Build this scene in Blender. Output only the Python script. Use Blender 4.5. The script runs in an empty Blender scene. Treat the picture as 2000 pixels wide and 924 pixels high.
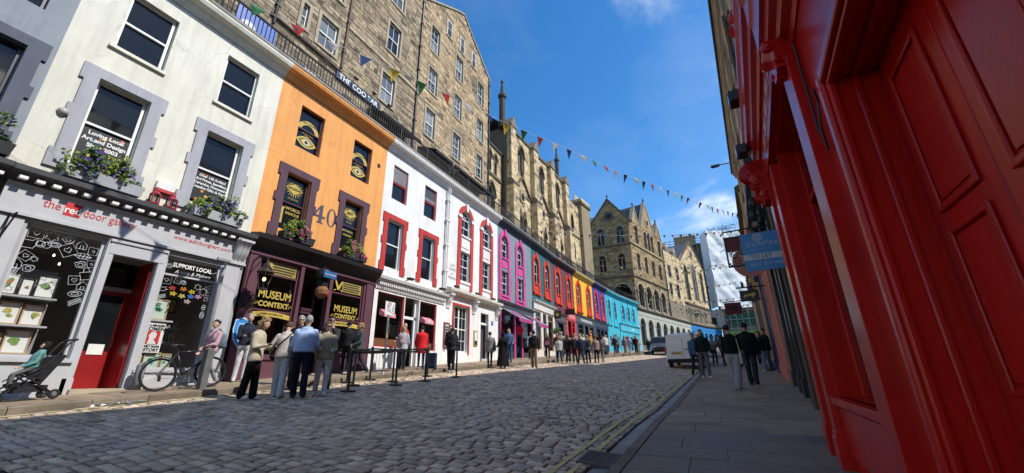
import bpy, bmesh, math, random
import numpy as np
from mathutils import Vector, Matrix
random.seed(11)
S = bpy.context.scene
COL = S.collection
R = math.radians
rnd = random.uniform

# ------------------------------------------------------------------ camera
PITCH, ROLL, YAW = R(19.2), R(0.6), R(25.4)
cam_data = bpy.data.cameras.new('camera')
cam_data.sensor_width = 36.0
cam_data.lens = 781.0 / 2000.0 * 36.0
cam_data.clip_start = 0.05
cam_data.clip_end = 3000
cam = bpy.data.objects.new('camera', cam_data)
COL.objects.link(cam)
_h = Vector((-math.sin(YAW), math.cos(YAW), 0)); _r = Vector((math.cos(YAW), math.sin(YAW), 0)); _u = Vector((0, 0, 1))
_f = _h * math.cos(PITCH) + _u * math.sin(PITCH); _up = _u * math.cos(PITCH) - _h * math.sin(PITCH)
_r2 = _r * math.cos(ROLL) - _up * math.sin(ROLL); _up2 = _up * math.cos(ROLL) + _r * math.sin(ROLL)
cam.matrix_world = Matrix(((_r2.x, _up2.x, -_f.x, 0), (_r2.y, _up2.y, -_f.y, 0), (_r2.z, _up2.z, -_f.z, 0), (0, 0, 0, 1)))
S.camera = cam

# ------------------------------------------------------------------ sky, sun, exposure
TO_SUN = Vector((1.0, 0.13, 1.13)).normalized()
world = bpy.data.worlds.new('World'); S.world = world; world.use_nodes = True
wn, wl = world.node_tree.nodes, world.node_tree.links
wn.clear()
wo = wn.new('ShaderNodeOutputWorld'); wb = wn.new('ShaderNodeBackground'); sky = wn.new('ShaderNodeTexSky')
sky.sky_type = 'NISHITA'; sky.sun_disc = False
sky.sun_elevation = math.asin(TO_SUN.z); sky.sun_rotation = math.atan2(TO_SUN.x, TO_SUN.y)
sky.altitude = 100; sky.air_density = 1.0; sky.dust_density = 0.25; sky.ozone_density = 2.6
wb.inputs['Strength'].default_value = 0.15
# thin fair-weather cloud field, even over the whole sky
tc = wn.new('ShaderNodeTexCoord'); sep = wn.new('ShaderNodeSeparateXYZ'); wl.new(tc.outputs['Generated'], sep.inputs[0])
def wmath(op, a, b):
    n = wn.new('ShaderNodeMath'); n.operation = op
    for i, v in enumerate((a, b)):
        if isinstance(v, (int, float)): n.inputs[i].default_value = v
        elif v is not None: wl.new(v, n.inputs[i])
    return n.outputs[0]
zz = wmath('ADD', wmath('MAXIMUM', sep.outputs[2], 0.0), 0.12)
cb = wn.new('ShaderNodeCombineXYZ'); wl.new(wmath('DIVIDE', sep.outputs[0], zz), cb.inputs[0]); wl.new(wmath('DIVIDE', sep.outputs[1], zz), cb.inputs[1])
cmap = wn.new('ShaderNodeMapping'); wl.new(cb.outputs[0], cmap.inputs[0]); cmap.inputs['Location'].default_value = (2.884, 0.417, 0.0); cmap.inputs['Scale'].default_value = (1.0, 0.72, 1)
n1 = wn.new('ShaderNodeTexNoise'); wl.new(cmap.outputs[0], n1.inputs['Vector']); n1.inputs['Scale'].default_value = 1.15; n1.inputs['Detail'].default_value = 9; n1.inputs['Roughness'].default_value = 0.56; n1.inputs['Distortion'].default_value = 0.35
r1 = wn.new('ShaderNodeMapRange'); wl.new(n1.outputs['Fac'], r1.inputs[0]); r1.inputs[1].default_value = 0.55; r1.inputs[2].default_value = 0.72; r1.interpolation_type = 'SMOOTHSTEP'
n2 = wn.new('ShaderNodeTexNoise'); wl.new(cmap.outputs[0], n2.inputs['Vector']); n2.inputs['Scale'].default_value = 0.7; n2.inputs['Detail'].default_value = 6; n2.inputs['Roughness'].default_value = 0.6
r2_ = wn.new('ShaderNodeMapRange'); wl.new(n2.outputs['Fac'], r2_.inputs[0]); r2_.inputs[1].default_value = 0.45; r2_.inputs[2].default_value = 0.8; r2_.inputs[4].default_value = 0.22
cf = wmath('MINIMUM', wmath('ADD', r1.outputs[0], r2_.outputs[0]), 0.92)
wmix = wn.new('ShaderNodeMix'); wmix.data_type = 'RGBA'; wl.new(cf, wmix.inputs[0]); wmix.inputs[7].default_value = (4.6, 4.8, 5.0, 1)
hs = wn.new('ShaderNodeHueSaturation'); hs.inputs['Saturation'].default_value = 1.32; hs.inputs['Value'].default_value = 0.9
wl.new(sky.outputs[0], hs.inputs['Color']); wl.new(hs.outputs[0], wmix.inputs[6]); wl.new(wmix.outputs[2], wb.inputs['Color']); wl.new(wb.outputs[0], wo.inputs[0])
sd = bpy.data.lights.new('sun', 'SUN'); sd.energy = 3.2; sd.angle = R(0.55); sd.color = (1.0, 0.955, 0.88)
sun = bpy.data.objects.new('sun', sd); COL.objects.link(sun); sun.location = (30, -10, 60)
sun.rotation_euler = (-TO_SUN).to_track_quat('-Z', 'Y').to_euler()
S.view_settings.view_transform = 'Standard'; S.view_settings.look = 'None'; S.view_settings.gamma = 1.0; S.view_settings.use_curve_mapping = False
S.view_settings.exposure = 0.74
S.cycles.use_denoising = True
S.cycles.max_bounces = 8; S.cycles.diffuse_bounces = 4; S.cycles.glossy_bounces = 3; S.cycles.transmission_bounces = 4; S.cycles.transparent_max_bounces = 10
S.cycles.caustics_reflective = False; S.cycles.caustics_refractive = False
S.cycles.sample_clamp_indirect = 4.0

# ------------------------------------------------------------------ materials
def _lnk(nt, a, b): nt.links.new(a, b)
def M(name, col, rough=0.6, var=0.1, scale=3.0, bump=0.0, bscale=30.0, metal=0.0, spec=0.4, rand=0.0, streak=0.0, ramp=None, coat=0.0, dirt=0.0, wear_sunpatch=0.0, emit=0.0, crack=0.0, dscale=0.9):
    m = bpy.data.materials.new(name); m.use_nodes = True; nt = m.node_tree; N = nt.nodes; N.clear()
    out = N.new('ShaderNodeOutputMaterial'); p = N.new('ShaderNodeBsdfPrincipled'); nt.links.new(p.outputs[0], out.inputs[0])
    p.inputs['Roughness'].default_value = rough; p.inputs['Metallic'].default_value = metal; p.inputs['Specular IOR Level'].default_value = spec
    if coat: p.inputs['Coat Weight'].default_value = coat; p.inputs['Coat Roughness'].default_value = 0.12
    if emit: p.inputs['Emission Strength'].default_value = emit; p.inputs['Emission Color'].default_value = (*col, 1)
    pos = N.new('ShaderNodeNewGeometry').outputs['Position']
    def math_(op, a, b):
        n = N.new('ShaderNodeMath'); n.operation = op
        for i, v in enumerate((a, b)):
            if isinstance(v, (int, float)): n.inputs[i].default_value = v
            else: nt.links.new(v, n.inputs[i])
        return n.outputs[0]
    def noise(sc, det=4, vec=None, rgh=0.6):
        n = N.new('ShaderNodeTexNoise'); n.inputs['Scale'].default_value = sc; n.inputs['Detail'].default_value = det; n.inputs['Roughness'].default_value = rgh
        nt.links.new(vec if vec is not None else pos, n.inputs['Vector']); return n.outputs['Fac']
    c = None; cv = None
    if ramp:
        oi = N.new('ShaderNodeObjectInfo'); ge = N.new('ShaderNodeNewGeometry')
        fr = math_('FRACT', math_('ADD', oi.outputs['Random'], ge.outputs['Random Per Island']), 0.0)
        cr = N.new('ShaderNodeValToRGB'); cr.color_ramp.interpolation = 'LINEAR'
        el = cr.color_ramp.elements
        while len(el) < len(ramp): el.new(0.5)
        for i, rc in enumerate(ramp): el[i].position = i / (len(ramp) - 1); el[i].color = (*rc, 1)
        nt.links.new(fr, cr.inputs[0]); c = cr.outputs[0]
    else:
        rg = N.new('ShaderNodeRGB'); rg.outputs[0].default_value = (*col, 1); c = rg.outputs[0]
    f = None
    if var:
        mr = N.new('ShaderNodeMapRange'); nt.links.new(noise(scale), mr.inputs[0]); mr.inputs[1].default_value = 0.3; mr.inputs[2].default_value = 0.7; mr.inputs[3].default_value = 1 - var; mr.inputs[4].default_value = 1 + var * 0.6; f = mr.outputs[0]
    if streak:
        mp = N.new('ShaderNodeMapping'); nt.links.new(pos, mp.inputs[0]); mp.inputs['Scale'].default_value = (5, 5, 0.35)
        mr = N.new('ShaderNodeMapRange'); nt.links.new(noise(1.0, 5, mp.outputs[0]), mr.inputs[0]); mr.inputs[1].default_value = 0.45; mr.inputs[2].default_value = 0.8; mr.inputs[3].default_value = 1; mr.inputs[4].default_value = 1 - streak
        f = mr.outputs[0] if f is None else math_('MULTIPLY', f, mr.outputs[0])
    if rand:
        oi = N.new('ShaderNodeObjectInfo'); ge = N.new('ShaderNodeNewGeometry')
        fr = math_('FRACT', math_('ADD', oi.outputs['Random'], ge.outputs['Random Per Island']), 0.0)
        mr = N.new('ShaderNodeMapRange'); nt.links.new(fr, mr.inputs[0]); mr.inputs[3].default_value = 1 - rand; mr.inputs[4].default_value = 1 + rand
        f = mr.outputs[0] if f is None else math_('MULTIPLY', f, mr.outputs[0])
    if f is not None:
        mx = N.new('ShaderNodeMix'); mx.data_type = 'RGBA'; mx.blend_type = 'MULTIPLY'; mx.inputs[0].default_value = 1
        nt.links.new(c, mx.inputs[6]); nt.links.new(f, mx.inputs[7]); c = mx.outputs[2]
    if dirt:
        mr = N.new('ShaderNodeMapRange'); nt.links.new(noise(dscale, 8, None, 0.7), mr.inputs[0]); mr.inputs[1].default_value = 0.52; mr.inputs[2].default_value = 0.72; mr.inputs[4].default_value = dirt
        mx = N.new('ShaderNodeMix'); mx.data_type = 'RGBA'; nt.links.new(mr.outputs[0], mx.inputs[0]); nt.links.new(c, mx.inputs[6]); mx.inputs[7].default_value = (0.05, 0.045, 0.04, 1); c = mx.outputs[2]
    if crack:                                             # patched repaints and hairline cracks in old render
        vo = N.new('ShaderNodeTexVoronoi'); vo.inputs['Scale'].default_value = 0.55; nz = N.new('ShaderNodeTexNoise'); nz.inputs['Scale'].default_value = 1.1; nz.inputs['Detail'].default_value = 5; nt.links.new(pos, nz.inputs['Vector'])
        va = N.new('ShaderNodeVectorMath'); va.operation = 'ADD'; nt.links.new(pos, va.inputs[0]); nt.links.new(nz.outputs['Color'], va.inputs[1]); nt.links.new(va.outputs[0], vo.inputs['Vector'])
        ve = N.new('ShaderNodeTexVoronoi'); ve.feature = 'DISTANCE_TO_EDGE'; ve.inputs['Scale'].default_value = 0.55; nt.links.new(va.outputs[0], ve.inputs['Vector'])
        l1 = math_('LESS_THAN', ve.outputs['Distance'], 0.006); gt = math_('GREATER_THAN', noise(0.8, 3), 0.52); lf = math_('SUBTRACT', 1.0, math_('MULTIPLY', math_('MULTIPLY', l1, gt), crack))
        sx = N.new('ShaderNodeSeparateColor'); nt.links.new(vo.outputs['Color'], sx.inputs[0]); tn = math_('ADD', math_('MULTIPLY', sx.outputs[0], 0.09), 0.93); k2 = math_('MULTIPLY', lf, tn)
        mx = N.new('ShaderNodeMix'); mx.data_type = 'RGBA'; mx.blend_type = 'MULTIPLY'; mx.inputs[0].default_value = 1; nt.links.new(c, mx.inputs[6]); nt.links.new(k2, mx.inputs[7]); c = mx.outputs[2]
    if wear_sunpatch:  # pale blotches: window-thrown sunlight painted into the colour, mixed with worn tone
        mr = N.new('ShaderNodeMapRange'); nt.links.new(noise(0.42, 7, None, 0.62), mr.inputs[0]); mr.inputs[1].default_value = 0.5; mr.inputs[2].default_value = 0.68; mr.inputs[4].default_value = wear_sunpatch
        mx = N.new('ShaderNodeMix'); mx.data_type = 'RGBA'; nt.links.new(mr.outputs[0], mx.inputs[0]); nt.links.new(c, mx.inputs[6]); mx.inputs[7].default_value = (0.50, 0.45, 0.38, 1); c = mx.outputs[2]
    nt.links.new(c, p.inputs['Base Color'])
    if rough > 0.15 and metal < 0.5:
        mr = N.new('ShaderNodeMapRange'); nt.links.new(noise(scale * 3.1), mr.inputs[0]); mr.inputs[3].default_value = rough * 0.8; mr.inputs[4].default_value = min(1, rough * 1.2); nt.links.new(mr.outputs[0], p.inputs['Roughness'])
    if bump:
        b = N.new('ShaderNodeBump'); b.inputs['Strength'].default_value = bump; b.inputs['Distance'].default_value = 0.02; nt.links.new(noise(bscale, 6), b.inputs['Height']); nt.links.new(b.outputs[0], p.inputs['Normal'])
    return m
def glass_mat(name, tint, refl, rough=0.02):
    m = bpy.data.materials.new(name); m.use_nodes = True; nt = m.node_tree; N = nt.nodes; N.clear()
    out = N.new('ShaderNodeOutputMaterial'); mix = N.new('ShaderNodeMixShader'); tr = N.new('ShaderNodeBsdfTransparent'); gl = N.new('ShaderNodeBsdfGlossy'); ge = N.new('ShaderNodeNewGeometry'); dt = N.new('ShaderNodeVectorMath'); dt.operation = 'DOT_PRODUCT'
    tr.inputs[0].default_value = (*tint, 1); gl.inputs['Roughness'].default_value = rough
    def mth(op, a, b=0.0):
        n_ = N.new('ShaderNodeMath'); n_.operation = op
        for i, v in enumerate((a, b)):
            if isinstance(v, (int, float)): n_.inputs[i].default_value = v
            else: nt.links.new(v, n_.inputs[i])
        return n_.outputs[0]
    nt.links.new(ge.outputs['Incoming'], dt.inputs[0]); nt.links.new(ge.outputs['Normal'], dt.inputs[1])
    f0 = ((refl-1)/(refl+1))**2; fac = mth('ADD', mth('MULTIPLY', mth('POWER', mth('SUBTRACT', 1.0, mth('ABSOLUTE', dt.outputs['Value'])), 5.0), 1-f0), f0)
    t = N.new('ShaderNodeTexCoord'); n = N.new('ShaderNodeTexNoise'); n.inputs['Scale'].default_value = 1.3; nt.links.new(t.outputs['Object'], n.inputs['Vector'])
    b = N.new('ShaderNodeBump'); b.inputs['Strength'].default_value = 0.05; b.inputs['Distance'].default_value = 0.05; nt.links.new(n.outputs['Fac'], b.inputs['Height']); nt.links.new(b.outputs[0], gl.inputs['Normal'])
    nt.links.new(fac, mix.inputs[0]); nt.links.new(tr.outputs[0], mix.inputs[1]); nt.links.new(gl.outputs[0], mix.inputs[2]); nt.links.new(mix.outputs[0], out.inputs[0])
    return m
MAT = {}
def C(col, rough=0.6, **k):
    key = (tuple(round(c, 3) for c in col), rough, tuple(sorted(k.items())))
    if key not in MAT: MAT[key] = M('paint_%d' % len(MAT), col, rough, **k)
    return MAT[key]
def wallpaint(col, **k): return C(col, 0.72, var=0.07, scale=1.6, bump=0.12, bscale=22, streak=k.get('streak', 0.22), spec=0.25, dirt=0.06, crack=0.16)
def gloss(col, rough=0.35, **k): return C(col, rough, var=0.08, scale=2.5, bump=0.04, bscale=9, spec=0.5, **k)
def cloth(col): return C(col, 0.9, var=0.22, scale=8, bump=0.9, bscale=9, spec=0.12)
GLASS_UP = M('window_glass', (0.010, 0.011, 0.013), 0.04, var=0.3, scale=0.8, bump=0.05, bscale=1.2, spec=0.38)
GLASS_T = M('pale_reflection_glass', (0.1, 0.1, 0.1), 0.05, var=0.3, scale=0.9, bump=0.05, bscale=1.5, spec=0.5, ramp=[(0.012, 0.013, 0.016), (0.02, 0.022, 0.026), (0.16, 0.17, 0.18), (0.03, 0.033, 0.04), (0.36, 0.37, 0.37), (0.02, 0.02, 0.024), (0.24, 0.25, 0.26)])  # pale ramp tones paint bright reflections into some of the panes
GLASS_SHOP = glass_mat('shop_glass', (0.93, 0.94, 0.94), 1.5)
WHITE = gloss((0.78, 0.78, 0.75)); BLACK = gloss((0.012, 0.012, 0.013), 0.4); IRON = C((0.015, 0.015, 0.017), 0.5, var=0.2, spec=0.4)
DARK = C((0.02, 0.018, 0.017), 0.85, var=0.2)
ST_A = M('rubble_stone', (0.3, 0.24, 0.17), 0.9, var=0.28, scale=4, bump=0.5, bscale=14, spec=0.15, ramp=[(0.095, 0.078, 0.058), (0.286, 0.220, 0.143), (0.440, 0.339, 0.210), (0.198, 0.156, 0.107), (0.363, 0.280, 0.184), (0.463, 0.376, 0.256), (0.243, 0.183, 0.123)], streak=0.35, dirt=0.72, dscale=0.42)
ST_B = M('brown_rubble_stone', (0.3, 0.24, 0.17), 0.9, var=0.28, scale=4, bump=0.5, bscale=14, spec=0.15, ramp=[(0.110, 0.091, 0.068), (0.439, 0.325, 0.193), (0.586, 0.442, 0.253), (0.400, 0.247, 0.157), (0.480, 0.378, 0.241), (0.360, 0.261, 0.162), (0.627, 0.495, 0.301)], streak=0.25, dirt=0.72, dscale=0.42)
ST_C = M('church_ashlar', (0.4, 0.31, 0.2), 0.9, var=0.2, scale=3, bump=0.35, bscale=14, spec=0.15, ramp=[(0.189, 0.150, 0.105), (0.623, 0.475, 0.274), (0.742, 0.571, 0.341), (0.490, 0.367, 0.213), (0.683, 0.519, 0.308)], streak=0.4, dirt=0.72, dscale=0.42)
ST_D = M('gothic_stone', (0.3, 0.25, 0.18), 0.9, var=0.25, scale=3, bump=0.4, bscale=14, spec=0.15, ramp=[(0.204, 0.149, 0.085), (0.348, 0.241, 0.119), (0.485, 0.342, 0.172), (0.230, 0.164, 0.084), (0.416, 0.296, 0.152)], streak=0.45, dirt=0.72, dscale=0.42)
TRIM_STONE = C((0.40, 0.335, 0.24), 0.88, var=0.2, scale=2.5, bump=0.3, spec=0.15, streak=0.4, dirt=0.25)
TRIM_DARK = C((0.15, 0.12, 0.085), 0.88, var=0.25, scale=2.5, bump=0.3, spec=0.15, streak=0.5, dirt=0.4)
MORTAR = C((0.22, 0.18, 0.13), 0.95, var=0.2, scale=5, spec=0.1, dirt=0.3)
SLATE = C((0.07, 0.075, 0.085), 0.55, var=0.25, scale=8, bump=0.4, bscale=20, spec=0.4)
LEAD = C((0.09, 0.09, 0.095), 0.55, var=0.25, scale=4)

# ------------------------------------------------------------------ mesh helpers
class MB:
    def __init__(s): s.v = []; s.f = []
    def add(s, vs, fs):
        b = len(s.v); s.v += [tuple(p) for p in vs]; s.f += [tuple(i + b for i in f) for f in fs]; return s
    def quad(s, *p): return s.add(p, [tuple(range(len(p)))])
    def box(s, x0, x1, y0, y1, z0, z1):
        return s.add([(x0,y0,z0),(x1,y0,z0),(x1,y1,z0),(x0,y1,z0),(x0,y0,z1),(x1,y0,z1),(x1,y1,z1),(x0,y1,z1)],
                     [(0,3,2,1),(4,5,6,7),(0,1,5,4),(1,2,6,5),(2,3,7,6),(3,0,4,7)])
    def prism(s, poly, y0, y1):                       # polygon in x,z drawn through y0..y1
        n = len(poly)
        return s.add([(x, y0, z) for x, z in poly] + [(x, y1, z) for x, z in poly],
                     [tuple(range(n)), tuple(range(2*n-1, n-1, -1))] + [(i, i+n, (i+1) % n + n, (i+1) % n) for i in range(n)])
    def prof(s, poly, x0, x1):                        # moulding profile in y,z drawn along x
        n = len(poly)
        return s.add([(x0, y, z) for y, z in poly] + [(x1, y, z) for y, z in poly],
                     [tuple(range(n)), tuple(range(2*n-1, n-1, -1))] + [(i, i+n, (i+1) % n + n, (i+1) % n) for i in range(n)])
    def strip(s, a, b, y0, y1, closed=False):         # band between two x,z polylines, thick y0..y1
        n = len(a); vs = [(x, y0, z) for x, z in a] + [(x, y0, z) for x, z in b] + [(x, y1, z) for x, z in a] + [(x, y1, z) for x, z in b]
        fs = []
        for i in range(n if closed else n - 1):
            j = (i + 1) % n
            fs += [(i, j, n+j, n+i), (2*n+i, 3*n+i, 3*n+j, 2*n+j), (i, 2*n+i, 2*n+j, j), (n+i, n+j, 3*n+j, 3*n+i)]
        if not closed: fs += [(0, n, 3*n, 2*n), (n-1, 3*n-1, 4*n-1, 2*n-1)]
        return s.add(vs, fs)
    def tube(s, pts, r, n=6, closed=False):
        P = [Vector(p) for p in pts]; k = len(P); rs = r if isinstance(r, (list, tuple)) else [r] * k
        vs = []; fs = []; prev = None
        for i, p in enumerate(P):
            d = (P[(i+1) % k] - P[i-1]) if (closed or 0 < i < k-1) else (P[1] - P[0] if i == 0 else P[-1] - P[-2])
            d = d.normalized() if d.length > 1e-9 else Vector((0, 0, 1))
            if prev is None: a = d.orthogonal().normalized()
            else:
                a = prev - d * prev.dot(d); a = a.normalized() if a.length > 1e-6 else d.orthogonal().normalized()
            prev = a; b = d.cross(a)
            for j in range(n):
                t = 2 * math.pi * j / n; vs.append(p + (a * math.cos(t) + b * math.sin(t)) * rs[i])
        for i in range(k if closed else k - 1):
            for j in range(n): fs.append((i*n+j, i*n+(j+1) % n, ((i+1) % k)*n+(j+1) % n, ((i+1) % k)*n+j))
        if not closed: fs += [tuple(range(n-1, -1, -1)), tuple(range((k-1)*n, k*n))]
        return s.add(vs, fs)
    def lathe(s, cx, cy, prof, n=12):
        vs = []; fs = []; k = len(prof)
        for r, z in prof:
            for j in range(n): t = 2*math.pi*j/n; vs.append((cx + r*math.cos(t), cy + r*math.sin(t), z))
        for i in range(k-1):
            for j in range(n): fs.append((i*n+j, i*n+(j+1) % n, (i+1)*n+(j+1) % n, (i+1)*n+j))
        fs += [tuple(range(n-1, -1, -1)), tuple(range((k-1)*n, k*n))]
        return s.add(vs, fs)
    def ball(s, c, r, n=10, m=6):
        rx, ry, rz = (r, r, r) if isinstance(r, (int, float)) else r
        vs = [(c[0], c[1], c[2]-rz)]; fs = []
        for i in range(1, m):
            a = -math.pi/2 + math.pi*i/m
            for j in range(n): t = 2*math.pi*j/n; vs.append((c[0]+rx*math.cos(a)*math.cos(t), c[1]+ry*math.cos(a)*math.sin(t), c[2]+rz*math.sin(a)))
        vs.append((c[0], c[1], c[2]+rz)); top = len(vs)-1
        for j in range(n): fs.append((0, 1+(j+1) % n, 1+j)); fs.append((top, top-n+j, top-n+(j+1) % n))
        for i in range(m-2):
            for j in range(n): fs.append((1+i*n+j, 1+i*n+(j+1) % n, 1+(i+1)*n+(j+1) % n, 1+(i+1)*n+j))
        return s.add(vs, fs)
    def mesh(s, name):
        me = bpy.data.meshes.new(name); me.from_pydata(s.v, [], s.f); return me
    def xf(s, mat):
        s.v = [tuple(mat @ Vector(p)) for p in s.v]; return s
OFF = {}
def part(name, mb, mat, parent, smooth=False, bevel=0.0, kind=None, label=None):
    me = mb if isinstance(mb, bpy.types.Mesh) else mb.mesh(name)
    if mat is not None and not me.materials: me.materials.append(mat)
    o = bpy.data.objects.new(name, me); COL.objects.link(o)
    if smooth: me.shade_smooth()
    if parent is not None: o.parent = parent; o.location = OFF.get(parent.name, (0, 0, 0))
    if bevel:
        b = o.modifiers.new('bevel', 'BEVEL'); b.width = bevel; b.segments = 2; b.limit_method = 'ANGLE'
    if kind: o['kind'] = kind
    if label: o['label'] = label
    return o
def inst(name, me, parent, loc, scale=(1, 1, 1), rot=(0, 0, 0)):
    o = bpy.data.objects.new(name, me); COL.objects.link(o); o.parent = parent
    q = OFF.get(parent.name, (0, 0, 0)) if parent else (0, 0, 0)
    o.location = (loc[0]+q[0], loc[1]+q[1], loc[2]+q[2]); o.scale = scale; o.rotation_euler = rot; return o
def tag(o, label, cat, group=None, kind=None):
    o['label'] = label
    if cat: o['category'] = cat
    if group: o['group'] = group
    if kind: o['kind'] = kind
    return o
def thing(name, label, cat, loc=(0, 0, 0), rot=0.0, off=(0, 0, 0), group=None):
    o = bpy.data.objects.new(name, None); COL.objects.link(o); o.empty_display_size = 0.1
    o.location = loc; o.rotation_euler = (0, 0, rot); OFF[o.name] = off
    return tag(o, label, cat, group)
def struct(name, mb, mat, label): return tag(part(name, mb, mat, None), label, None, kind='structure')
def text(parent, s, x, z, size, mat, y=-0.01, align='CENTER', bold=0.0, rot=0.0, sx=1.0, shear=0.0, space=1.0, name='lettering', ext=0.002):
    cu = bpy.data.curves.new(name, 'FONT'); cu.body = s; cu.size = size; cu.align_x = align; cu.align_y = 'CENTER'; cu.offset = bold; cu.extrude = ext; cu.shear = shear; cu.space_character = space; cu.resolution_u = 3
    cu.materials.append(mat)
    o = bpy.data.objects.new(name, cu); COL.objects.link(o); o.parent = parent
    q = OFF.get(parent.name, (0, 0, 0)); o.location = (x+q[0], y+q[1], z+q[2]); o.rotation_euler = (math.pi/2, -rot, 0); o.scale = (sx, 1, 1)
    return o
def arc(x0, x1, zs, kind='round', n=10):
    w = x1-x0; cx = (x0+x1)/2
    if kind == 'round': return [(cx - w/2*math.cos(math.pi*i/n), zs + w/2*math.sin(math.pi*i/n)) for i in range(n+1)]
    h = n//2; L = [(x1 - w*math.cos(R(60)*i/h), zs + w*math.sin(R(60)*i/h)) for i in range(h+1)]
    return L + [(2*cx - x, z) for x, z in reversed(L[:-1])]
def spring(x0, x1, top, kind): return top - (x1-x0)*(0.5 if kind == 'round' else 0.866)
def wall(mb, x0, x1, z0, z1, holes, dep=0.2, y=0.0):
    xs = sorted({x0, x1, *[h[0] for h in holes], *[h[1] for h in holes]}); zs = sorted({z0, z1, *[h[2] for h in holes], *[h[3] for h in holes]})
    xs = [x for x in xs if x0 <= x <= x1]; zs = [z for z in zs if z0 <= z <= z1]
    for i in range(len(xs)-1):
        for j in range(len(zs)-1):
            cx, cz = (xs[i]+xs[i+1])/2, (zs[j]+zs[j+1])/2
            if any(h[0] < cx < h[1] and h[2] < cz < h[3] for h in holes): continue
            mb.quad((xs[i], y, zs[j]), (xs[i+1], y, zs[j]), (xs[i+1], y, zs[j+1]), (xs[i], y, zs[j+1]))
    for h in holes:
        a, b, c, d = h[:4]; kind = h[4] if len(h) > 4 else None
        zt = spring(a, b, d, kind) if kind else d
        for x in (a, b): mb.quad((x, y, c), (x, y+dep, c), (x, y+dep, zt), (x, y, zt))
        mb.quad((a, y, c), (b, y, c), (b, y+dep, c), (a, y+dep, c))
        if not kind: mb.quad((a, y, d), (b, y, d), (b, y+dep, d), (a, y+dep, d))
        else:
            A = arc(a, b, zt, kind)
            for (p, q) in zip(A[:-1], A[1:]):
                mb.quad((p[0], y, p[1]), (q[0], y, q[1]), (q[0], y, d), (p[0], y, d)); mb.quad((p[0], y, p[1]), (q[0], y, q[1]), (q[0], y+dep, q[1]), (p[0], y+dep, p[1]))
    return mb
def shell(mb, x0, x1, z0, z1, d):                       # sides, back and top of a building behind its front
    mb.quad((x0, 0, z0), (x0, d, z0), (x0, d, z1), (x0, 0, z1)); mb.quad((x1, 0, z0), (x1, d, z0), (x1, d, z1), (x1, 0, z1))
    mb.quad((x0, d, z0), (x1, d, z0), (x1, d, z1), (x0, d, z1)); mb.quad((x0, 0, z1), (x1, 0, z1), (x1, d, z1), (x0, d, z1)); return mb
def sash(parent, x0, x1, z0, z1, y, fm, cols=1, rows=1, kind=None, glass=None, fw=0.06, one=False, bar=0.022, radial=4, label=None):
    glass = glass or GLASS_UP; mb = MB(); zs = spring(x0, x1, z1, kind) if kind else z1
    mb.box(x0, x0+fw, y, y+0.07, z0, zs); mb.box(x1-fw, x1, y, y+0.07, z0, zs); mb.box(x0+fw, x1-fw, y, y+0.07, z0, z0+fw*1.2)
    zt = zs
    if kind:
        mb.box(x0+fw, x1-fw, y+0.002, y+0.068, zs-fw/2, zs+fw/2); mb.strip(arc(x0, x1, zs, kind), arc(x0+fw, x1-fw, zs, kind), y, y+0.07)
        cx = (x0+x1)/2; rr = (x1-x0)/2-fw/2; hub = rr*0.32
        if kind == 'round':
            for i in range(1, radial):
                t = math.pi*i/radial; c_, s_ = math.cos(t), math.sin(t); b = bar/2
                mb.prism([(cx+hub*c_-b*s_, zs+hub*s_+b*c_), (cx+hub*c_+b*s_, zs+hub*s_-b*c_), (cx+rr*c_+b*s_, zs+rr*s_-b*c_), (cx+rr*c_-b*s_, zs+rr*s_+b*c_)], y+0.01, y+0.04)
            mb.strip(arc(cx-hub-bar/2, cx+hub+bar/2, zs, kind), arc(cx-hub+bar/2, cx+hub-bar/2, zs, kind), y+0.01, y+0.04)
    else: mb.box(x0+fw, x1-fw, y, y+0.07, z1-fw, z1)
    zm = (z0+zt)/2
    if not one: mb.box(x0+fw, x1-fw, y-0.005, y+0.062, zm-fw*0.45, zm+fw*0.45)
    for (a, b, yy) in (((z0, zt, 0),) if one else ((z0, zm, 0.022), (zm, zt, 0))):
        for c in range(1, cols): xc = x0+fw + (x1-x0-2*fw)*c/cols; mb.box(xc-bar/2, xc+bar/2, y+0.012+yy, y+0.04+yy, a+0.03, b-0.03)
        for r_ in range(1, rows): zc = a + (b-a)*r_/rows; mb.box(x0+fw, x1-fw, y+0.014+yy, y+0.038+yy, zc-bar/2, zc+bar/2)
    w = part('window', mb, fm, parent, label=label)
    if kind: part('pane', MB().add([(px, y+0.045, pz) for px, pz in arc(x0+fw/2, x1-fw/2, zs, kind)], [tuple(range(len(arc(0, 1, 0, kind))))]), glass, w)
    if one: part('pane', MB().quad((x0+fw/2, y+0.045, z0+fw/2), (x1-fw/2, y+0.045, z0+fw/2), (x1-fw/2, y+0.045, zt-0.01), (x0+fw/2, y+0.045, zt-0.01)), glass, w)
    else:
        part('pane', MB().quad((x0+fw/2, y+0.06, z0+fw/2), (x1-fw/2, y+0.06, z0+fw/2), (x1-fw/2, y+0.06, zm), (x0+fw/2, y+0.06, zm)), glass, w)
        part('pane', MB().quad((x0+fw/2, y+0.04, zm), (x1-fw/2, y+0.04, zm), (x1-fw/2, y+0.04, zt-0.01), (x0+fw/2, y+0.04, zt-0.01)), glass, w)
    return w
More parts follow.
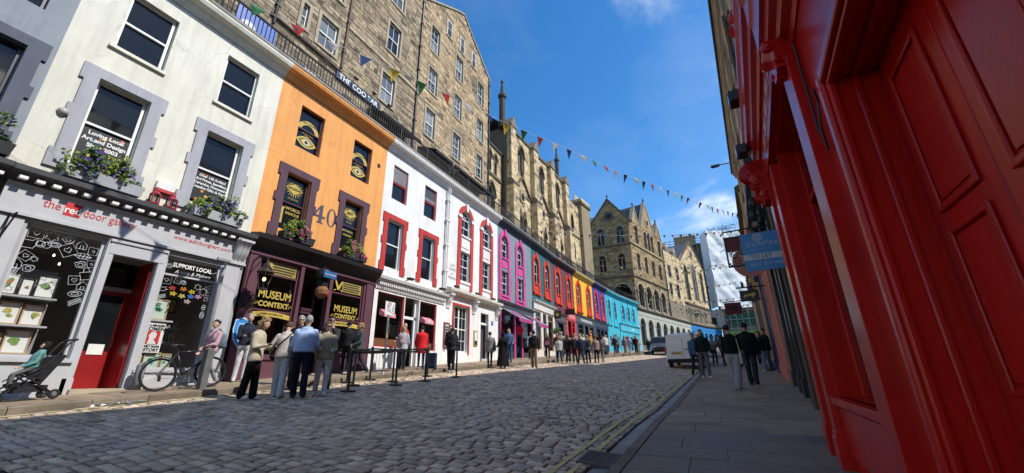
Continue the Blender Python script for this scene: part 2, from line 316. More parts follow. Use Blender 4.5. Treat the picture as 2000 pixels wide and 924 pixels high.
def surround(parent, x0, x1, z0, z1, w, mat, proud=0.045, tabs=True, head=None):   # margins round a square opening, with stepped blocks
    head = head or w; mb = MB(); tb = 0.075 if tabs else 0.0
    H = z1 + head - z0
    segs = [(z0, z0+H*0.16, tb), (z0+H*0.16, z0+H*0.47, 0), (z0+H*0.47, z0+H*0.58, tb), (z0+H*0.58, z1+head-0.42, 0), (z1+head-0.42, z1+head, tb)]
    for (a, b, t) in segs:
        b2 = min(b, z1) if b > z1 else b
        mb.box(x0-w-t, x0, -proud, 0.0, a, b2); mb.box(x1, x1+w+t, -proud, 0.0, a, b2)
    mb.box(x0-w-tb, x1+w+tb, -proud, 0.0, z1, z1+head)
    return part('window_surround', mb, mat, parent)
unit_box = MB().box(-0.5, 0.5, -0.5, 0.5, -0.5, 0.5)

# ------------------------------------------------------------------ lie of the land
def zroad(x, y): return -1.4925 - 0.075*x + 0.063*y
def zleft(x, y): return -0.985 - 0.040*x + 0.063*y
def zright(x, y): return -1.27 + 0.063*y
def lerp_line(L, y):
    if y <= L[0][0]: return L[0][1]
    for (a, b), (c, d) in zip(L[:-1], L[1:]):
        if y <= c: return b + (d-b)*(y-a)/(c-a)
    return L[-1][1] + (L[-1][1]-L[-2][1])/(L[-1][0]-L[-2][0])*(y-L[-1][0])
KERB_L = [(-30, -10.4), (3, -10.3), (6, -10.1), (9, -9.95), (14.6, -9.8), (19.6, -9.4), (25, -8.9), (33, -8.2), (43, -7.4), (52, -6.7), (65, -5.2), (77, -2.6), (90, 1.0), (106, 6.5), (130, 16)]
KERB_R = [(-30, -1.5), (5, -1.2), (8, -1.1), (10, -0.95), (15, -0.78), (25, -0.38), (35, 0.1), (50, 1.2), (65, 3.4), (77, 6.0), (90, 9.6), (106, 15), (130, 25)]
FAC_L = [(-30, -12.0), (28.8, -12.0), (34, -12.08), (39.8, -11.9), (46, -11.54), (51.1, -11.2), (56.3, -10.7), (64.4, -9.3), (70.3, -8.05), (77.2, -6.15), (89.8, -2.9), (98.8, 0.0), (105, 3.0), (130, 14)]
def kl(y): return lerp_line(KERB_L, y)
def kr(y): return lerp_line(KERB_R, y)
def fl(y): return lerp_line(FAC_L, y)
RA = R(4.6); RD = Vector((math.sin(RA), math.cos(RA), 0)); RN = Vector((-math.cos(RA), math.sin(RA), 0)); RO = Vector((0.87, 0, 0))
def fr_(y): return 0.87 + math.tan(RA)*y
# ================================================================== GROUND
TAR = C((0.05, 0.048, 0.047), 0.9, var=0.25, scale=3, bump=0.5, bscale=60, spec=0.2, dirt=0.3)
SETT = M('granite_sett', (0.12, 0.11, 0.105), 0.62, var=0.3, scale=7, bump=0.35, bscale=38, spec=0.4, ramp=[(0.422, 0.320, 0.219), (0.658, 0.502, 0.349), (0.319, 0.246, 0.174), (0.544, 0.430, 0.314), (0.780, 0.593, 0.413), (0.461, 0.334, 0.224)], dirt=0.45, wear_sunpatch=0.6)  # worn stone, with patches of reflected sun put into its colour
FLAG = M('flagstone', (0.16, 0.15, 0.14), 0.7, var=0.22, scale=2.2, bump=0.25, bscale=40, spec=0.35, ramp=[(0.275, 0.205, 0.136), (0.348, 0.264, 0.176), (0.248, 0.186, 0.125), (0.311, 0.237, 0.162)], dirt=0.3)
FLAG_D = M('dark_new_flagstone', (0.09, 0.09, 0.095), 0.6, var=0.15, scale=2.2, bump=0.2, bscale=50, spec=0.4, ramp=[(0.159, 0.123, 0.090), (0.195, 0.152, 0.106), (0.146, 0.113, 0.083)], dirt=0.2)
KERB = M('kerb_granite', (0.16, 0.15, 0.14), 0.75, var=0.25, scale=4, bump=0.3, bscale=40, spec=0.3, ramp=[(0.152, 0.120, 0.084), (0.216, 0.175, 0.126), (0.179, 0.141, 0.101)], dirt=0.5)
CHANNEL = M('channel_stone', (0.28, 0.28, 0.29), 0.6, var=0.25, scale=4, bump=0.25, bscale=30, spec=0.4, ramp=[(0.276, 0.259, 0.245), (0.356, 0.335, 0.314), (0.230, 0.216, 0.201)], dirt=0.3)
def ymat(name, col, wear_sunpatch):
    m = M(name, col, 0.75, var=0.25, scale=9, bump=0.4, bscale=40, spec=0.2); nt = m.node_tree; N = nt.nodes
    out = [n for n in N if n.type == 'OUTPUT_MATERIAL'][0]; p = [n for n in N if n.type == 'BSDF_PRINCIPLED'][0]
    t = N.new('ShaderNodeTexCoord'); no = N.new('ShaderNodeTexNoise'); no.inputs['Scale'].default_value = 5; no.inputs['Detail'].default_value = 8; no.inputs['Roughness'].default_value = 0.75; nt.links.new(t.outputs['Object'], no.inputs['Vector'])
    mr = N.new('ShaderNodeMapRange'); nt.links.new(no.outputs['Fac'], mr.inputs[0]); mr.inputs[1].default_value = wear_sunpatch; mr.inputs[2].default_value = wear_sunpatch+0.1
    mx = N.new('ShaderNodeMixShader'); tr = N.new('ShaderNodeBsdfTransparent'); nt.links.new(mr.outputs[0], mx.inputs[0]); nt.links.new(tr.outputs[0], mx.inputs[2]); nt.links.new(p.outputs[0], mx.inputs[1]); nt.links.new(mx.outputs[0], out.inputs[0])
    return m
YELLOW = ymat('worn_yellow_paint', (0.62, 0.52, 0.22), 0.60)
YELLOW_F = ymat('faded_yellow_paint', (0.5, 0.44, 0.24), 0.50)
def ribbon(xa, xb, zf, y0, y1, step=1.0, mb=None):
    mb = mb or MB(); y = y0
    while y < y1-1e-6:
        z = min(y+step, y1); mb.quad((xa(y), y, zf(xa(y), y)), (xb(y), y, zf(xb(y), y)), (xb(z), z, zf(xb(z), z)), (xa(z), z, zf(xa(z), z))); y = z
    return mb
struct('ground', MB().quad((-400, -300, -2.5-18.9), (400, -300, -2.5-18.9), (400, 500, -2.5+31.5), (-400, 500, -2.5+31.5)), TAR, 'bare ground under and beyond the street')
road = struct('road', ribbon(kl, kr, zroad, -25, 130), M('sett_bedding_grit', (0.035, 0.031, 0.028), 0.9, var=0.3, scale=12, bump=0.6, bscale=25, spec=0.2, rand=0.0), 'dark sett-paved street climbing between the shop fronts')
lpav = struct('pavement_left', ribbon(lambda y: fl(y)-0.6, lambda y: kl(y)-0.14, lambda x, y: zleft(x, y)-0.012, -25, 130), FLAG, 'sunlit flagged pavement along the coloured shop fronts')
rpav = struct('pavement_right', ribbon(lambda y: kr(y)+0.14, lambda y: fr_(y)+1.2 if y < 60 else kr(y)+4, lambda x, y: zright(x, y)-0.012, -25, 130), FLAG, 'shaded flagged pavement beside the red shop front')
# ---- setts: rows across the street, the nearest ones each an object
def sett_mesh(top):
    mb = MB(); r = [(0.5, 0.0), (0.495, 0.026), (0.455, 0.034)]
    for (h, z) in r: mb.v += [(-h, -h, z), (h, -h, z), (h, h, z), (-h, h, z)]
    for k in range(2): mb.f += [(4*k+i, 4*k+(i+1) % 4, 4*k+4+(i+1) % 4, 4*k+4+i) for i in range(4)]
    mb.f.append((8, 9, 10, 11)); return mb
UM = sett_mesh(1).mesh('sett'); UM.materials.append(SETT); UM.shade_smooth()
rot_road = (math.atan(0.063), math.atan(0.075), 0)
setts = []; y = 1.9
while y < 47:
    pitch = rnd(0.125, 0.15) if y < 24 else 0.15
    x = kl(y)+rnd(0.02, 0.12); xe = kr(y)-0.30
    while x < xe-0.06:
        w = min(rnd(0.17, 0.29), xe-x)
        if xe-x-w < 0.08: w = xe-x
        wob = 0.05*math.sin(x*0.9+y*0.23)+0.02*math.sin(x*3.1+y)
        cx, cy = x+w/2, y+pitch/2+wob
        if w > 0.05: setts.append((cx, cy, w-rnd(0.012, 0.030), pitch-rnd(0.013, 0.027)))
        x += w
    y += pitch
def seen(s):                                            # inside the photograph's lower edge
    v = Vector((s[0], s[1], zroad(s[0], s[1]))); d = v.dot(_f)
    if d < 0.5: return None
    px = 1000+781*v.dot(_r2)/d; py = 462-781*v.dot(_up2)/d
    return v.length if (-30 < px < 2030 and py < 950) else None
vis = [(seen(s), s) for s in setts]; vis = [v for v in vis if v[0]]; vis.sort(key=lambda v: v[0])
for d, (cx, cy, w, h) in vis[:300]:
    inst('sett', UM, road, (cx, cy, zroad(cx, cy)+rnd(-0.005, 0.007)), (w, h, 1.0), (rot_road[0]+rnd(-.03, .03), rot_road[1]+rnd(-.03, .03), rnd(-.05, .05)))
vs = []; fs = []
for d, (cx, cy, w, h) in vis[300:]:
    dz = rnd(-0.008, 0.007); a = rnd(-.05, .05); ca, sa = math.cos(a), math.sin(a); tx, ty = rnd(-.035, .035), rnd(-.035, .035); b = len(vs)
    for (hh, zt) in ((0.5, 0.0), (0.495, 0.026), (0.45, 0.034)):
        for (sx, sy) in ((-1, -1), (1, -1), (1, 1), (-1, 1)):
            lx, ly = sx*hh*w*rnd(.95, 1.0), sy*hh*h*rnd(.93, 1.0); X, Y = cx+lx*ca-ly*sa, cy+lx*sa+ly*ca; vs.append((X, Y, zroad(X, Y)+zt+dz+lx*tx+ly*ty))
    for k in range(2): fs += [(b+4*k+i, b+4*k+(i+1) % 4, b+4*k+4+(i+1) % 4, b+4*k+4+i) for i in range(4)]
    fs.append((b+8, b+9, b+10, b+11))
me = bpy.data.meshes.new('setts'); me.from_pydata(vs, [], fs); me.shade_smooth()
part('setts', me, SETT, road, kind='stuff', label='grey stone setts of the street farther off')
# ---- flagstones, kerbs, channel
FM = MB(); 
for (h, z) in ((0.5, -0.05), (0.5, -0.004), (0.497, 0.0)): FM.v += [(-h, -h, z), (h, -h, z), (h, h, z), (-h, h, z)]
for k in range(2): FM.f += [(4*k+i, 4*k+(i+1) % 4, 4*k+4+(i+1) % 4, 4*k+4+i) for i in range(4)]
FM.f.append((8, 9, 10, 11))
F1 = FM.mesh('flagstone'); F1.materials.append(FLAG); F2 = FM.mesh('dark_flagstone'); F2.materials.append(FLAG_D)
y = 2.2; row = 0
while y < 31:
    h = rnd(0.5, 0.66); x0 = kr(y+h/2)+0.16; x1 = fr_(y+h/2)+0.1; x = x0-(0.45 if row % 2 else 0.0)*rnd(.6, 1)
    while x < x1:
        w = rnd(0.78, 1.05); a, b = max(x, x0), min(x+w, x1)
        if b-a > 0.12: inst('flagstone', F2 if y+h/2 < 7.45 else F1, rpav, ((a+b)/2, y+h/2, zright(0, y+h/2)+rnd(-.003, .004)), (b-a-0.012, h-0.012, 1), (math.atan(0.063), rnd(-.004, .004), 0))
        x += w
    y += h; row += 1
y = 0.6; row = 0
while y < 26:
    h = rnd(0.6, 0.85); x0 = fl(y)-0.1; x1 = kl(y+h/2)-0.155; x = x0-(0.5 if row % 2 else 0)
    while x < x1:
        w = rnd(0.8, 1.15); a, b = max(x, x0), min(x+w, x1)
        if b-a > 0.12: inst('flagstone', F1, lpav, ((a+b)/2, y+h/2, zleft((a+b)/2, y+h/2)+rnd(-.004, .004)), (b-a-0.014, h-0.014, 1), (math.atan(0.063), math.atan(0.04)+rnd(-.005, .005), 0))
        x += w
    y += h; row += 1
KM = {}
def kerb_run(name, line, side, zf, top, y0, y1, parent, mat, width=0.15, seglen=(0.8, 1.1), drop=0.35, off=0.0, face=0.0):
    y = y0
    while y < y1:
        L = rnd(*seglen); yb = min(y+L, y1); xa, xb = line(y)+off, line(yb)+off; mb = MB(); g = 0.006
        w = width*side
        for (yy, xx) in ((y+g, xa), (yb-g, xb)):
            zt = top(xx, yy)+rnd(-.004, .004); zb = zt-drop
            mb.v += [(xx, yy, zb), (xx, yy, zt-0.02), (xx+w*0.12, yy, zt), (xx+w, yy, zt), (xx+w, yy, zb)]
        mb.f = [(0, 1, 6, 5), (1, 2, 7, 6), (2, 3, 8, 7), (3, 4, 9, 8), (4, 3, 2, 1, 0), (5, 6, 7, 8, 9)]
        part(name, mb, mat, parent); y = yb
kerb_run('kerbstone', kl, -1, zleft, lambda x, y: zleft(x, y)+0.004, -2, 62, lpav, KERB, 0.16)
kerb_run('kerbstone', kr, 1, zright, lambda x, y: zright(x, y)+0.004, 1, 48, rpav, KERB, 0.15)
kerb_run('channel_stone', kr, -1, zroad, lambda x, y: zroad(x, y)+0.03, 2, 34, road, CHANNEL, 0.27, (0.45, 0.7), 0.1, -0.015)
part('kerb', ribbon(lambda y: kl(y)-0.16, lambda y: kl(y), lambda x, y: zleft(x, y), 62, 128), KERB, lpav)
part('kerb', MB().add([p for y in range(62, 129) for p in ((kl(y), y, zleft(kl(y), y)), (kl(y), y, zroad(kl(y), y)-0.05))], [(2*i, 2*i+1, 2*i+3, 2*i+2) for i in range(66)]), KERB, lpav)
def stripe(name, x0, x1, y0, y1, mat, lift, label):
    part(name, ribbon(lambda y: x0(y)+0.006*math.sin(y*5.1), lambda y: x1(y)+0.006*math.sin(y*4.3+1), lambda x, y: zroad(x, y)+lift, y0, y1, 0.25), mat, road, label=label)
stripe('yellow_line', lambda y: kr(y)-0.45, lambda y: kr(y)-0.38, 2, 60, YELLOW, 0.044, 'inner yellow no-parking line by the right kerb')
stripe('yellow_line', lambda y: kr(y)-0.64, lambda y: kr(y)-0.57, 2, 60, YELLOW, 0.044, 'outer yellow no-parking line by the right kerb')
stripe('yellow_line', lambda y: kl(y)+0.16, lambda y: kl(y)+0.27, 0, 60, YELLOW_F, 0.044, 'faded yellow line by the left kerb')
# gully grate by the right kerb
g = thing('gully_grate', 'iron gully grate sunk beside the right kerb', 'drain cover', (-1.46, 5.55, zroad(-1.46, 5.55)+0.045), 0)
g.rotation_euler = (math.atan(.063), math.atan(.075), 0)
fm_ = MB(); fm_.box(-.21, .21, -.30, -.26, -.03, .012); fm_.box(-.21, .21, .26, .30, -.03, .012); fm_.box(-.21, -.17, -.26, .26, -.03, .012); fm_.box(.17, .21, -.26, .26, -.03, .012)
RUST = C((0.10, 0.085, 0.075), 0.7, var=0.3, scale=9, bump=0.4, bscale=60)
part('frame', fm_, RUST, g); 
for i in range(9): part('bar', MB().box(-.17, .17, -.245+i*.056, -.215+i*.056, -.02, .008), RUST, g)
part('sump', MB().box(-.17, .17, -.26, .26, -.05, -.035), DARK, g)
# crushed white litter in the left gutter
lit = MB(); 
for i in range(14):
    a = rnd(0, 6.28); cx, cy = -10.12+rnd(-.06, .1), 4.15+rnd(-.35, .35); z = zroad(cx, cy)+.04; l = rnd(.05, .13)
    lit.quad((cx-l*math.cos(a), cy-l, z), (cx+l*math.sin(a), cy-l*.3, z+rnd(.01, .05)), (cx+l*.8, cy+l, z+rnd(0, .05)), (cx-l*.9, cy+l*.8, z+rnd(0, .03)))
tag(part('paper_litter', lit, C((0.6, 0.62, 0.64), 0.8), None), 'crumpled white paper litter lying in the left gutter', 'litter')
# ================================================================== LEFT ROW OF SHOPS
def zb(y): return zleft(fl(y), y)
def bld(name, label, y0, y1, cat='building', group='painted terrace houses with shops'):
    ax, bx = fl(y0), fl(y1); L = math.hypot(bx-ax, y1-y0); z = zb(y0)
    t = thing(name, label, cat, (ax, y0, z), math.atan2(y1-y0, bx-ax), (-y0, 0, -z), group)
    t['s'] = L; return t
CORN = [(0.0, 9.93), (-0.06, 9.93), (-0.08, 10.0), (-0.16, 10.06), (-0.2, 10.14), (-0.36, 10.2), (-0.4, 10.3), (-0.4, 10.36), (-0.34, 10.4), (0.0, 10.42)]
def upper(t, y0, y1, holes, mat, ctop=None, zlow=3.6, dep=0.2):
    mb = MB(); wall(mb, y0, y1, zlow, 10.4, holes, dep); shell(mb, y0, y1, zlow, 10.38, 2.9)
    part('wall', mb, mat, t)
    part('cornice', MB().prof(CORN, y0, y1), ctop or mat, t)
    part('coping', MB().box(y0, y1, -0.38, 0.1, 10.425, 10.50), C((0.3, 0.28, 0.25), 0.9, var=0.25, scale=3, bump=0.3, dirt=0.4), t)
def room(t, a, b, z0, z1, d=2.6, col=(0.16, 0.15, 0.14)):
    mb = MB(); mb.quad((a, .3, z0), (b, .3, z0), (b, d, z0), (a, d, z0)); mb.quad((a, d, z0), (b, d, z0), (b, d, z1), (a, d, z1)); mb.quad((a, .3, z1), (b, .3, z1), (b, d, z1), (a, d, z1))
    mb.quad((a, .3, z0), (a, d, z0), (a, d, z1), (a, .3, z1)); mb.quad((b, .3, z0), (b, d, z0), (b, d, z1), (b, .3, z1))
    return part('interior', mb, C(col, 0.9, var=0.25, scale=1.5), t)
def glaze(t, a, b, z0, z1, y, fm, verts=(), horiz=(), fw=0.055, label=None):
    mb = MB(); mb.box(a, a+fw, y, y+.08, z0, z1); mb.box(b-fw, b, y, y+.08, z0, z1); mb.box(a+fw, b-fw, y, y+.08, z0, z0+fw); mb.box(a+fw, b-fw, y, y+.08, z1-fw, z1)
    for v in verts: mb.box(v-fw*.4, v+fw*.4, y+.005, y+.07, z0+fw, z1-fw)
    for h in horiz: mb.box(a+fw, b-fw, y+.01, y+.065, h-fw*.4, h+fw*.4)
    w = part('shop_window', mb, fm, t, label=label)
    part('pane', MB().quad((a+fw*.5, y+.04, z0+fw*.5), (b-fw*.5, y+.04, z0+fw*.5), (b-fw*.5, y+.04, z1-fw*.5), (a+fw*.5, y+.04, z1-fw*.5)), GLASS_SHOP, w)
    return w
def door(t, a, b, z0, z1, y, col, glassz=None, panels=True):
    mb = MB(); m = gloss(col); fw = 0.09
    if glassz:
        mb.box(a, a+fw, y, y+.05, z0, z1); mb.box(b-fw, b, y, y+.05, z0, z1); mb.box(a+fw, b-fw, y, y+.05, z0, glassz); mb.box(a+fw, b-fw, y, y+.05, z1-fw, z1)
    else: mb.box(a, b, y, y+.05, z0, z1)
    d = part('door', mb, m, t)
    if glassz: part('pane', MB().quad((a+fw, y+.025, glassz), (b-fw, y+.025, glassz), (b-fw, y+.025, z1-fw), (a+fw, y+.025, z1-fw)), GLASS_UP, d)
    part('handle', MB().tube([(b-.07, y-.03, z0+.95), (b-.07, y-.03, z0+1.2)], .012, 6).tube([(b-.07, y+.01, z0+.97), (b-.07, y-.03, z0+.97)], .01, 5), C((0.6, 0.45, 0.2), 0.3, metal=1.0, var=0), d)
    return d
def goods(t, a, b, z, y, n, hmax=.3, pal=None):
    pal = pal or [(0.5, 0.42, 0.3), (0.55, 0.12, 0.1), (0.12, 0.25, 0.4), (0.7, 0.65, 0.5), (0.2, 0.35, 0.2), (0.65, 0.45, 0.12)]
    for i in range(n):
        x = a + (b-a)*(i+.5)/n; w = (b-a)/n*rnd(.4, .85); h = rnd(.4, 1)*hmax
        part('display_item', MB().box(x-w/2, x+w/2, y, y+rnd(.06, .2), z, z+h), C(random.choice(pal), .6, var=.3, scale=14), t)
def lathe_bracket(mb, a, b, z0, z1, out):               # scrolled console, profile in depth
    h = z1-z0; P = [(0, z0), (-.05*out, z0-.02)]
    for i in range(13):
        u = i/12; P.append((-(out*(.28+.72*u**1.5)) + .05*out*math.sin(u*9), z0+h*(.02+.93*u)))
    P += [(-out, z1), (0, z1)]
    mb.prof(P, a, b); mb.box(a-.03, b+.03, -out-.03, 0, z1, z1+.07)
    n = 7
    for i in range(3): x = a+(b-a)*(i+.5)/3; mb.prof([(y-.018, z) for y, z in P[2:-2]]+[(y+.02, z) for y, z in reversed(P[2:-2])], x-.02, x+.02)
    return mb
def dentils(t, mat, a, b, z0, z1, y0, y1, step, w, name='dentil', limit=300):
    me = unit_box.mesh(name); me.materials.append(mat); s = a+step/2
    while s < b: inst(name, me, t, (s, (y0+y1)/2, (z0+z1)/2), (w, abs(y1-y0), z1-z0)); s += step
def winbox_plant(t): pass

def foliage_mesh(cx, w, z, h, d, n, leaf=.05, seed=0, droop=.2, pal='g'):
    rg = random.Random(seed); mb = MB(); clumps = [(cx+rg.uniform(-w, w)/2*.85, rg.uniform(-d, d)*.5, z+rg.uniform(-droop, h*.75), rg.uniform(.09, .17)) for _ in range(max(5, int(w*14)))]
    for i in range(n):
        c = rg.choice(clumps); a, b = rg.uniform(0, 6.28), rg.uniform(-1, 1); r_ = c[3]*rg.uniform(.3, 1)**.5
        p = Vector((c[0]+r_*math.cos(a)*math.sqrt(1-b*b), c[1]+r_*math.sin(a)*math.sqrt(1-b*b), c[2]+r_*b)); l = leaf*rg.uniform(.6, 1.3)
        u = Vector((rg.uniform(-1, 1), rg.uniform(-1, 1), rg.uniform(-.6, .9))).normalized()*l; v = u.orthogonal().normalized()*l*.42
        mb.quad(p, p+u*.5+v, p+u, p+u*.5-v)
    return mb, clumps
LEAF1 = M('leaf_green', (0.08, 0.16, 0.03), 0.6, var=0.3, scale=9, rand=0.45, spec=0.3); LEAF2 = M('leaf_lime', (0.20, 0.26, 0.035), 0.6, var=0.3, scale=9, rand=0.35, spec=0.3)
FLOW = {'purple': M('purple_petals', (0.13, 0.07, 0.33), 0.7, rand=0.4), 'pink': M('pink_petals', (0.5, 0.06, 0.22), 0.7, rand=0.4), 'mix': M('pale_petals', (0.55, 0.35, 0.3), 0.7, rand=0.4)}
def window_box(y0, zc, x, w, flower, label, seed, box=(0.3, 0.31, 0.32), lime=True, fl2=None):
    t = thing('window_box', label, 'window box', (x, y0, zc), math.pi/2, (0, 0, 0), 'flower boxes on the shop cornices')
    mb = MB(); mb.add([(-w/2, -.13, 0), (w/2, -.13, 0), (w/2, .13, 0), (-w/2, .13, 0), (-w/2-.03, -.17, .24), (w/2+.03, -.17, .24), (w/2+.03, .14, .24), (-w/2-.03, .14, .24)], [(0, 3, 2, 1), (0, 1, 5, 4), (1, 2, 6, 5), (2, 3, 7, 6), (3, 0, 4, 7), (4, 5, 6, 7)])
    part('trough', mb, C(box, .7, var=.15), t)
    f, cl = foliage_mesh(.06*w, w*.95, .3, .5, .4, 1300, .085, seed); part('foliage', f, LEAF1, t, kind='stuff')
    if lime: f, _ = foliage_mesh(-w*.38, w*.42, .3, .3, .34, 420, .07, seed+50); part('foliage', f, LEAF2, t, kind='stuff')
    f, _ = foliage_mesh(.02, w*.5, .5, .36, .34, 520, .07, seed+80); part('foliage', f, LEAF2, t, kind='stuff')
    rg = random.Random(seed+5)
    fb = MB()
    for i in range(80):
        c = rg.choice(cl); p = Vector((c[0]+rg.uniform(-.1, .1), c[1]-rg.uniform(.05, .17), c[2]+rg.uniform(-.12, .1)))
        for k in range(3): a = rg.uniform(0, 6.28); fb.quad(p, p+Vector((.035*math.cos(a), -.02, .035*math.sin(a))), p+Vector((.05*math.cos(a+.5), -.025, .05*math.sin(a+.5))), p+Vector((.035*math.cos(a+1), -.02, .035*math.sin(a+1))))
    part('flowers', fb, FLOW[flower], t, kind='stuff')
    return t

# ---------------- grey house at the left edge
g0 = bld('grey_house', 'slate grey rendered house at the left edge with dark window margins', -5.0, 2.0)
gw = wallpaint((0.27, 0.30, 0.335)); gs = wallpaint((0.10, 0.115, 0.15))
upper(g0, -5.0, 2.0, [(.6, 1.6, 4.5, 6.65), (-2.2, -1.2, 4.5, 6.65), (.6, 1.6, 7.65, 9.4), (-2.2, -1.2, 7.65, 9.4)], gw)
for a in (.6, -2.2):
    sash(g0, a, a+1.0, 4.5, 6.65, .14, gloss((.05, .055, .065))); sash(g0, a, a+1, 7.65, 9.4, .14, gloss((.05, .055, .065))); surround(g0, a, a+1, 4.3, 6.65, .24, gs)
sh0 = gloss((0.03, 0.035, 0.037))
mb = MB(); wall(mb, -5, 2.0, -1.5, 3.1, [(-4.4, .9, .5, 2.9)], .15, -.06); mb.box(-5, 2.0, -.14, 0, 3.1, 3.72); part('shop_front', mb, sh0, g0)
part('shop_cornice', MB().prof([(0, 3.72), (-.12, 3.72), (-.18, 3.85), (-.40, 3.92), (-.42, 4.02), (0, 4.1)], -5, 2.04), LEAD, g0)
dentils(g0, WHITE, -3, 2.0, 3.74, 3.8, -.30, -.20, .24, .11)
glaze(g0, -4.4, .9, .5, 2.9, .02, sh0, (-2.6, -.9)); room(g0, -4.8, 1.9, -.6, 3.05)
text(g0, '4.', 1.52, 3.42, .42, WHITE, -.15, bold=.006)
part('display_banner', MB().box(1.42, 1.66, -.12, -.075, .9, 3.0), gloss((.6, .03, .03)), g0, label='red panel on the dark shop pilaster')
window_box(1.35, 4.1, -12+.26, 1.15, 'mix', 'leafy window box with pinkish flowers on the grey house ledge', 21, (.03, .03, .035), lime=False)

# ---------------- cream house with the red door gallery
cr = bld('cream_house', 'cream house with grey window margins above a grey gallery shop front', 2.0, 6.85)
upper(cr, 2.0, 6.85, [(2.75, 3.75, 4.5, 6.7), (5.1, 6.1, 4.5, 6.7), (2.77, 3.78, 7.7, 9.42), (5.1, 6.08, 7.7, 9.42)], wallpaint((0.72, 0.70, 0.59)))
gm = wallpaint((.40, .40, .43))
for a in (2.75, 5.1):
    surround(cr, a, a+1.0, 4.28, 6.7, .25, gm, .05); sash(cr, a+.02, a+.98, 4.5, 6.7, .14, WHITE); sash(cr, a+.02, a+1.0, 7.7, 9.42, .12, WHITE)
    part('window_sill', MB().box(a-.08, a+1.08, -.07, .16, 7.62, 7.7), C((.74, .71, .6), .8), cr)
POST = C((.012, .012, .014), .5, var=.1)
def poster(t, a, b, z0, z1, lines, size, y, dots=True, seed=1, mat=WHITE):
    p = part('window_poster', MB().box(a, b, y-.006, y, z0, z1), POST, t)
    for i, l in enumerate(lines): text(p, l, (a+b)/2, z1-.10-i*size*1.12, size, mat, y-.012, bold=size*.03, sx=.93)
    rg = random.Random(seed)
    if dots:
        for i in range(16):
            x, z, r_ = rg.uniform(a+.04, b-.04), rg.uniform(z0+.03, z1-.03), rg.uniform(.012, .04)
            part('dot', MB().prism([(x+r_*math.cos(k*.785), z+r_*math.sin(k*.785)) for k in range(8)], y-.009, y-.0065), C(rg.choice([(.7, .35, .02), (.7, .12, .03), (.05, .3, .5), (.65, .5, .1)]), .6, var=0), p)
poster(cr, 2.82, 3.68, 4.66, 5.5, ['Loving Local', 'Art and Design', 'Since 2003'], .138, .15, seed=3)
poster(cr, 5.17, 6.03, 4.66, 5.5, ['Over 150 Artists!', 'Art Prints, Jewellery,', 'Ceramics, Homeware', 'Creative Gifts & Cards'], .105, .15, seed=5)
part('valve_cover', MB().lathe(0, 0, [(.09, 0), (.1, .03), (.07, .08), (.04, .1)], 10).xf(Matrix.Translation((2.42, -.0, 5.55)) @ Matrix.Rotation(math.pi/2, 4, 'X')), C((.35, .33, .3), .5), cr, smooth=True)
part('alarm_box', MB().box(4.33, 4.72, -.1, 0, 4.55, 4.74), C((.75, .72, .68), .5), cr); part('alarm_base', MB().box(4.33, 4.72, -.12, 0, 4.47, 4.55), C((.45, .04, .04), .5), cr)
GG = gloss((.36, .36, .375), .5); GGL = gloss((.46, .46, .47), .5)
mb = MB(); wall(mb, 2.08, 6.82, -1.2, 3.08, [(2.56, 3.80, .42, 3.02), (3.97, 4.80, -1.2, 2.70), (4.98, 6.28, .22, 2.96)], .16, -.08); part('shop_front', mb, GG, cr)
for a, b in ((2.12, 2.5), (3.81, 3.95), (4.81, 4.96), (6.34, 6.72)): part('pilaster', MB().box(a, b, -.12, -.08, -1.0, 3.05).box(a-.02, b+.02, -.14, -.08, -1, zb(a)+.3), GGL, cr)
part('door_lintel', MB().box(3.86, 4.92, -.13, -.082, 2.70, 2.97).box(3.83, 4.95, -.16, -.08, 2.97, 3.03), GGL, cr)
part('fascia', MB().box(2.08, 6.82, -.14, 0, 3.1, 3.72).box(2.08, 6.82, -.18, -.14, 3.08, 3.14).box(2.08, 6.82, -.17, -.14, 3.66, 3.72), GGL, cr)
part('shop_cornice', MB().prof([(0, 3.72), (-.15, 3.72), (-.2, 3.84), (-.42, 3.9), (-.44, 4.0), (0, 4.08)], 2.04, 6.86), LEAD, cr)
dentils(cr, WHITE, 2.1, 6.8, 3.75, 3.81, -.36, -.24, .235, .12)
part('stall_riser', MB().box(2.5, 3.86, -.14, -.082, -1, .35).box(2.48, 3.86, -.2, -.06, .34, .42), GGL, cr); part('stall_riser', MB().box(4.9, 6.34, -.13, -.082, -1, .16).box(4.9, 6.36, -.17, -.06, .155, .22), GGL, cr)
RED = gloss((.27, .012, .012), .3)
ft = C((.5, .03, .03), .5, var=0)
text(cr, 'the', 2.64, 3.44, .25, ft, -.145, 'LEFT', sx=.8); part('logo_square', MB().box(2.95, 3.21, -.148, -.141, 3.30, 3.58), C((.55, .02, .02), .5, var=0), cr); text(cr, 'red', 3.08, 3.42, .22, WHITE, -.152, bold=.004, sx=.85); text(cr, 'door gallery', 3.25, 3.43, .25, ft, -.145, 'LEFT', sx=.76)
text(cr, 'www.edinburghart.com', 5.65, 3.42, .145, ft, -.145)
glaze(cr, 2.56, 3.80, .42, 3.02, 0.0, GGL, label='wide gallery window with shelves of framed prints')
w2 = glaze(cr, 4.98, 6.28, .22, 2.96, 0.0, GGL, horiz=(2.5,), label='gallery window with support local lettering')
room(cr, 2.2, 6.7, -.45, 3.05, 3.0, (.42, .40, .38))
text(w2, 'SUPPORT LOCAL', 5.63, 2.76, .15, WHITE, .02, bold=.005, sx=.8); text(w2, 'Artists & Makers', 5.66, 2.60, .135, WHITE, .02, shear=.3, sx=.9)
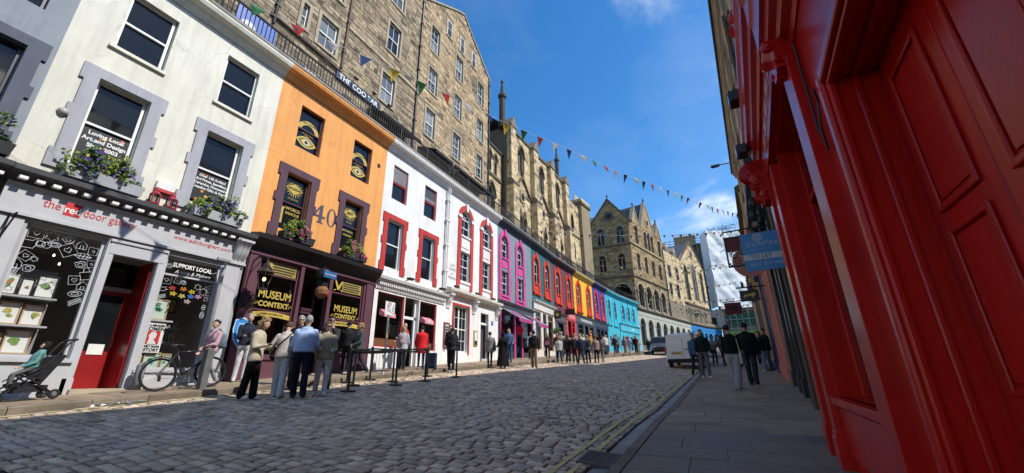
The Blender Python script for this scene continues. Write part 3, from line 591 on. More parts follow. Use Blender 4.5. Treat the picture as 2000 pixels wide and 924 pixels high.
# doorway
mb = MB(); mb.quad((3.97, 0, -1), (3.97, .75, -1), (3.97, .75, 2.7), (3.97, 0, 2.7)); part('door_reveal', mb, GG, cr)
mb = MB(); mb.box(4.76, 4.80, 0.07, .74, -.35, 2.7); part('door_side_panel', mb, RED, cr)
part('transom', MB().box(3.97, 4.76, .68, .74, 2.0, 2.1), GG, cr); part('fanlight', MB().quad((3.97, .7, 2.1), (4.76, .7, 2.1), (4.76, .7, 2.7), (3.97, .7, 2.7)), GLASS_UP, cr)
d1 = door(cr, 4.12, 4.76, -.25, 2.0, .70, (.27, .012, .012), .62); part('door_glass_side', MB().quad((3.97, .72, -.3), (4.12, .72, -.3), (4.12, .72, 2.0), (3.97, .72, 2.0)), GLASS_UP, cr)
part('door_step', MB().box(3.93, 4.84, -.22, .8, -.6, zb(4.4)+.05), C((.42, .36, .26), .9, var=.2), cr)
part('notice', MB().box(4.30, 4.58, .685, .695, .55, .78), WHITE, d1)
# displays: shelves and framed prints
def print_frame(t, a, b, z0, z1, y, seed, fcol=(.5, .36, .2), pal=None, bg=(.74, .74, .72)):
    rg = random.Random(seed); mb = MB(); fw = .025
    mb.box(a, a+fw, y-.02, y+.01, z0, z1); mb.box(b-fw, b, y-.02, y+.01, z0, z1); mb.box(a+fw, b-fw, y-.02, y+.01, z0, z0+fw); mb.box(a+fw, b-fw, y-.02, y+.01, z1-fw, z1)
    f = part('framed_print', mb, C(fcol, .6), t); part('mount', MB().quad((a+fw, y, z0+fw), (b-fw, y, z0+fw), (b-fw, y, z1-fw), (a+fw, y, z1-fw)), C(bg, .8, var=0), f)
    pal = pal or [(.2, .33, .08), (.08, .12, .1), (.45, .2, .08), (.15, .3, .35), (.5, .42, .12)]
    for k in range(rg.randint(2, 4)):
        cx, cz = a+(b-a)*rg.uniform(.35, .65), z0+(z1-z0)*rg.uniform(.35, .68); r_ = (b-a)*rg.uniform(.08, .24); n = 9
        part('motif', MB().prism([(cx+r_*rg.uniform(.6, 1.1)*math.cos(i*6.283/n), cz+r_*rg.uniform(.5, 1)*math.sin(i*6.283/n)) for i in range(n)], y-.004-.001*k, y-.0015), C(rg.choice(pal), .8, var=.4, scale=30), f)
part('display_back', MB().quad((2.6, .75, .4), (3.45, .75, .4), (3.45, .75, 2.25), (2.6, .75, 2.25)), C((.34, .33, .33), .9), cr)
for z in (1.63, 1.06, .50): part('display_shelf', MB().box(2.58, 3.46, .35, .74, z-.035, z), GGL, cr)
k = 0
for z, items in ((1.64, ((2.6, 2.9, .46), (2.92, 3.12, .38), (3.13, 3.44, .48))), (1.07, ((2.59, 2.72, .38), (2.75, 3.06, .44), (3.09, 3.40, .42))), (.51, ((2.58, 2.70, .44), (2.72, 2.96, .38), (2.98, 3.34, .46)))):
    for (a, b, h) in items: k += 1; print_frame(cr, a, b, z, z+h, .56-.03*(k % 2), 100+k, fcol=(.02, .02, .02) if z > 1.5 else (.48, .34, .2))
print_frame(cr, 2.6, 3.1, .1, .47, .3, 140, pal=[(.2, .3, .1), (.1, .25, .4), (.55, .5, .3)], bg=(.35, .5, .6))
part('display_column', MB().lathe(3.5, 1.2, [(.09, .4), (.09, 2.2)], 10), C((.45, .45, .45), .4), cr)
for z, items in ((1.42, ((5.02, 5.48, .5),)), (.25, ((5.0, 5.22, .4), (5.25, 5.6, .38), (5.62, 5.82, .36)))):
    for (a, b, h) in items: k += 1; print_frame(cr, a, b, z, z+h, .4, 200+k, pal=[(.05, .4, .15), (.05, .3, .1), (.6, .3, .5), (.1, .3, .6)], bg=(.5, .62, .52))
part('display_shelf', MB().box(4.99, 5.62, .3, .6, 1.37, 1.41), GGL, cr)
pw = part('poster_board', MB().box(5.05, 5.5, .32, .35, .62, 1.32), C((.78, .78, .76), .7, var=0), cr)
part('poster_field', MB().box(5.12, 5.43, .312, .319, .82, 1.13), C((.55, .03, .03), .6, var=0), pw); part('poster_bust', MB().prism([(5.2, .82), (5.22, .95), (5.2, 1.02), (5.24, 1.1), (5.31, 1.12), (5.36, 1.06), (5.35, .98), (5.31, .93), (5.37, .86), (5.38, .82)], .306, .311), C((.72, .68, .66), .7), pw)
ink = C((.03, .03, .035), .7, var=0)
for s_, z_, h_ in (('WELL BEHAVED', 1.265, .06), ('WOMEN', 1.18, .12), ('RARELY MAKE', .765, .062), ('HISTORY', .68, .1)): text(pw, s_, 5.275, z_, h_, ink, .314, bold=.003)
goods(cr, 5.75, 6.2, .95, 1.3, 6, .25); goods(cr, 5.7, 6.2, 1.35, 1.3, 7, .2); part('display_shelf', MB().box(5.65, 6.25, 1.25, 1.6, .91, .95).box(5.65, 6.25, 1.25, 1.6, 1.31, 1.35), GGL, cr); print_frame(cr, 5.85, 6.15, 1.75, 2.15, 1.5, 301, (.02, .02, .02), [(.6, .25, .05), (.1, .35, .2)], (.5, .45, .2))
for p_ in ((3.32, 2.62), (3.45, 2.45)): part('ceiling_spot', MB().lathe(p_[0], .9, [(.016, p_[1]), (.018, p_[1]+.02), (.008, p_[1]+.05)], 8), C((1, .93, .8), .5, var=0, emit=4.0), cr)
# white line drawings on the glass
DOO = C((.72, .74, .76), .8, var=0)
def doodle(t, cx, cz, s, kind, rot=0.0, y=.033):
    rg = random.Random(int(cx*1000+cz*77)); mb = MB(); lw = max(.009, s*.04)
    def pt(L, closed=True):
        c_, s_ = math.cos(rot), math.sin(rot); mb.tube([(cx+s*(x*c_-z*s_), y, cz+s*(x*s_+z*c_)) for x, z in L], lw/2, 4, closed)
    if kind == 'card': pt([(-.5, -.5), (.5, -.5), (.5, .5), (-.5, .5)]); pt([(0, -.25), (.25, .05), (.14, .24), (0, .12), (-.14, .24), (-.25, .05)])
    elif kind == 'ring': pt([(.3*math.cos(a*.628)-.2, .3*math.sin(a*.628)) for a in range(10)]); pt([(.3*math.cos(a*.628)+.2, .3*math.sin(a*.628)) for a in range(10)])
    elif kind == 'cat': pt([(-.5, .1), (-.45, .5), (-.2, .3), (.2, .3), (.45, .5), (.5, .1), (.35, -.3), (-.35, -.3)]); pt([(.5, 0), (.8, .05)], False); pt([(-.5, 0), (-.8, .05)], False)
    elif kind == 'star': pt([((.5 if i % 2 else .3)*math.cos(i*.524), (.5 if i % 2 else .3)*math.sin(i*.524)) for i in range(12)])
    elif kind == 'leaf': pt([(-.6, 0), (-.2, .25), (.3, .22), (.6, 0), (.3, -.22), (-.2, -.25)]); pt([(-.6, 0), (.6, 0)], False); [pt([(x, -.18), (x+.1, .18)], False) for x in (-.25, 0, .25)]
    elif kind == 'mug': pt([(-.35, -.4), (.3, -.4), (.35, .35), (-.4, .35)]); pt([(.34, .2), (.6, .15), (.55, -.2), (.32, -.25)], False); pt([(-.12, 0), (0, -.2), (.12, 0), (0, .08)])
    elif kind == 'bag': pt([(-.4, -.45), (.4, -.45), (.45, .2), (-.45, .2)]); pt([(-.2, .2), (-.15, .55), (.15, .55), (.2, .2)], False)
    elif kind == 'house': pt([(-.4, -.4), (.4, -.4), (.4, .1), (0, .5), (-.4, .1)]); pt([(-.1, -.4), (-.1, -.05), (.15, -.05), (.15, -.4)], False)
    elif kind == 'oval': pt([(.55*math.cos(a*.628), .3*math.sin(a*.628)) for a in range(10)]); pt([(.3*math.cos(a*.628), .15*math.sin(a*.628)) for a in range(10)])
    elif kind == 'bars': pt([(-.5, -.12), (.5, -.12), (.5, .02), (-.5, .02)]); pt([(-.4, .12), (.55, .12), (.55, .26), (-.4, .26)])
    elif kind == 'blob': pt([(.45*rg.uniform(.7, 1.1)*math.cos(a*.571), .4*rg.uniform(.7, 1.1)*math.sin(a*.571)) for a in range(11)]); pt([(.2*math.cos(a*1.05), .2*math.sin(a*1.05)) for a in range(6)])
    part('glass_drawing', mb, DOO, t)
w1 = [o for o in bpy.data.objects if o.name == 'shop_window.001' or (o.name.startswith('shop_window') and o.parent == cr)][0]
for a in (('card', 2.75, 2.85, .22), ('star', 2.98, 2.84, .24), ('blob', 3.22, 2.84, .2), ('house', 3.45, 2.78, .2), ('mug', 3.66, 2.7, .22), ('ring', 2.9, 2.64, .22), ('oval', 3.05, 2.68, .18), ('card', 3.27, 2.62, .24, .6), ('leaf', 3.52, 2.55, .24), ('cat', 2.68, 2.6, .26), ('mug', 3.7, 2.42, .2, .2), ('blob', 3.53, 2.36, .22), ('bag', 3.68, 2.18, .25, .3), ('card', 2.72, 2.36, .17, -.5), ('star', 2.85, 2.32, .12), ('house', 2.63, 2.18, .22), ('blob', 2.82, 2.12, .2), ('card', 3.52, 2.02, .18, .2), ('house', 3.67, 1.92, .2), ('oval', 3.6, 1.74, .2, .2), ('bars', 3.64, 1.56, .22, .6), ('bars', 2.66, 2.0, .2, 1.4)): doodle(w1, a[1], a[2], a[3], a[0], a[4] if len(a) > 4 else 0)
for a in (('card', 5.13, 2.36, .2), ('mug', 5.36, 2.38, .18, 1.4), ('blob', 5.5, 2.36, .15), ('cat', 5.1, 2.12, .14), ('star', 6.0, 2.2, .22), ('star', 5.85, 2.3, .17), ('bars', 5.1, 1.92, .2, .4), ('card', 6.15, 2.3, .17, .4), ('card', 6.14, 2.05, .15), ('ring', 6.1, 1.8, .13, 1.57), ('oval', 6.1, 1.6, .16, 1.57), ('blob', 5.12, 1.76, .22), ('star', 6.2, 2.7, .16), ('blob', 5.1, 2.72, .16)): doodle(w2, a[1], a[2], a[3], a[0], a[4] if len(a) > 4 else 0)
for i, (x, z, c) in enumerate(((5.3, 2.18, (.55, .05, .03)), (5.35, 2.05, (.7, .5, .03)), (5.55, 2.2, (.6, .2, .03)), (5.55, 2.02, (.6, .55, .1)), (5.75, 2.16, (.65, .45, .03)), (5.75, 2.04, (.05, .2, .6)), (5.7, 1.9, (.6, .4, .4)), (5.92, 2.06, (.6, .3, .45)))):
    mb = MB()
    for k in range(5): a_ = k*1.257+i; mb.prism([(x, z), (x+.06*math.cos(a_), z+.045*math.sin(a_)), (x+.09*math.cos(a_+.4), z+.06*math.sin(a_+.4)), (x+.06*math.cos(a_+.8), z+.045*math.sin(a_+.8))], .05, .056)
    part('paper_butterfly', mb, C(c, .7, var=0), w2)
# end console, drainpipe and lamp arm
part('console', lathe_bracket(MB(), 6.44, 6.78, 3.0, 3.72, .4), GGL, cr)
part('downpipe', MB().tube([(6.24, -.2, -.2), (6.24, -.2, 2.7), (6.2, -.22, 2.95)], .055, 8), GG, cr, smooth=True); part('sign_lamp', MB().box(5.9, 6.25, -.5, -.42, 3.02, 3.08).tube([(6.24, -.2, 3.0), (6.24, -.46, 3.05)], .02, 6), GG, cr)
part('bracket', MB().tube([(2.28, -.13, 3.02), (2.28, -.55, 3.02), (2.28, -.13, 2.6)], .015, 5).tube([(2.28, -.13, 3.05), (2.28, -.13, 2.3)], .018, 5), IRON, cr)
window_box(3.35, 4.08, -12+.24, 1.3, 'purple', 'large window box of green and purple flowers under the loving local window', 31, (.42, .43, .45))
window_box(5.75, 4.08, -12+.24, 1.2, 'purple', 'window box of purple flowers under the over 150 artists window', 47, (.42, .43, .45))
for i, s_ in enumerate((4.32, 4.68)):
    t = thing('red_lantern', ('red metal lantern on the gallery ledge, left of its twin', 'red metal lantern on the gallery ledge, right of its twin')[i], 'lantern', (-11.78, s_, 4.06), .3*i, group='red lanterns on the ledge')
    rm = gloss((.30, .015, .03)); part('base', MB().box(-.09, .09, -.09, .09, 0, .035), rm, t); part('roof', MB().lathe(0, 0, [(.12, .25), (.1, .28), (.05, .34), (.05, .38), (.02, .4)], 6), rm, t)
    for a, b in ((-1, -1), (1, -1), (1, 1), (-1, 1)): part('post', MB().box(a*.075-.012, a*.075+.012, b*.075-.012, b*.075+.012, .035, .25), rm, t)
    part('glass', MB().box(-.07, .07, -.07, .07, .04, .24), glass_mat('lantern_glass%d' % i, (.6, .6, .6), 1.3), t); part('handle', MB().tube([(.06*math.cos(k*.524), 0, .4+.06*math.sin(k*.524)) for k in range(7)], .006, 4), rm, t)

# ---------------- orange house, number 40
og = bld('orange_house', 'bright orange house numbered 40 with aubergine window margins and museum shop', 6.85, 12.05)
om = wallpaint((.80, .365, .11)); PUR = wallpaint((.105, .055, .075)); GOLD = C((.50, .37, .08), .5, var=.1)
upper(og, 6.85, 12.05, [(7.63, 8.55, 4.6, 6.6), (10.1, 11.02, 4.6, 6.6), (7.69, 8.69, 7.68, 9.36), (10.17, 11.17, 7.68, 9.36)], om)
AUB = gloss((.075, .03, .045)); AUBL = gloss((.125, .05, .068), .4)
for i, a in enumerate((7.63, 10.1)):
    surround(og, a, a+.92, 4.28, 6.6, .25, PUR, .05)
    for z0, z1, x0, x1 in ((4.6, 6.6, a+.01, a+.91), (7.68, 9.36, a+.07, a+1.06)):
        w = sash(og, x0, x1, z0, z1, .13, AUB); cx = (x0+x1)/2; zm = (z0+z1)/2
        if z0 > 7:
            for rr, c_ in ((1, GOLD), (.72, DARK), (.6, GOLD), (.36, C((.55, .52, .4), .6, var=0)), (.2, DARK)):
                k = [(.42*math.cos(t_*math.pi/8), .22*math.sin(t_*math.pi/8)*abs(math.sin(t_*math.pi/8))) for t_ in range(16)] if rr > .5 else [(.34*math.cos(t_*math.pi/8), .34*math.sin(t_*math.pi/8)) for t_ in range(16)]
                part('gilt_eye', MB().prism([(cx+x*rr, z0+.42+z*rr) for x, z in k], .168-.004*(1.2-rr), .1795-.006*(1.2-rr)), c_, w)
            part('gilt_band', MB().strip(arc(x0+.04, x1-.04, zm-.02, 'round'), arc(x0+.2, x1-.2, zm-.02, 'round'), .155, .16), GOLD, w)
            text(w, 'ENJOY OUR SHOP', cx, zm+.33, .095, DARK, .15, sx=.8); text(w, 'AN ELECTRON', cx, z0+.74, .07, GOLD, .17); text(w, 'QUALITY', cx, z0+.67, .06, GOLD, .17)
        else:
            mb = MB(); dz = zm+.56
            for k in range(20):
                a0 = k*math.pi/10; mb.prism([(cx+.20*math.cos(a0-.09), dz+.20*math.sin(a0-.09)), (cx+.34*math.cos(a0), dz+.34*math.sin(a0)), (cx+.20*math.cos(a0+.09), dz+.20*math.sin(a0+.09))], .158, .163)
            part('gilt_rays', mb, GOLD, w); part('gilt_diamond', MB().prism([(cx-.33, dz), (cx, dz-.2), (cx+.33, dz), (cx, dz+.2)], .150, .156), GOLD, w)
            text(w, ('ORIGINAL', 'BEST')[i], cx, dz, (.115, .15)[i], DARK, .146, bold=.003); text(w, ('AWESOME!', 'BRAND')[i], cx, zm+.18, .08, GOLD, .155)
            for l_, (s_, h_) in enumerate(((('WORLD', .15), ('FAMOUS', .13)), (('BOTANICAL', .095), ('ODDITIES', .095)))[i]): text(w, s_, cx+(.08 if i == 0 else 0), z0+.82-l_*.17, h_, GOLD, .17, bold=.003)
            if i == 0: part('gilt_column', MB().prism([(cx-.36, z0+.25), (cx-.25, z0+.25), (cx-.25, z0+.75), (cx-.2, z0+.83), (cx-.41, z0+.83), (cx-.36, z0+.75)], .17, .175), GOLD, w)
# the figures 4 and 0, serifed
dk = C((.07, .065, .09), .7, var=.1); n4 = MB()
n4.prism([(9.06, 5.9), (9.2, 5.98), (9.2, 5.28), (9.06, 5.28)], -.008, -.002); n4.prism([(8.83, 5.52), (9.06, 5.9), (9.06, 5.78), (8.93, 5.54)], -.008, -.002); n4.box(8.83, 9.32, -.0085, -.0015, 5.46, 5.54); n4.box(9.0, 9.27, -.0085, -.0015, 5.25, 5.29)
part('house_number', n4, dk, og)
part('house_number', MB().strip([(9.6+.21*math.cos(a*.393), 5.61+.36*math.sin(a*.393)) for a in range(16)], [(9.6+.115*math.cos(a*.393), 5.61+.33*math.sin(a*.393)) for a in range(16)], -.008, -.002, True), dk, og)
part('vent', MB().box(11.55, 11.68, -.03, 0, 8.75, 8.9), DARK, og)
# museum shop front
mb = MB(); wall(mb, 6.9, 12.0, -1, 3.62, [(7.3, 8.66, .62, 3.5), (8.78, 9.84, -1, 3.5), (9.98, 11.5, .82, 3.46)], .18, -.08); part('shop_front', mb, AUBL, og)
for a, b in ((6.92, 7.22), (8.66, 8.78), (9.84, 9.98), (11.6, 11.96)): part('pilaster', MB().box(a, b, -.13, -.08, -.6, 3.6), AUBL, og)
part('stall_riser', MB().box(7.25, 8.68, -.12, -.081, -.5, .53).box(7.22, 8.7, -.17, -.06, .52, .62), AUBL, og); part('stall_riser', MB().box(9.95, 11.55, -.12, -.081, -.5, .73).box(9.92, 11.58, -.17, -.06, .72, .82), AUBL, og)
part('shop_cornice', MB().prof([(0, 3.62), (-.14, 3.62), (-.17, 3.72), (-.22, 3.8), (-.45, 3.98), (-.47, 4.12), (0, 4.2)], 6.87, 12.03), C((.018, .014, .016), .5, var=.2), og)
part('fascia_bead', MB().box(6.9, 12.0, -.16, -.08, 3.54, 3.60), AUBL, og)
mw1 = glaze(og, 7.3, 8.66, .62, 3.5, -.02, AUBL, horiz=(3.05, 1.95), verts=(), label='museum shop window left of the doorway'); mw2 = glaze(og, 9.98, 11.5, .82, 3.46, -.02, AUBL, horiz=(2.92, 1.98), label='museum shop window right of the doorway')
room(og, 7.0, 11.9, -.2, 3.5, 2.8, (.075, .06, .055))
for w, cx, wd, z3, zt_, zc_, zr_ in ((mw1, 7.98, 1.2, 3.28, 2.42, 2.13, 1.80), (mw2, 10.78, 1.3, 3.2, 2.36, 2.10, 1.80)):
    text(w, 'MUSEUM', cx, zt_, .33, GOLD, -.03, bold=.007, sx=.84); text(w, 'CONTEXT', cx, zc_, .22, GOLD, -.03, bold=.008, sx=.95)
    rb = MB(); U = [(cx-wd*.5+wd*i/12, zr_+.05*math.sin(i/12*math.pi)) for i in range(13)]; rb.strip([(x, z+.075) for x, z in U], [(x, z-.075) for x, z in U], -.024, -.019); part('gilt_ribbon', rb, GOLD, w)
    text(w, 'HARRY POTTER & CO', cx, zr_+.045, .075, DARK, -.028, bold=.002)
    part('gilt_panel', MB().box(cx-wd*.22, cx+wd*.48, -.022, -.018, z3-.2, z3+.17), C((.36, .27, .06), .5, var=.2, scale=20), w)
    for k in range(4): part('small_print', MB().box(cx-wd*.19, cx+wd*rnd(.36, .46), -.027, -.0225, z3-.155+k*.082, z3-.115+k*.082), DARK, w)
    for sgn in (-1, 1): text(w, ('THE', 'INC')[sgn > 0], cx+sgn*wd*.46, zc_, .08, GOLD, -.03, rot=.7)
text(mw1, '3', 7.62, 3.27, .44, GOLD, -.03, bold=.02)
em = MB(); 
for s_ in (-1, 1): em.prism([(10.32+s_*.03, 3.02), (10.32+s_*.18, 3.36), (10.32+s_*.11, 3.36), (10.32-s_*.03, 3.1)], -.028-.003*s_, -.02); em.prism([(10.32+s_*.06, 3.06), (10.32+s_*.2, 3.02), (10.32+s_*.17, 2.98)], -.027, -.02)
part('gilt_emblem', em, GOLD, mw1 if False else mw2)
mb = MB(); mb.box(8.8, 8.86, .5, .58, -.2, 3.5); mb.box(9.76, 9.82, .5, .58, -.2, 3.5); mb.box(8.86, 9.76, .5, .58, 2.2, 2.3); part('door_frame', mb, AUB, og)
door(og, 8.88, 9.74, .1, 2.2, .52, (.09, .035, .05), .8); part('fanlight', MB().quad((8.86, .54, 2.3), (9.76, .54, 2.3), (9.76, .54, 3.5), (8.86, .54, 3.5)), GLASS_SHOP, og)
part('door_step', MB().box(8.78, 9.84, -.15, .6, -.4, zb(9.3)+.06), C((.36, .31, .24), .9, var=.2), og)
window_box(8.2, 4.2, -12+.25, 1.1, 'pink', 'dark planter of magenta flowers under the original window of the orange house', 61, (.03, .03, .035))
window_box(10.6, 4.2, -12+.25, 1.1, 'pink', 'dark planter with a clipped green bush under the best window', 73, (.03, .03, .035))
def street_lantern(name, s, z, out, label, scale=1.0, x=-12.0):
    t = thing(name, label, 'lantern', (x, s, z), math.pi/2); k = scale; br = C((.08, .06, .045), .5, metal=.6, var=.3)
    part('bracket', MB().tube([(0, .02, .62*k), (0, -out*.5, .82*k), (0, -out, .72*k), (0, -out, .56*k)], .022*k, 6).tube([(0, 0, .3*k), (0, -out*.45, .55*k), (0, -out*.8, .74*k)], .013*k, 5), IRON, t)
    part('roof', MB().lathe(0, -out, [(.25*k, .26*k), (.22*k, .3*k), (.12*k, .42*k), (.1*k, .48*k), (.05*k, .52*k), (.03*k, .6*k)], 6), br, t)
    g = MB().lathe(0, -out, [(.12*k, -.2*k), (.22*k, .26*k)], 6); part('glass', g, glass_mat(name+'_glass', (.7, .68, .6), 1.35), t)
    fr = MB()
    for i in range(6): a = i*math.pi/3; fr.tube([(.12*k*math.cos(a), -out+.12*k*math.sin(a), -.2*k), (.22*k*math.cos(a), -out+.22*k*math.sin(a), .26*k)], .012*k, 4)
    fr.lathe(0, -out, [(.13*k, -.24*k), (.13*k, -.2*k), (.05*k, -.2*k)], 6); part('frame', fr, br, t)
    part('bulb', MB().ball((0, -out, .06*k), (.04*k, .04*k, .06*k)), C((1, .72, .35), .5, var=0, emit=6.0), t, smooth=True); return t
street_lantern('wall_lantern', 7.06, 2.62, .78, 'lit hexagonal lantern on an iron arm left of the museum window', 1.0)
t = thing('dark_ring', 'dark ring of short thin rods on the aubergine pilaster below the lantern', 'wreath', (-11.85, 7.08, 2.15), math.pi/2)  # ring of short dark rods set against the pilaster
wr = MB()
for i in range(170):
    a = rnd(0, 6.28); r_ = rnd(.12, .27); p = Vector((r_*math.cos(a), rnd(-.08, .03), r_*math.sin(a))); d = Vector((rnd(-1, 1), rnd(-.5, .5), rnd(-1, 1)))*.08; wr.tube([p, p+d], .008, 3)
part('ring_rods', wr, C((.03, .027, .025), .9, var=.3), t, kind='stuff')
t = thing('shield_sign', 'blue shield shaped sign with white text on the aubergine shop pilaster', 'sign', (-11.86, 7.08, 1.15), math.pi/2)
sp_ = [(-.2, .42), (0, .5), (.2, .42), (.23, .15), (.18, -.12), (0, -.36), (-.18, -.12), (-.23, .15)]
part('board', MB().prism(sp_, -.03, 0), gloss((.04, .25, .62)), t); part('rim', MB().strip(sp_, [(x*.92, z*.92+.005) for x, z in sp_], -.036, -.03, True), WHITE, t)
for k in range(8): part('text_line', MB().box(-.13+.012*abs(k-2), .13-.012*abs(k-2), -.034, -.0305, .30-k*.065, .325-k*.065), C((.5, .6, .72), .6, var=0), t)
t = thing('hanging_head_sign', 'black and tan hanging shop ornament over the museum doorway', 'shop ornament', (-11.75, 9.2, 2.55), math.pi/2)
part('cap', MB().lathe(0, -.3, [(.05, .98), (.27, .86), (.28, .62), (.2, .58)], 12), BLACK, t, smooth=True); part('tag', MB().box(-.24, .28, -.60, -.58, .6, .82), gloss((.03, .12, .3)), t); text(t, 'TOP & BOWL', .02, .71, .075, WHITE, -.605)
part('head', MB().ball((0, -.3, .45), (.2, .18, .22)), DARK, t, smooth=True); part('fur', MB().lathe(0, -.3, [(.08, -.05), (.2, .08), (.22, .22), (.14, .36)], 9), C((.25, .11, .05), .9, var=.4, scale=20), t); part('tassel', MB().ball((.18, -.34, .15), (.09, .08, .13)), gloss((.5, .03, .02)), t)
part('hook', MB().tube([(0, 0, 1.0), (0, -.3, 1.05), (0, -.3, .96)], .012, 5), IRON, t)

# ---------------- white house with square red margins
w3 = bld('white_red_house', 'white house with square red window margins over a cafe', 12.05, 17.0)
wm = wallpaint((.80, .79, .76)); RM = wallpaint((.50, .045, .04)); REDW = gloss((.40, .03, .025))
upper(w3, 12.05, 17.0, [(12.5, 13.5, 4.45, 6.65), (14.95, 15.95, 4.45, 6.65), (12.58, 13.6, 7.67, 9.38), (14.92, 15.94, 7.67, 9.38)], wm)
for a in (12.5, 14.95):
    surround(w3, a, a+1, 4.25, 6.65, .24, RM, .05); sash(w3, a+.01, a+.99, 4.45, 6.65, .13, WHITE)
    b = 12.58 if a < 13 else 14.92; sash(w3, b, b+1.02, 7.67, 9.38, .1, REDW)
    part('louvre', MB().box(b+.06, b+.96, .11, .16, 8.55, 9.34), C((.07, .07, .07), .5), w3)
    for k in range(8 if a < 13 else 2): part('louvre_blade', MB().box(b+.07, b+.95, .07, .11, 8.6+k*.09, 8.63+k*.09), C((.5, .5, .5), .5), w3)
    part('flood_bar', MB().box(a+1.3, a+1.62, -.4, -.2, 4.12, 4.2).tube([(a+1.46, 0, 4.1), (a+1.46, -.3, 4.15)], .02, 5), DARK, w3)
mb = MB(); wall(mb, 12.08, 16.98, -.5, 3.45, [(12.3, 13.95, 1.15, 3.35), (14.0, 14.98, -.5, 3.38), (15.05, 16.35, 1.15, 3.36)], .16, -.06); part('shop_front', mb, wm, w3)
part('shop_cornice', MB().prof([(0, 3.55), (-.1, 3.55), (-.14, 3.7), (-.34, 3.84), (-.36, 3.96), (0, 4.06)], 12.06, 17.0), C((.5, .49, .47), .7), w3)
part('fascia', MB().box(12.1, 16.95, -.1, 0, 3.45, 3.55), WHITE, w3); dentils(w3, WHITE, 12.15, 16.9, 3.60, 3.72, -.24, -.10, .115, .06); text(w3, 'Cc', 12.45, 3.50, .14, DARK, -.12)
glaze(w3, 12.3, 13.95, 1.15, 3.35, 0, REDW); glaze(w3, 15.05, 16.35, 1.15, 3.36, 0, REDW); room(w3, 12.2, 16.9, 0, 3.42, 3, (.13, .10, .085))
part('fanlight_frame', MB().box(14.0, 14.98, .1, .2, 2.45, 2.57).box(14.0, 14.12, .1, .2, .3, 3.38).box(14.86, 14.98, .1, .2, .3, 3.38), WHITE, w3); part('fanlight', MB().quad((14.1, .15, 2.57), (14.88, .15, 2.57), (14.88, .15, 3.36), (14.1, .15, 3.36)), GLASS_SHOP, w3)
door(w3, 14.14, 14.84, .3, 2.45, .9, (.05, .04, .035), .7)
for a, b in ((12.35, 13.9), (15.1, 16.3)):
    part('timber_rail', MB().box(a, b, .1, .2, 1.2, 1.5), C((.22, .09, .035), .6, var=.3, scale=12), w3)
    for k in range(9): part('boarding', MB().box(a+.02+k*(b-a)/9, a+(k+.9)*(b-a)/9, -.085, -.061, .35, 1.08), WHITE, w3)
for s_ in (12.75, 15.4):
    t = thing('pink_canopy_sign', ('small pink scalloped canopy sign in the left cafe window', 'small pink scalloped canopy sign right of the cafe door')[s_ > 14], 'sign', (-11.9, s_, 2.3), math.pi/2, group='pink canopy signs')
    part('canopy', MB().prof([(0, .32), (-.06, .32), (-.28, .16), (-.3, 0), (-.27, 0), (0, .1)], -.34, .34), C((.6, .22, .26), .8), t); text(t, 'NERO', 0, .09, .16, WHITE, -.31, bold=.004)
for s_ in (16.82, 16.98): part('downpipe', MB().tube([(s_, -.12, 4.3), (s_, -.12, 9.6), (s_-.05, -.2, 9.95)], .055, 8), wm, w3)
for z in (5.2, 6.6, 8, 9.2): part('pipe_bracket', MB().box(16.72, 17.08, -.19, -.02, z, z+.07), wm, w3)

# ---------------- white house with arched red margins
def arched(t, c, w, apex, zbot, wallm, trim, lower=None, upbot=7.72, ow=1.06, cols=2, keyc=None, wf=WHITE, blocks=None, one_tall=False):
    k = (w-ow)/2; a, b = c-ow/2, c+ow/2; o1, o2 = c-w/2, c+w/2; zs = spring(a, b, apex, 'round'); m = MB()
    m.strip(arc(o1, o2, zs, 'round', 12), arc(a, b, zs, 'round', 12), -.06, 0.0); m.box(o1, a, -.06, 0, zbot, zs); m.box(b, o2, -.06, 0, zbot, zs)
    part('arch_surround', m, trim, t)
    part('keystone', MB().prism([(c-.10, apex-.05), (c+.10, apex-.05), (c+.14, apex+k+.14), (c-.14, apex+k+.14)], -.12, -.061), keyc or trim, t)
    if blocks:
        for x0, x1 in ((o1-.05, a), (b, o2+.05)): part('impost', MB().box(x0, x1, -.1, -.061, zs-.08, zs+.1), blocks, t)
    sash(t, a+.01, b-.01, upbot, apex-.01, .12, wf, cols, 1 if not one_tall else 2, 'round')
    part('window_sill', MB().box(a, b, -.07, .15, upbot-.1, upbot), keyc or trim, t)
    if lower:
        l0, l1 = lower; sash(t, a+.01, b-.01, l0, l1, .12, wf, cols, 1 if cols < 2 else 1.5.__int__()+1)
        part('spandrel_panel', MB().box(a+.1, b-.1, -.03, .0, l1+.22, upbot-.22), keyc or trim, t); part('window_sill', MB().box(a, b, -.09, .15, l0-.14, l0), keyc or trim, t)
        part('apron', MB().box(a, b, -.03, .0, zbot, l0-.14), keyc or trim, t)
    else:
        part('apron', MB().box(a+.1, b-.1, -.03, 0, zbot+.16, upbot-.22), trim, t); part('sill_block', MB().box(o1-.06, o2+.06, -.14, 0, zbot-.02, zbot+.12), trim, t)
        for x in (o1+.1, o2-.22): part('sill_bracket', MB().box(x, x+.12, -.1, 0, zbot-.16, zbot-.02), trim, t)
    holes = [(a, b, upbot, apex, 'round')]
    if lower: holes.append((a, b, lower[0], lower[1]))
    return holes
w4 = bld('white_arched_house', 'white house with tall arched red window margins', 17.0, 22.95)
RM2 = wallpaint((.52, .06, .05)); H = []
for c in (18.9, 21.4): H += arched(w4, c, 1.66, 9.35, 4.6, wm, RM2, (5.05, 6.8), 7.75, 1.05, keyc=wm, blocks=wm)
upper(w4, 17.0, 22.95, H, wm, zlow=4.0)
for i, s_ in enumerate(('CAFE', 'COFFEE', '&', 'FRIENDS')): text(w4, s_, 17.66, 5.72-i*.24, .19, C((.35, .33, .3), .7, var=0), -.008)
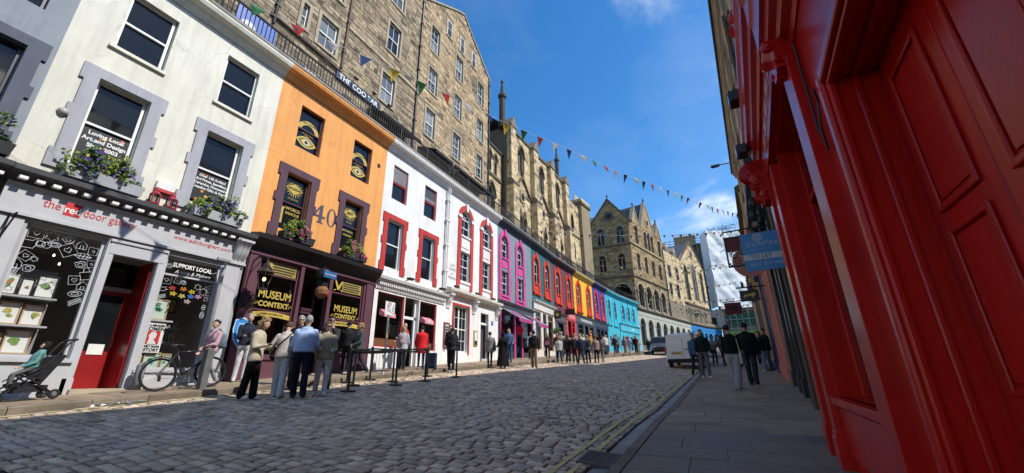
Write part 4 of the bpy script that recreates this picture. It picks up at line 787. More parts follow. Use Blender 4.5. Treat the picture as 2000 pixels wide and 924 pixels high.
mb = MB(); wall(mb, 17.0, 22.95, -.3, 4.0, [(17.85, 19.35, 1.2, 3.62), (20.75, 21.7, -.3, 3.55)], .22, -.05); part('shop_front', mb, wm, w4)
part('shop_cornice', MB().prof([(0, 4.0), (-.1, 4.0), (-.15, 4.12), (-.42, 4.24), (-.44, 4.36), (-.2, 4.42), (0, 4.5)], 17.0, 22.97), C((.66, .63, .55), .7, dirt=.15), w4)
for s_ in (17.15, 19.75, 22.55): part('console', lathe_bracket(MB(), s_, s_+.3, 3.35, 4.0, .36), wm, w4)
for s_ in (17.7, 19.9, 21.9): part('flood_bar', MB().box(s_-.2, s_+.2, -.36, -.25, 4.47, 4.56).tube([(s_-.15, -.3, 4.4), (s_-.15, -.3, 4.5)], .02, 4), DARK, w4)
part('window_architrave', MB().box(17.75, 17.85, -.1, -.05, 1.1, 3.72).box(19.35, 19.45, -.1, -.05, 1.1, 3.72).box(17.85, 19.35, -.1, -.05, 3.62, 3.72), RM2, w4)
sash(w4, 17.86, 18.6, 1.2, 3.6, .1, WHITE, 2, 2); sash(w4, 18.6, 19.34, 1.2, 3.6, .1, WHITE, 2, 2)
part('door_transom', MB().box(20.75, 21.7, .1, .3, 2.9, 3.02), WHITE, w4); part('door_leaf', MB().box(20.77, 21.68, .3, .35, .5, 2.9), C((.06, .06, .06), .6), w4); part('fanlight', MB().quad((20.75, .25, 3.02), (21.7, .25, 3.02), (21.7, .25, 3.55), (20.75, .25, 3.55)), GLASS_UP, w4)
part('door_step', MB().box(20.7, 21.75, -.2, .3, .2, zb(21)+.12), C((.5, .48, .44), .9), w4); part('door_number', MB().box(22.05, 22.25, -.075, -.05, 2.95, 3.2), gloss((.05, .12, .45)), w4)
mf = part('menu_frame', MB().box(19.95, 20.35, -.1, -.05, 1.6, 2.45), C((.45, .28, .06), .5, var=.2), w4); part('menu_sheet', MB().box(20.01, 20.29, -.106, -.1005, 1.9, 2.38), C((.65, .66, .6), .8), mf); part('menu_base', MB().box(20.01, 20.29, -.106, -.1005, 1.66, 1.88), DARK, mf)
bb = part('menu_blackboard', MB().box(16.98, 17.5, -.1, -.06, 1.35, 2.6), REDW, w4); part('slate', MB().box(17.03, 17.45, -.108, -.101, 1.4, 2.55), C((.08, .085, .09), .8, var=.5, scale=20), bb)
for k in range(7): part('chalk_line', MB().box(17.08, 17.08+rnd(.2, .33), -.112, -.1085, 1.5+k*.13, 1.53+k*.13), C((.4, .41, .42), .9, var=0), bb)
part('chalk_heading', MB().box(17.1, 17.38, -.112, -.1085, 2.42, 2.48), WHITE, bb)

# ---------------- the curving run of painted houses
def shop(t, y0, y1, ztop, col, bays, doorcol=None, fasc=.5, corn=None, lab=None, zg=None, roomcol=(.12, .1, .09), frame=None):
    fm = gloss(col); frame = frame or fm; zf = ztop-fasc; holes = [(a, b, zlo, zf-.12) if k == 'w' else (a, b, zb((y0+y1)/2)-1, zf-.12) for (k, a, b, zlo) in bays]; mb = MB()
    wall(mb, y0, y1, zb(y0)-.5, zf, holes, .18, -.05); part('shop_front', mb, fm, t)
    for (k, a, b, zlo), h in zip(bays, holes):
        if k == 'w': glaze(t, a, b, zlo, h[3], .02, frame, horiz=(h[3]-.45,)); goods(t, a+.1, b-.1, zlo+.05, .5, 5, .5)
        else:
            g_ = zb((y0+y1)/2); door(t, a+.05, b-.05, g_, min(h[3]-.4, g_+2.15), .25, doorcol or col, g_+.9); part('fanlight', MB().quad((a, .2, g_+2.2), (b, .2, g_+2.2), (b, .2, h[3]), (a, .2, h[3])), GLASS_UP, t)
    part('fascia', MB().box(y0+.05, y1-.05, -.14, -.051, zf, ztop-.02), fm, t); part('shop_cornice', MB().prof([(0, ztop-.02), (-.16, ztop-.02), (-.3, ztop+.06), (-.32, ztop+.14), (0, ztop+.2)], y0+.02, y1-.02), corn or fm, t)
    room(t, y0+.15, y1-.15, zb(y0)-.1, zf, 2.4, roomcol)
h5 = bld('grey_pink_house', 'grey house with hot pink arched window margins and two awnings', 22.95, 28.8)
m5 = wallpaint((.22, .275, .305)); PK = wallpaint((.62, .085, .30)); H = []
for c in (24.0, 26.6): H += arched(h5, c, 1.7, 9.38, 4.72, m5, PK, (5.15, 6.8), 7.75, 1.05, keyc=PK)
upper(h5, 22.95, 28.8, H, m5, wallpaint((.06, .075, .085)), zlow=4.0)
shop(h5, 22.95, 28.8, 4.55, (.05, .05, .055), [('w', 23.5, 25.2, 1.5), ('d', 25.4, 26.5, 0), ('w', 26.7, 28.2, 1.5)], roomcol=(.2, .05, .1))
for a in (23.2, 25.3, 26.55, 28.3): part('pink_pilaster', MB().box(a, a+.16, -.1, -.052, .6, 4.0), PK, h5)
def awning(t, s, w, z, out, drop, c1, c2, label):
    a = thing('awning', label, 'awning', t, math.pi/2, group='shop awnings')
    part('fabric', MB().prof([(0, drop), (-out, 0), (-out, -.02), (0, drop-.03)], -w/2, w/2), c1, a); part('valance', MB().box(-w/2, w/2, -out-.012, -out+.012, -.22, 0), c2, a); part('emblem', MB().add([(x*.62, -out*.5-z_*out*.25/.5-.012, drop*.5-z_*drop*.25/.5+.022) for x, z_ in [(.9*math.cos(k*.628), .55*math.sin(k*.628)) for k in range(10)]], [tuple(range(10))]), c2, a)
    part('arm', MB().tube([(-w/2+.05, -out, 0), (-w/2+.05, 0, -.25)], .015, 5).tube([(w/2-.05, -out, 0), (w/2-.05, 0, -.25)], .015, 5), IRON, a); return a
def canvas(name, col):
    m = M(name, col, .85, var=.12, scale=5, spec=.1); nt = m.node_tree; N = nt.nodes; p = [n for n in N if n.type == 'BSDF_PRINCIPLED'][0]; out = [n for n in N if n.type == 'OUTPUT_MATERIAL'][0]
    mx = N.new('ShaderNodeMixShader'); mx.inputs[0].default_value = .45; tl = N.new('ShaderNodeBsdfTranslucent'); tl.inputs[0].default_value = (*col, 1); nt.links.new(p.outputs[0], mx.inputs[1]); nt.links.new(tl.outputs[0], mx.inputs[2]); nt.links.new(mx.outputs[0], out.inputs[0]); return m
GRA = canvas('lilac_grey_canvas', (.38, .37, .45)); PKC = canvas('pink_canvas', (.62, .12, .36))
awning((-11.94, 24.4, 3.5), 0, 2.1, 0, 1.3, .75, GRA, PKC, 'grey and pink awning over the left window of the grey pink house')
awning((-11.94, 27.6, 3.5), 0, 1.9, 0, 1.3, .75, GRA, PKC, 'grey and pink awning over the right window of the grey pink house')
part('hanging_sign', MB().lathe(0, 0, [(.32, -.03), (.32, .03)], 16).xf(Matrix.Translation((25.6, -.35, 2.95)) @ Matrix.Rotation(math.pi/2, 4, 'Y')), gloss((.6, .03, .12)), h5)
def fourhouse(name, label, y0, y1, wallc, trimc, cs, cornc=None, zbot=6.2, upbot=7.1):
    t = bld(name, label, y0, y1); wmat = wallpaint(wallc); tm = wallpaint(trimc); H = []
    for c in cs: H += arched(t, c, 1.62, 9.28, zbot, wmat, tm, None, upbot, 1.0, cols=2, one_tall=False)
    upper(t, y0, y0+t['s'], H, wmat, wallpaint(cornc) if cornc else None, zlow=5.0)
    return t
RO_ = (.62, .055, .025)
h6 = fourhouse('teal_house', 'dark teal house with red arched windows over a white shop', 28.8, 34.0, (.035, .13, .145), RO_, (29.85, 32.45), (.03, .06, .07))
shop(h6, 28.8, 34.0, 5.5, (.66, .62, .55), [('w', 29.3, 30.5, 1.9), ('d', 31.0, 31.8, 0), ('w', 32.2, 33.5, 1.9)], fasc=.55, frame=gloss((.55, .3, .15)))
h7 = fourhouse('maroon_house', 'maroon house with red arched windows over brown and red shop fronts', 34.0, 39.8, (.16, .05, .062), RO_, (35.25, 38.3), (.05, .03, .035))
shop(h7, 34.0, 36.9, 5.2, (.085, .045, .04), [('d', 34.6, 36.2, 0)], (.05, .03, .03), fasc=.6)
shop(h7, 36.95, 39.8, 5.75, (.62, .03, .03), [('w', 38.6, 39.4, 2.6), ('d', 37.4, 38.4, 0)], fasc=.7); text(h7, 'ON FIRE', 38.4, 5.4, .4, C((.75, .5, .45), .6, var=0), -.15, bold=.01)
part('sheet_notice', MB().box(37.0, 37.3, -.07, -.055, 2.3, 2.9), C((.3, .5, .75), .6), h7)
h8 = fourhouse('yellow_house', 'yellow house with red arched windows over a dark grey shop', 39.8, 46.0, (.80, .46, .03), RO_, (41.3, 44.5), (.55, .42, .12))
shop(h8, 39.8, 46.0, 5.75, (.05, .055, .058), [('w', 40.3, 42.0, 2.9), ('d', 42.5, 43.6, 0), ('w', 44.0, 45.4, 2.9)], fasc=.65); text(h8, 'THE MORNING DUNK', 42.9, 5.42, .36, WHITE, -.15, bold=.008)
part('orange_poster', MB().box(44.2, 45.2, .11, .14, 3.4, 4.7), C((.7, .2, .02), .6), h8)
h9 = fourhouse('indigo_house', 'indigo house with red arched windows over a navy shop', 46.0, 51.1, (.055, .05, .30), (.55, .05, .05), (47.3, 49.85), (.03, .04, .12))
shop(h9, 46.0, 51.1, 5.8, (.018, .022, .045), [('w', 46.5, 47.9, 3.0), ('d', 48.2, 49.2, 0), ('w', 49.5, 50.7, 3.0)], fasc=.6)
CY = (.05, .42, .53)
h10 = fourhouse('turquoise_house', 'narrow turquoise house with turquoise arched windows', 51.1, 56.3, CY, (.06, .46, .57), (52.4, 54.9), None, 6.0)
mb = MB(); wall(mb, 51.1, 56.4, 2, 5.0, [(51.8, 52.7, 3.2, 4.6), (53.6, 54.5, 2, 4.9), (55.0, 55.9, 3.3, 4.7)], .15, 0); part('lower_wall', mb, wallpaint(CY), h10)
for a in (51.8, 55.0): sash(h10, a, a+.9, 3.25, 4.65, .08, WHITE, 2, 1)
door(h10, 53.62, 54.48, zb(54), 4.9, .12, CY, 4.0)
h11 = fourhouse('turquoise_corner_house', 'turquoise house at the end of the painted row with shop sign band', 56.3, 64.4, CY, (.06, .46, .57), (58.2, 60.3, 62.4), None, 6.7, 7.3)
shop(h11, 56.35, 64.4, 6.55, (.05, .40, .50), [('w', 57.0, 59.6, 3.9), ('d', 60.0, 61.0, 0), ('w', 61.4, 63.8, 3.9)], fasc=.85); text(h11, 'mellis', 61.3, 6.1, .5, WHITE, -.15, bold=.01)
# hanging signs and basket
t = thing('square_hanging_sign', 'square dark sign with a yellow disc on the teal house', 'sign', (fl(33.4)+.1, 33.4, 5.1), 0)
part('board', MB().box(.1, .75, -.03, .03, -.45, .2), C((.03, .04, .04), .5), t); part('disc', MB().prism([(.42+.15*math.cos(k*.52), -.12+.15*math.sin(k*.52)) for k in range(12)], -.038, -.031), C((.75, .45, .03), .5), t); part('arm', MB().tube([(-.1, 0, .26), (.8, 0, .26)], .02, 5), IRON, t)
t = thing('dark_hanging_sign', 'plain dark sign projecting between the maroon shop fronts', 'sign', (fl(36.8)+.05, 36.8, 5.7), 0); part('board', MB().box(.05, .95, -.03, .03, -.3, .2), C((.05, .04, .045), .5), t); part('arm', MB().tube([(-.1, 0, .24), (1, 0, .24)], .02, 5), IRON, t)
t = thing('hanging_basket', 'hanging basket of greenery before the teal house shop', 'hanging basket', (-11.0, 31.3, 3.3), 0); f, _ = foliage_mesh(0, .55, .1, .22, .55, 260, .09, 5, .12); part('foliage', f, LEAF1, t, kind='stuff'); part('bowl', MB().lathe(0, 0, [(.05, -.22), (.2, -.15), (.28, .02)], 10), DARK, t); part('arm', MB().tube([(0, 0, .0), (0, 0, .75), (-.5, 0, .8), (-1.1, 0, .8)], .012, 5), IRON, t)
# ================================================================== TERRACE AND STONE BUILDINGS ABOVE IT
ys = [-6]+[y for y, _ in FAC_L if -6 < y < 105]+[105]
mb = MB()
for a, b in zip(ys[:-1], ys[1:]):
    mb.quad((fl(a)-.1, a, 10.44), (fl(b)-.1, b, 10.44), (fl(b)-6, b, 10.44), (fl(a)-6, a, 10.44)); mb.quad((fl(a)-.1, a, 10.2), (fl(b)-.1, b, 10.2), (fl(b)-.1, b, 10.44), (fl(a)-.1, a, 10.44))
struct('terrace_walkway', mb, FLAG, 'raised stone walkway above the painted shops')
rail = thing('terrace_railing', 'black iron railing along the raised walkway above the shops', 'railing', (-12, 0, 10.5), 0, (12, 0, -10.5))
def rx(y): return fl(y)+.22
pts = [(rx(y), y) for y in [-6+.5*i for i in range(141)]]
part('top_rail', MB().tube([(x, y, 11.27) for x, y in pts], .036, 6), IRON, rail); part('bottom_rail', MB().tube([(x, y, 10.62) for x, y in pts], .026, 4), IRON, rail)
bm = MB().lathe(0, 0, [(.016, 0), (.016, .62), (.024, .66), (.016, .7), (.016, .76)], 5).mesh('baluster'); bm.materials.append(IRON)
rest = MB(); y = 2.6; k = 0
while y < 63.5:
    if k % 15 == 14: part('post', MB().lathe(rx(y), y, [(.03, 10.5), (.03, 11.3), (.045, 11.33), (.0, 11.42)], 6), IRON, rail)
    elif k < 320: inst('baluster', bm, rail, (rx(y), y, 10.51))
    else: rest.box(rx(y)-.011, rx(y)+.011, y-.011, y+.011, 10.51, 11.27)
    y += .135; k += 1
part('balusters', rest, IRON, rail, kind='stuff')
BLK = MB(); 
for (h, z) in ((.5, 0), (.5, -.6), (.455, -1.0)): BLK.v += [(-h, z, -h), (h, z, -h), (h, z, h), (-h, z, h)]
for k in range(2): BLK.f += [(4*k+i, 4*k+(i+1) % 4, 4*k+4+(i+1) % 4, 4*k+4+i) for i in range(4)]
BLK.f.append((8, 9, 10, 11))
BM = {}
def world_of(t, x, y, z):
    q = OFF[t.name]; a = t.rotation_euler[2]; X, Y = x+q[0], y+q[1]
    return Vector((t.location[0]+X*math.cos(a)-Y*math.sin(a), t.location[1]+X*math.sin(a)+Y*math.cos(a), t.location[2]+z+q[2]))
def masonry(t, x0, x1, z0, z1, holes, mat, course=(.26, .34), blk=(.35, .8), nobj=300, y=0.0, proud=(.012, .04), top=None, name='stone_block', gap=.014):
    if mat not in BM: me = BLK.mesh('stone_block'); me.materials.append(mat); BM[mat] = me
    bl = []; z = z0
    while z < z1-.05:
        h = min(rnd(*course), z1-z); segs = [(x0, x1)]
        if top: 
            L = [x for x in [x0+(x1-x0)*i/60 for i in range(61)] if top(x) > z+h]; segs = [(L[0], L[-1])] if len(L) > 1 else []
        for hh in holes:
            if hh[2]-.02 < z+h and hh[3]+.02 > z+.0:
                a_, b_ = hh[0]-.01, hh[1]+.01
                if len(hh) > 4 and hh[4]:                 # arched head: narrower near the crown
                    zs = spring(hh[0], hh[1], hh[3], hh[4])
                    if z > zs: u = (z-zs)/max(hh[3]-zs, .01); w_ = (hh[1]-hh[0])/2*math.sqrt(max(0, 1-u*u)); c_ = (hh[0]+hh[1])/2; a_, b_ = c_-w_, c_+w_
                ns = []
                for (a, b) in segs:
                    if b <= a_ or a >= b_: ns.append((a, b)); continue
                    if a < a_: ns.append((a, a_))
                    if b > b_: ns.append((b_, b))
                segs = ns
        for (a, b) in segs:
            x = a
            while x < b-.03:
                w = rnd(*blk); 
                if b-x-w < .15: w = b-x
                bl.append((x+w/2, z+h/2, w-gap, h-gap)); x += w
        z += h
    bl = [(world_of(t, x, y, zc).length/math.sqrt(w*h), x, zc, w, h) for x, zc, w, h in bl]; bl.sort()
    for d, x, zc, w, h in bl[:nobj]: inst(name, BM[mat], t, (x, y, zc), (w, rnd(*proud), h))
    m = MB()
    for d, x, zc, w, h in bl[nobj:]:
        p = rnd(*proud); b = len(m.v)
        for (hh, yy) in ((.5, 0), (.46, -p)): m.v += [(x-hh*w, y+yy, zc-hh*h), (x+hh*w, y+yy, zc-hh*h), (x+hh*w, y+yy, zc+hh*h), (x-hh*w, y+yy, zc+hh*h)]
        m.f += [(b+i, b+(i+1) % 4, b+4+(i+1) % 4, b+4+i) for i in range(4)]; m.f.append((b+4, b+5, b+6, b+7))
    if m.v: part('stone_blocks', m, mat, t, kind='stuff')
def margins(t, a, b, c, d, mat, w=.16, proud=.05):
    part('window_surround', MB().box(a-w, a, -proud, 0, c-.12, d+w).box(b, b+w, -proud, 0, c-.12, d+w).box(a, b, -proud, 0, d, d+w).box(a, b, -proud-.03, 0, c-.14, c), mat, t)
def pipe(t, s, z0, z1, y=-.1, r=.06, mat=None):
    m = MB().tube([(s, y, z0), (s, y, z1)], r, 8); z = z0+1
    while z < z1: m.box(s-r*1.7, s+r*1.7, y-r*1.2, .0, z, z+.08); z += 2.0
    part('drainpipe', m, mat or IRON, t)
def stone_house(name, label, s0, s1, x, z1, holes, mat, bars, top=None, zlow=10.3, zm=12.8, trim=TRIM_STONE, depth=9, blk=(.2, .75), course=(.16, .33), roofpts=None):
    t = thing(name, label, 'building', (x, s0, 10.44), math.pi/2, (-s0, 0, -10.44)); mb = MB()
    zt = z1 if top is None else min(top(s0), top(s1)); H = [h for h in holes if h[3] <= zt]
    wall(mb, s0, s1, zlow, zt, H, .24); shell(mb, s0, s1, zlow, zt, depth); part('wall', mb, MORTAR, t)
    if top:
        up = [h for h in holes if h[3] > zt]; P = roofpts
        gm = MB(); gm.prism(P, 0.001, .5); part('gable', gm, MORTAR, t)
        rf = MB(); 
        for (p, q) in zip(P[1:-1], P[2:]): rf.quad((p[0], -.05, p[1]+.03), (q[0], -.05, q[1]+.03), (q[0], depth, q[1]+.03), (p[0], depth, p[1]+.03))
        part('roof', rf, SLATE, t); cp = MB()
        for (p, q) in zip(P[1:-1], P[2:]): cp.prism([(p[0], p[1]), (q[0], q[1]), (q[0], q[1]+.16), (p[0], p[1]+.16)], -.1, .4)
        part('skew_coping', cp, trim, t)
    masonry(t, s0, s1, zm, z1, [(h[0]-.16, h[1]+.16, h[2]-.14, h[3]+.16) for h in holes], mat, course, blk, top=top)
    for h in holes:
        margins(t, h[0], h[1], h[2], h[3], trim)
        if top and h[3] > zt: part('window_recess', MB().box(h[0], h[1], -.012, -.004, h[2], h[3]), DARK, t)
        w_ = h[1]-h[0]; sash(t, h[0]+.01, h[1]-.01, h[2], h[3], .10 if not (top and h[3] > zt) else -.045, WHITE, bars[0] if w_ > .7 else 1, bars[1], fw=.07 if w_ > .7 else .05, glass=GLASS_T)
    return t
t1h = [(9.7, 10.75, 15.4, 17.2), (14.0, 15.05, 15.15, 17.1), (8.73, 9.05, 15.57, 16.95), (9.7, 10.75, 18.95, 20.95), (14.1, 15.15, 18.9, 21.1), (14.15, 15.2, 22.7, 24.8), (9.7, 10.75, 22.7, 24.8), (5.4, 6.4, 15.4, 17.2), (5.4, 6.4, 18.95, 20.95)]
T1 = stone_house('rubble_tenement', 'tall grey brown rubble tenement above the walkway with a bar sign', 2.0, 17.15, -15.0, 27.5, t1h, ST_A, (2, 1), depth=10)
pipe(T1, 11.2, 15.0, 27, r=.06, mat=C((.09, .05, .04), .6)); pipe(T1, 17.0, 10.5, 27.4, r=.07); pipe(T1, 7.6, 14.5, 27)
part('string_course', MB().box(11.3, 17.1, -.09, -.045, 17.75, 17.95), TRIM_STONE, T1); part('gutter_pipe', MB().tube([(7.4, -.1, 14.9), (11.2, -.12, 14.75)], .07, 6), C((.07, .045, .04), .7), T1)
sg = part('bar_sign', MB().box(10.95, 14.0, -.13, -.05, 14.22, 14.70), C((.02, .03, .06), .5), T1); text(sg, 'THE COO BAR', 12.45, 14.46, .43, WHITE, -.135, bold=.006, sx=.95)
for s_ in (11.9, 13.2, 14.4): part('sign_lamp', MB().box(s_-.12, s_+.12, -.5, -.38, 14.72, 14.8).tube([(s_, -.05, 14.66), (s_, -.45, 14.74)], .015, 4), DARK, T1)
part('bar_awning', MB().prof([(-.05, 13.95), (-1.3, 13.3), (-1.3, 13.05), (-1.27, 13.05), (-1.27, 13.27), (-.05, 13.9)], 13.2, 16.4), cloth((.015, .015, .016)), T1)
part('bar_front', MB().box(6.0, 16.6, -.07, -.045, 10.44, 13.6), C((.03, .035, .045), .5), T1)
pk_ = part('mural_board', MB().box(6.2, 7.8, -.12, -.075, 12.9, 14.3), gloss((.05, .12, .4)), T1); part('mural_patch', MB().ball((6.7, -.12, 13.5), (.28, .03, .2)), C((.6, .6, .6), .6), pk_)
part('light_panel', MB().box(9.3, 9.9, -.12, -.08, 13.0, 13.5).box(10.3, 10.6, -.12, -.08, 12.6, 13.2), WHITE, T1)
t2h = [(s, s+1.0, z, z+h) for s in (18.15, 21.42, 24.85) for z, h in ((15.3, 2.1), (18.85, 2.05), (22.4, 2.3))] + [(20.0, 20.65, 25.5, 27.0), (21.9, 22.5, 25.5, 27.0), (23.75, 24.35, 25.5, 27.0)]
T2P = [(17.2, 26.15), (17.2, 26.2), (21.4, 29.2), (22.3, 29.7), (23.0, 29.1), (27.0, 26.2), (27.0, 26.15)]
def t2top(x):
    for (a, b), (c, d) in zip(T2P[:-1], T2P[1:]):
        if a <= x <= c and c > a: return b+(d-b)*(x-a)/(c-a)
    return 26.15
T2 = stone_house('gabled_tenement', 'gabled brown rubble tenement with rows of white sash windows', 17.2, 27.0, -15.0, 29.6, t2h, ST_B, (2, 2), top=t2top, roofpts=T2P)
pipe(T2, 26.8, 10.5, 26.2, r=.07); part('chimney', MB().box(21.7, 22.9, 4.0, 5.2, 28.5, 31.2).box(21.6, 23.0, 3.9, 5.3, 31.2, 31.4), ST_B, T2)
part('shop_canopy', MB().prof([(-.05, 14.0), (-1.5, 13.4), (-1.5, 13.2), (-1.45, 13.2), (-1.45, 13.35), (-.05, 13.9)], 17.6, 25.5), cloth((.03, .03, .033)), T2)
part('shop_front', MB().box(17.6, 26.4, -.08, -.045, 10.44, 13.2), C((.04, .04, .045), .5), T2)
# ---------------- church
ch = thing('gothic_church', 'long gothic church with buttresses, lancet windows and two pinnacles', 'church', (-15.0, 30.8, 10.44), math.atan2(15.7, .85), (0, 0, -10.44))
CB = [(.9, 4.9), (6.2, 9.6), (10.9, 14.3)]; cent = [2.85, 7.9, 12.6]; holes = []
for c in cent:
    holes += [(c-.62, c+.62, 19.7, 22.7, 'lancet'), (c-.75, c-.15, 12.2, 14.7, 'lancet'), (c+.15, c+.75, 12.2, 14.7, 'lancet')]
mb = MB(); wall(mb, 0, 16, 10.3, 23.7, holes, .35); shell(mb, 0, 16, 10.3, 23.7, 10); part('wall', mb, MORTAR, ch)
masonry(ch, .0, 16, 12.2, 23.7, [(h[0]-.1, h[1]+.1, h[2]-.1, h[3]+.05, 'lancet') for h in holes]+[(c-.6, c+.6, 16.3, 17.5) for c in cent], ST_C, (.3, .36), (.45, 1.0))
for c in cent:
    for (a, b, z0, z1, k) in [h for h in holes if abs((h[0]+h[1])/2-c) < 1]:
        zs = spring(a, b, z1, 'lancet'); w = part('window', MB().strip(arc(a, b, zs, 'lancet'), arc(a+.09, b-.09, zs, 'lancet'), .15, .3).box(a, a+.09, .15, .3, z0, zs).box(b-.09, b, .15, .3, z0, zs).box((a+b)/2-.04, (a+b)/2+.04, .16, .28, z0, zs+.2), TRIM_STONE, ch)
        part('pane', MB().add([(x, .25, z) for x, z in [(a, z0)]+arc(a, b, zs, 'lancet')+[(b, z0)]], [tuple(range(13))]), GLASS_UP, w); part('hood_mould', MB().strip(arc(a-.2, b+.2, zs, 'lancet'), arc(a-.08, b+.08, zs, 'lancet'), -.12, -.01), TRIM_DARK, ch)
    for s_ in (-1, 1):
        part('gablet_moulding', MB().prism([(c+s_*1.95, 17.35), (c+s_*1.75, 17.35), (c, 19.0), (c, 19.3)], -.22, -.03), TRIM_DARK, ch)
        part('gablet_moulding', MB().prism([(c+s_*.45-.4, 14.5), (c+s_*.45-.32, 14.5), (c+s_*.45, 15.35), (c+s_*.45+.32, 14.5), (c+s_*.45+.4, 14.5), (c+s_*.45, 15.55)], -.15, -.03), TRIM_DARK, ch)
    part('finial', MB().lathe(c, -.14, [(.06, 19.2), (.06, 19.45), (.16, 19.6), (.14, 19.75), (.03, 19.95)], 8), TRIM_DARK, ch)
    o = part('roundel', MB().strip([(c+.52*math.cos(i*.393), 16.95+.62*math.sin(i*.393)) for i in range(16)], [(c+.36*math.cos(i*.393), 16.95+.46*math.sin(i*.393)) for i in range(16)], -.14, .02, True), TRIM_STONE, ch); part('pane', MB().add([(c+.4*math.cos(i*.393), -.045, 16.95+.5*math.sin(i*.393)) for i in range(16)], [tuple(range(16))]), GLASS_UP, o)
for (a, b) in ((-.25, .9), (4.9, 6.2), (9.6, 10.9), (14.3, 15.6)):
    m = MB(); m.box(a, b, -.75, 0, 10.3, 17.2); m.prof([(-.75, 17.2), (-.82, 17.2), (-.82, 17.4), (-.5, 17.75), (0, 17.75), (0, 17.2)], a-.04, b+.04); m.box(a+.08, b-.08, -.5, 0, 17.75, 23.6); m.prism([(a, 23.6), (b, 23.6), (b, 23.8), ((a+b)/2, 24.8), (a, 23.8)], -.58, .3)
    bo = part('buttress', m, MORTAR, ch)
    mm = MB(); z = 12.2
    while z < 23.4:
        hc = .34; yf = -.75 if z+hc < 17.2 else -.5
        if not (17.1 < z+hc < 17.9):
            sp = rnd(.35, .65)*(b-a); e = .0 if z < 17 else .08
            for (p, q) in ((a+e, a+sp), (a+sp, b-e)): mm.box(p+.008, q-.008, yf-.02, yf+.02, z+.008, z+hc-.008)
            for (p, q) in ((yf, yf*.5), (yf*.5, 0)): mm.box(a+e-.02, a+e+.02, p+.008, q-.008, z+.008, z+hc-.008)
        z += hc
    part('quoin_stones', mm, ST_C, bo, kind='stuff')
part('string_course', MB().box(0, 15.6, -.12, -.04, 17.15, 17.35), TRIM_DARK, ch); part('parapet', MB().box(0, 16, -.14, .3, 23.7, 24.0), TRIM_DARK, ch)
part('roof', MB().quad((0, .3, 23.95), (16, .3, 23.95), (16, 6, 29), (0, 6, 29)).quad((0, 6, 29), (16, 6, 29), (16, 12, 23.95), (0, 12, 23.95)), SLATE, ch)
def pinnacle(t, s, y, z0, z1, r):
    h = z1-z0; part('pinnacle', MB().lathe(s, y, [(r*1.25, z0-.6), (r*1.25, z0), (r, z0+.1), (r*.95, z0+h*.55), (r*1.35, z0+h*.57), (r*1.35, z0+h*.62), (r*.7, z0+h*.68), (r*.3, z0+h*.9), (r*.5, z0+h*.92), (r*.5, z0+h*.95), (.02, z1)], 8), C((.07, .058, .045), .9, var=.3, scale=3, bump=.4), t)
pinnacle(ch, -.35, .4, 24.0, 29.3, .33); pinnacle(ch, 14.6, .6, 24.4, 29.2, .27)
# recessed bay before the church, and its tail
cv = thing('church_vestry', 'recessed church bay with paired lancets beside the gabled tenement', 'church wing', (-15.6, 27.0, 10.44), math.pi/2, (-27.0, 0, -10.44))
vh = [(27.9, 28.55, 17.7, 19.6, 'lancet'), (29.0, 29.65, 17.7, 19.6, 'lancet'), (27.9, 29.3, 13.2, 16.5, 'lancet')]
mb = MB(); wall(mb, 27.0, 30.9, 10.3, 20.3, vh, .3); shell(mb, 27.0, 30.9, 10.3, 20.3, 8); part('wall', mb, MORTAR, cv); masonry(cv, 27.0, 30.9, 12.5, 20.3, vh, ST_C, (.3, .36), (.4, .9), 120)
for (a, b, z0, z1, k) in vh:
    zs = spring(a, b, z1, 'lancet'); w = part('window', MB().strip(arc(a, b, zs, 'lancet'), arc(a+.09, b-.09, zs, 'lancet'), .1, .25).box((a+b)/2-.04, (a+b)/2+.04, .1, .25, z0, zs+.3), TRIM_STONE, cv); part('pane', MB().add([(x, .22, z) for x, z in [(a, z0)]+arc(a, b, zs, 'lancet')+[(b, z0)]], [tuple(range(13))]), GLASS_UP, w); part('hood_mould', MB().strip(arc(a-.2, b+.2, zs, 'lancet'), arc(a-.06, b+.06, zs, 'lancet'), -.12, -.02), TRIM_DARK, cv)
part('string_course', MB().box(27.0, 30.9, -.14, -.03, 17.2, 17.45), TRIM_DARK, cv); part('roof', MB().quad((27, -.15, 20.3), (30.9, -.15, 20.3), (30.9, 7, 27), (27, 7, 27)), SLATE, cv); part('gutter', MB().box(27, 30.9, -.2, .05, 20.28, 20.42), LEAD, cv); pipe(cv, 30.6, 10.5, 20.3)
part('rear_gable', MB().box(28.4, 30.9, 2.2, 8, 20, 24.2), ST_C, cv); pinnacle(cv, 27.5, 2.2, 22, 26.0, .3)
ct = thing('church_tail', 'low far end of the church with a chimneyed corner pier', 'church wing', (-14.1, 46.5, 10.44), math.atan2(7.5, 1.0), (0, 0, -10.44))
th = [(1.0, 1.9, 18.2, 20.2, 'lancet'), (1.0, 1.9, 14.2, 16.4, 'lancet')]; mb = MB(); wall(mb, 0, 6.5, 10.3, 22.0, th, .3); shell(mb, 0, 6.5, 10.3, 22.0, 8); part('wall', mb, MORTAR, ct); masonry(ct, 0, 6.5, 12.5, 22.0, th, ST_C, (.3, .36), (.4, .9), 120)
for (a, b, z0, z1, k) in th: zs = spring(a, b, z1, k); part('window', MB().add([(x, .22, z) for x, z in [(a, z0)]+arc(a, b, zs, 'lancet')+[(b, z0)]], [tuple(range(13))]), GLASS_UP, ct)
part('corner_pier', MB().box(3.6, 6.5, -.5, 2, 10.3, 22.4).box(3.4, 6.7, -.7, 2.2, 22.4, 22.8).box(3.5, 6.6, -.6, 2.1, 22.8, 23.2), ST_C, ct); part('string_course', MB().box(0, 6.5, -.12, -.04, 17.2, 17.4), TRIM_DARK, ct)
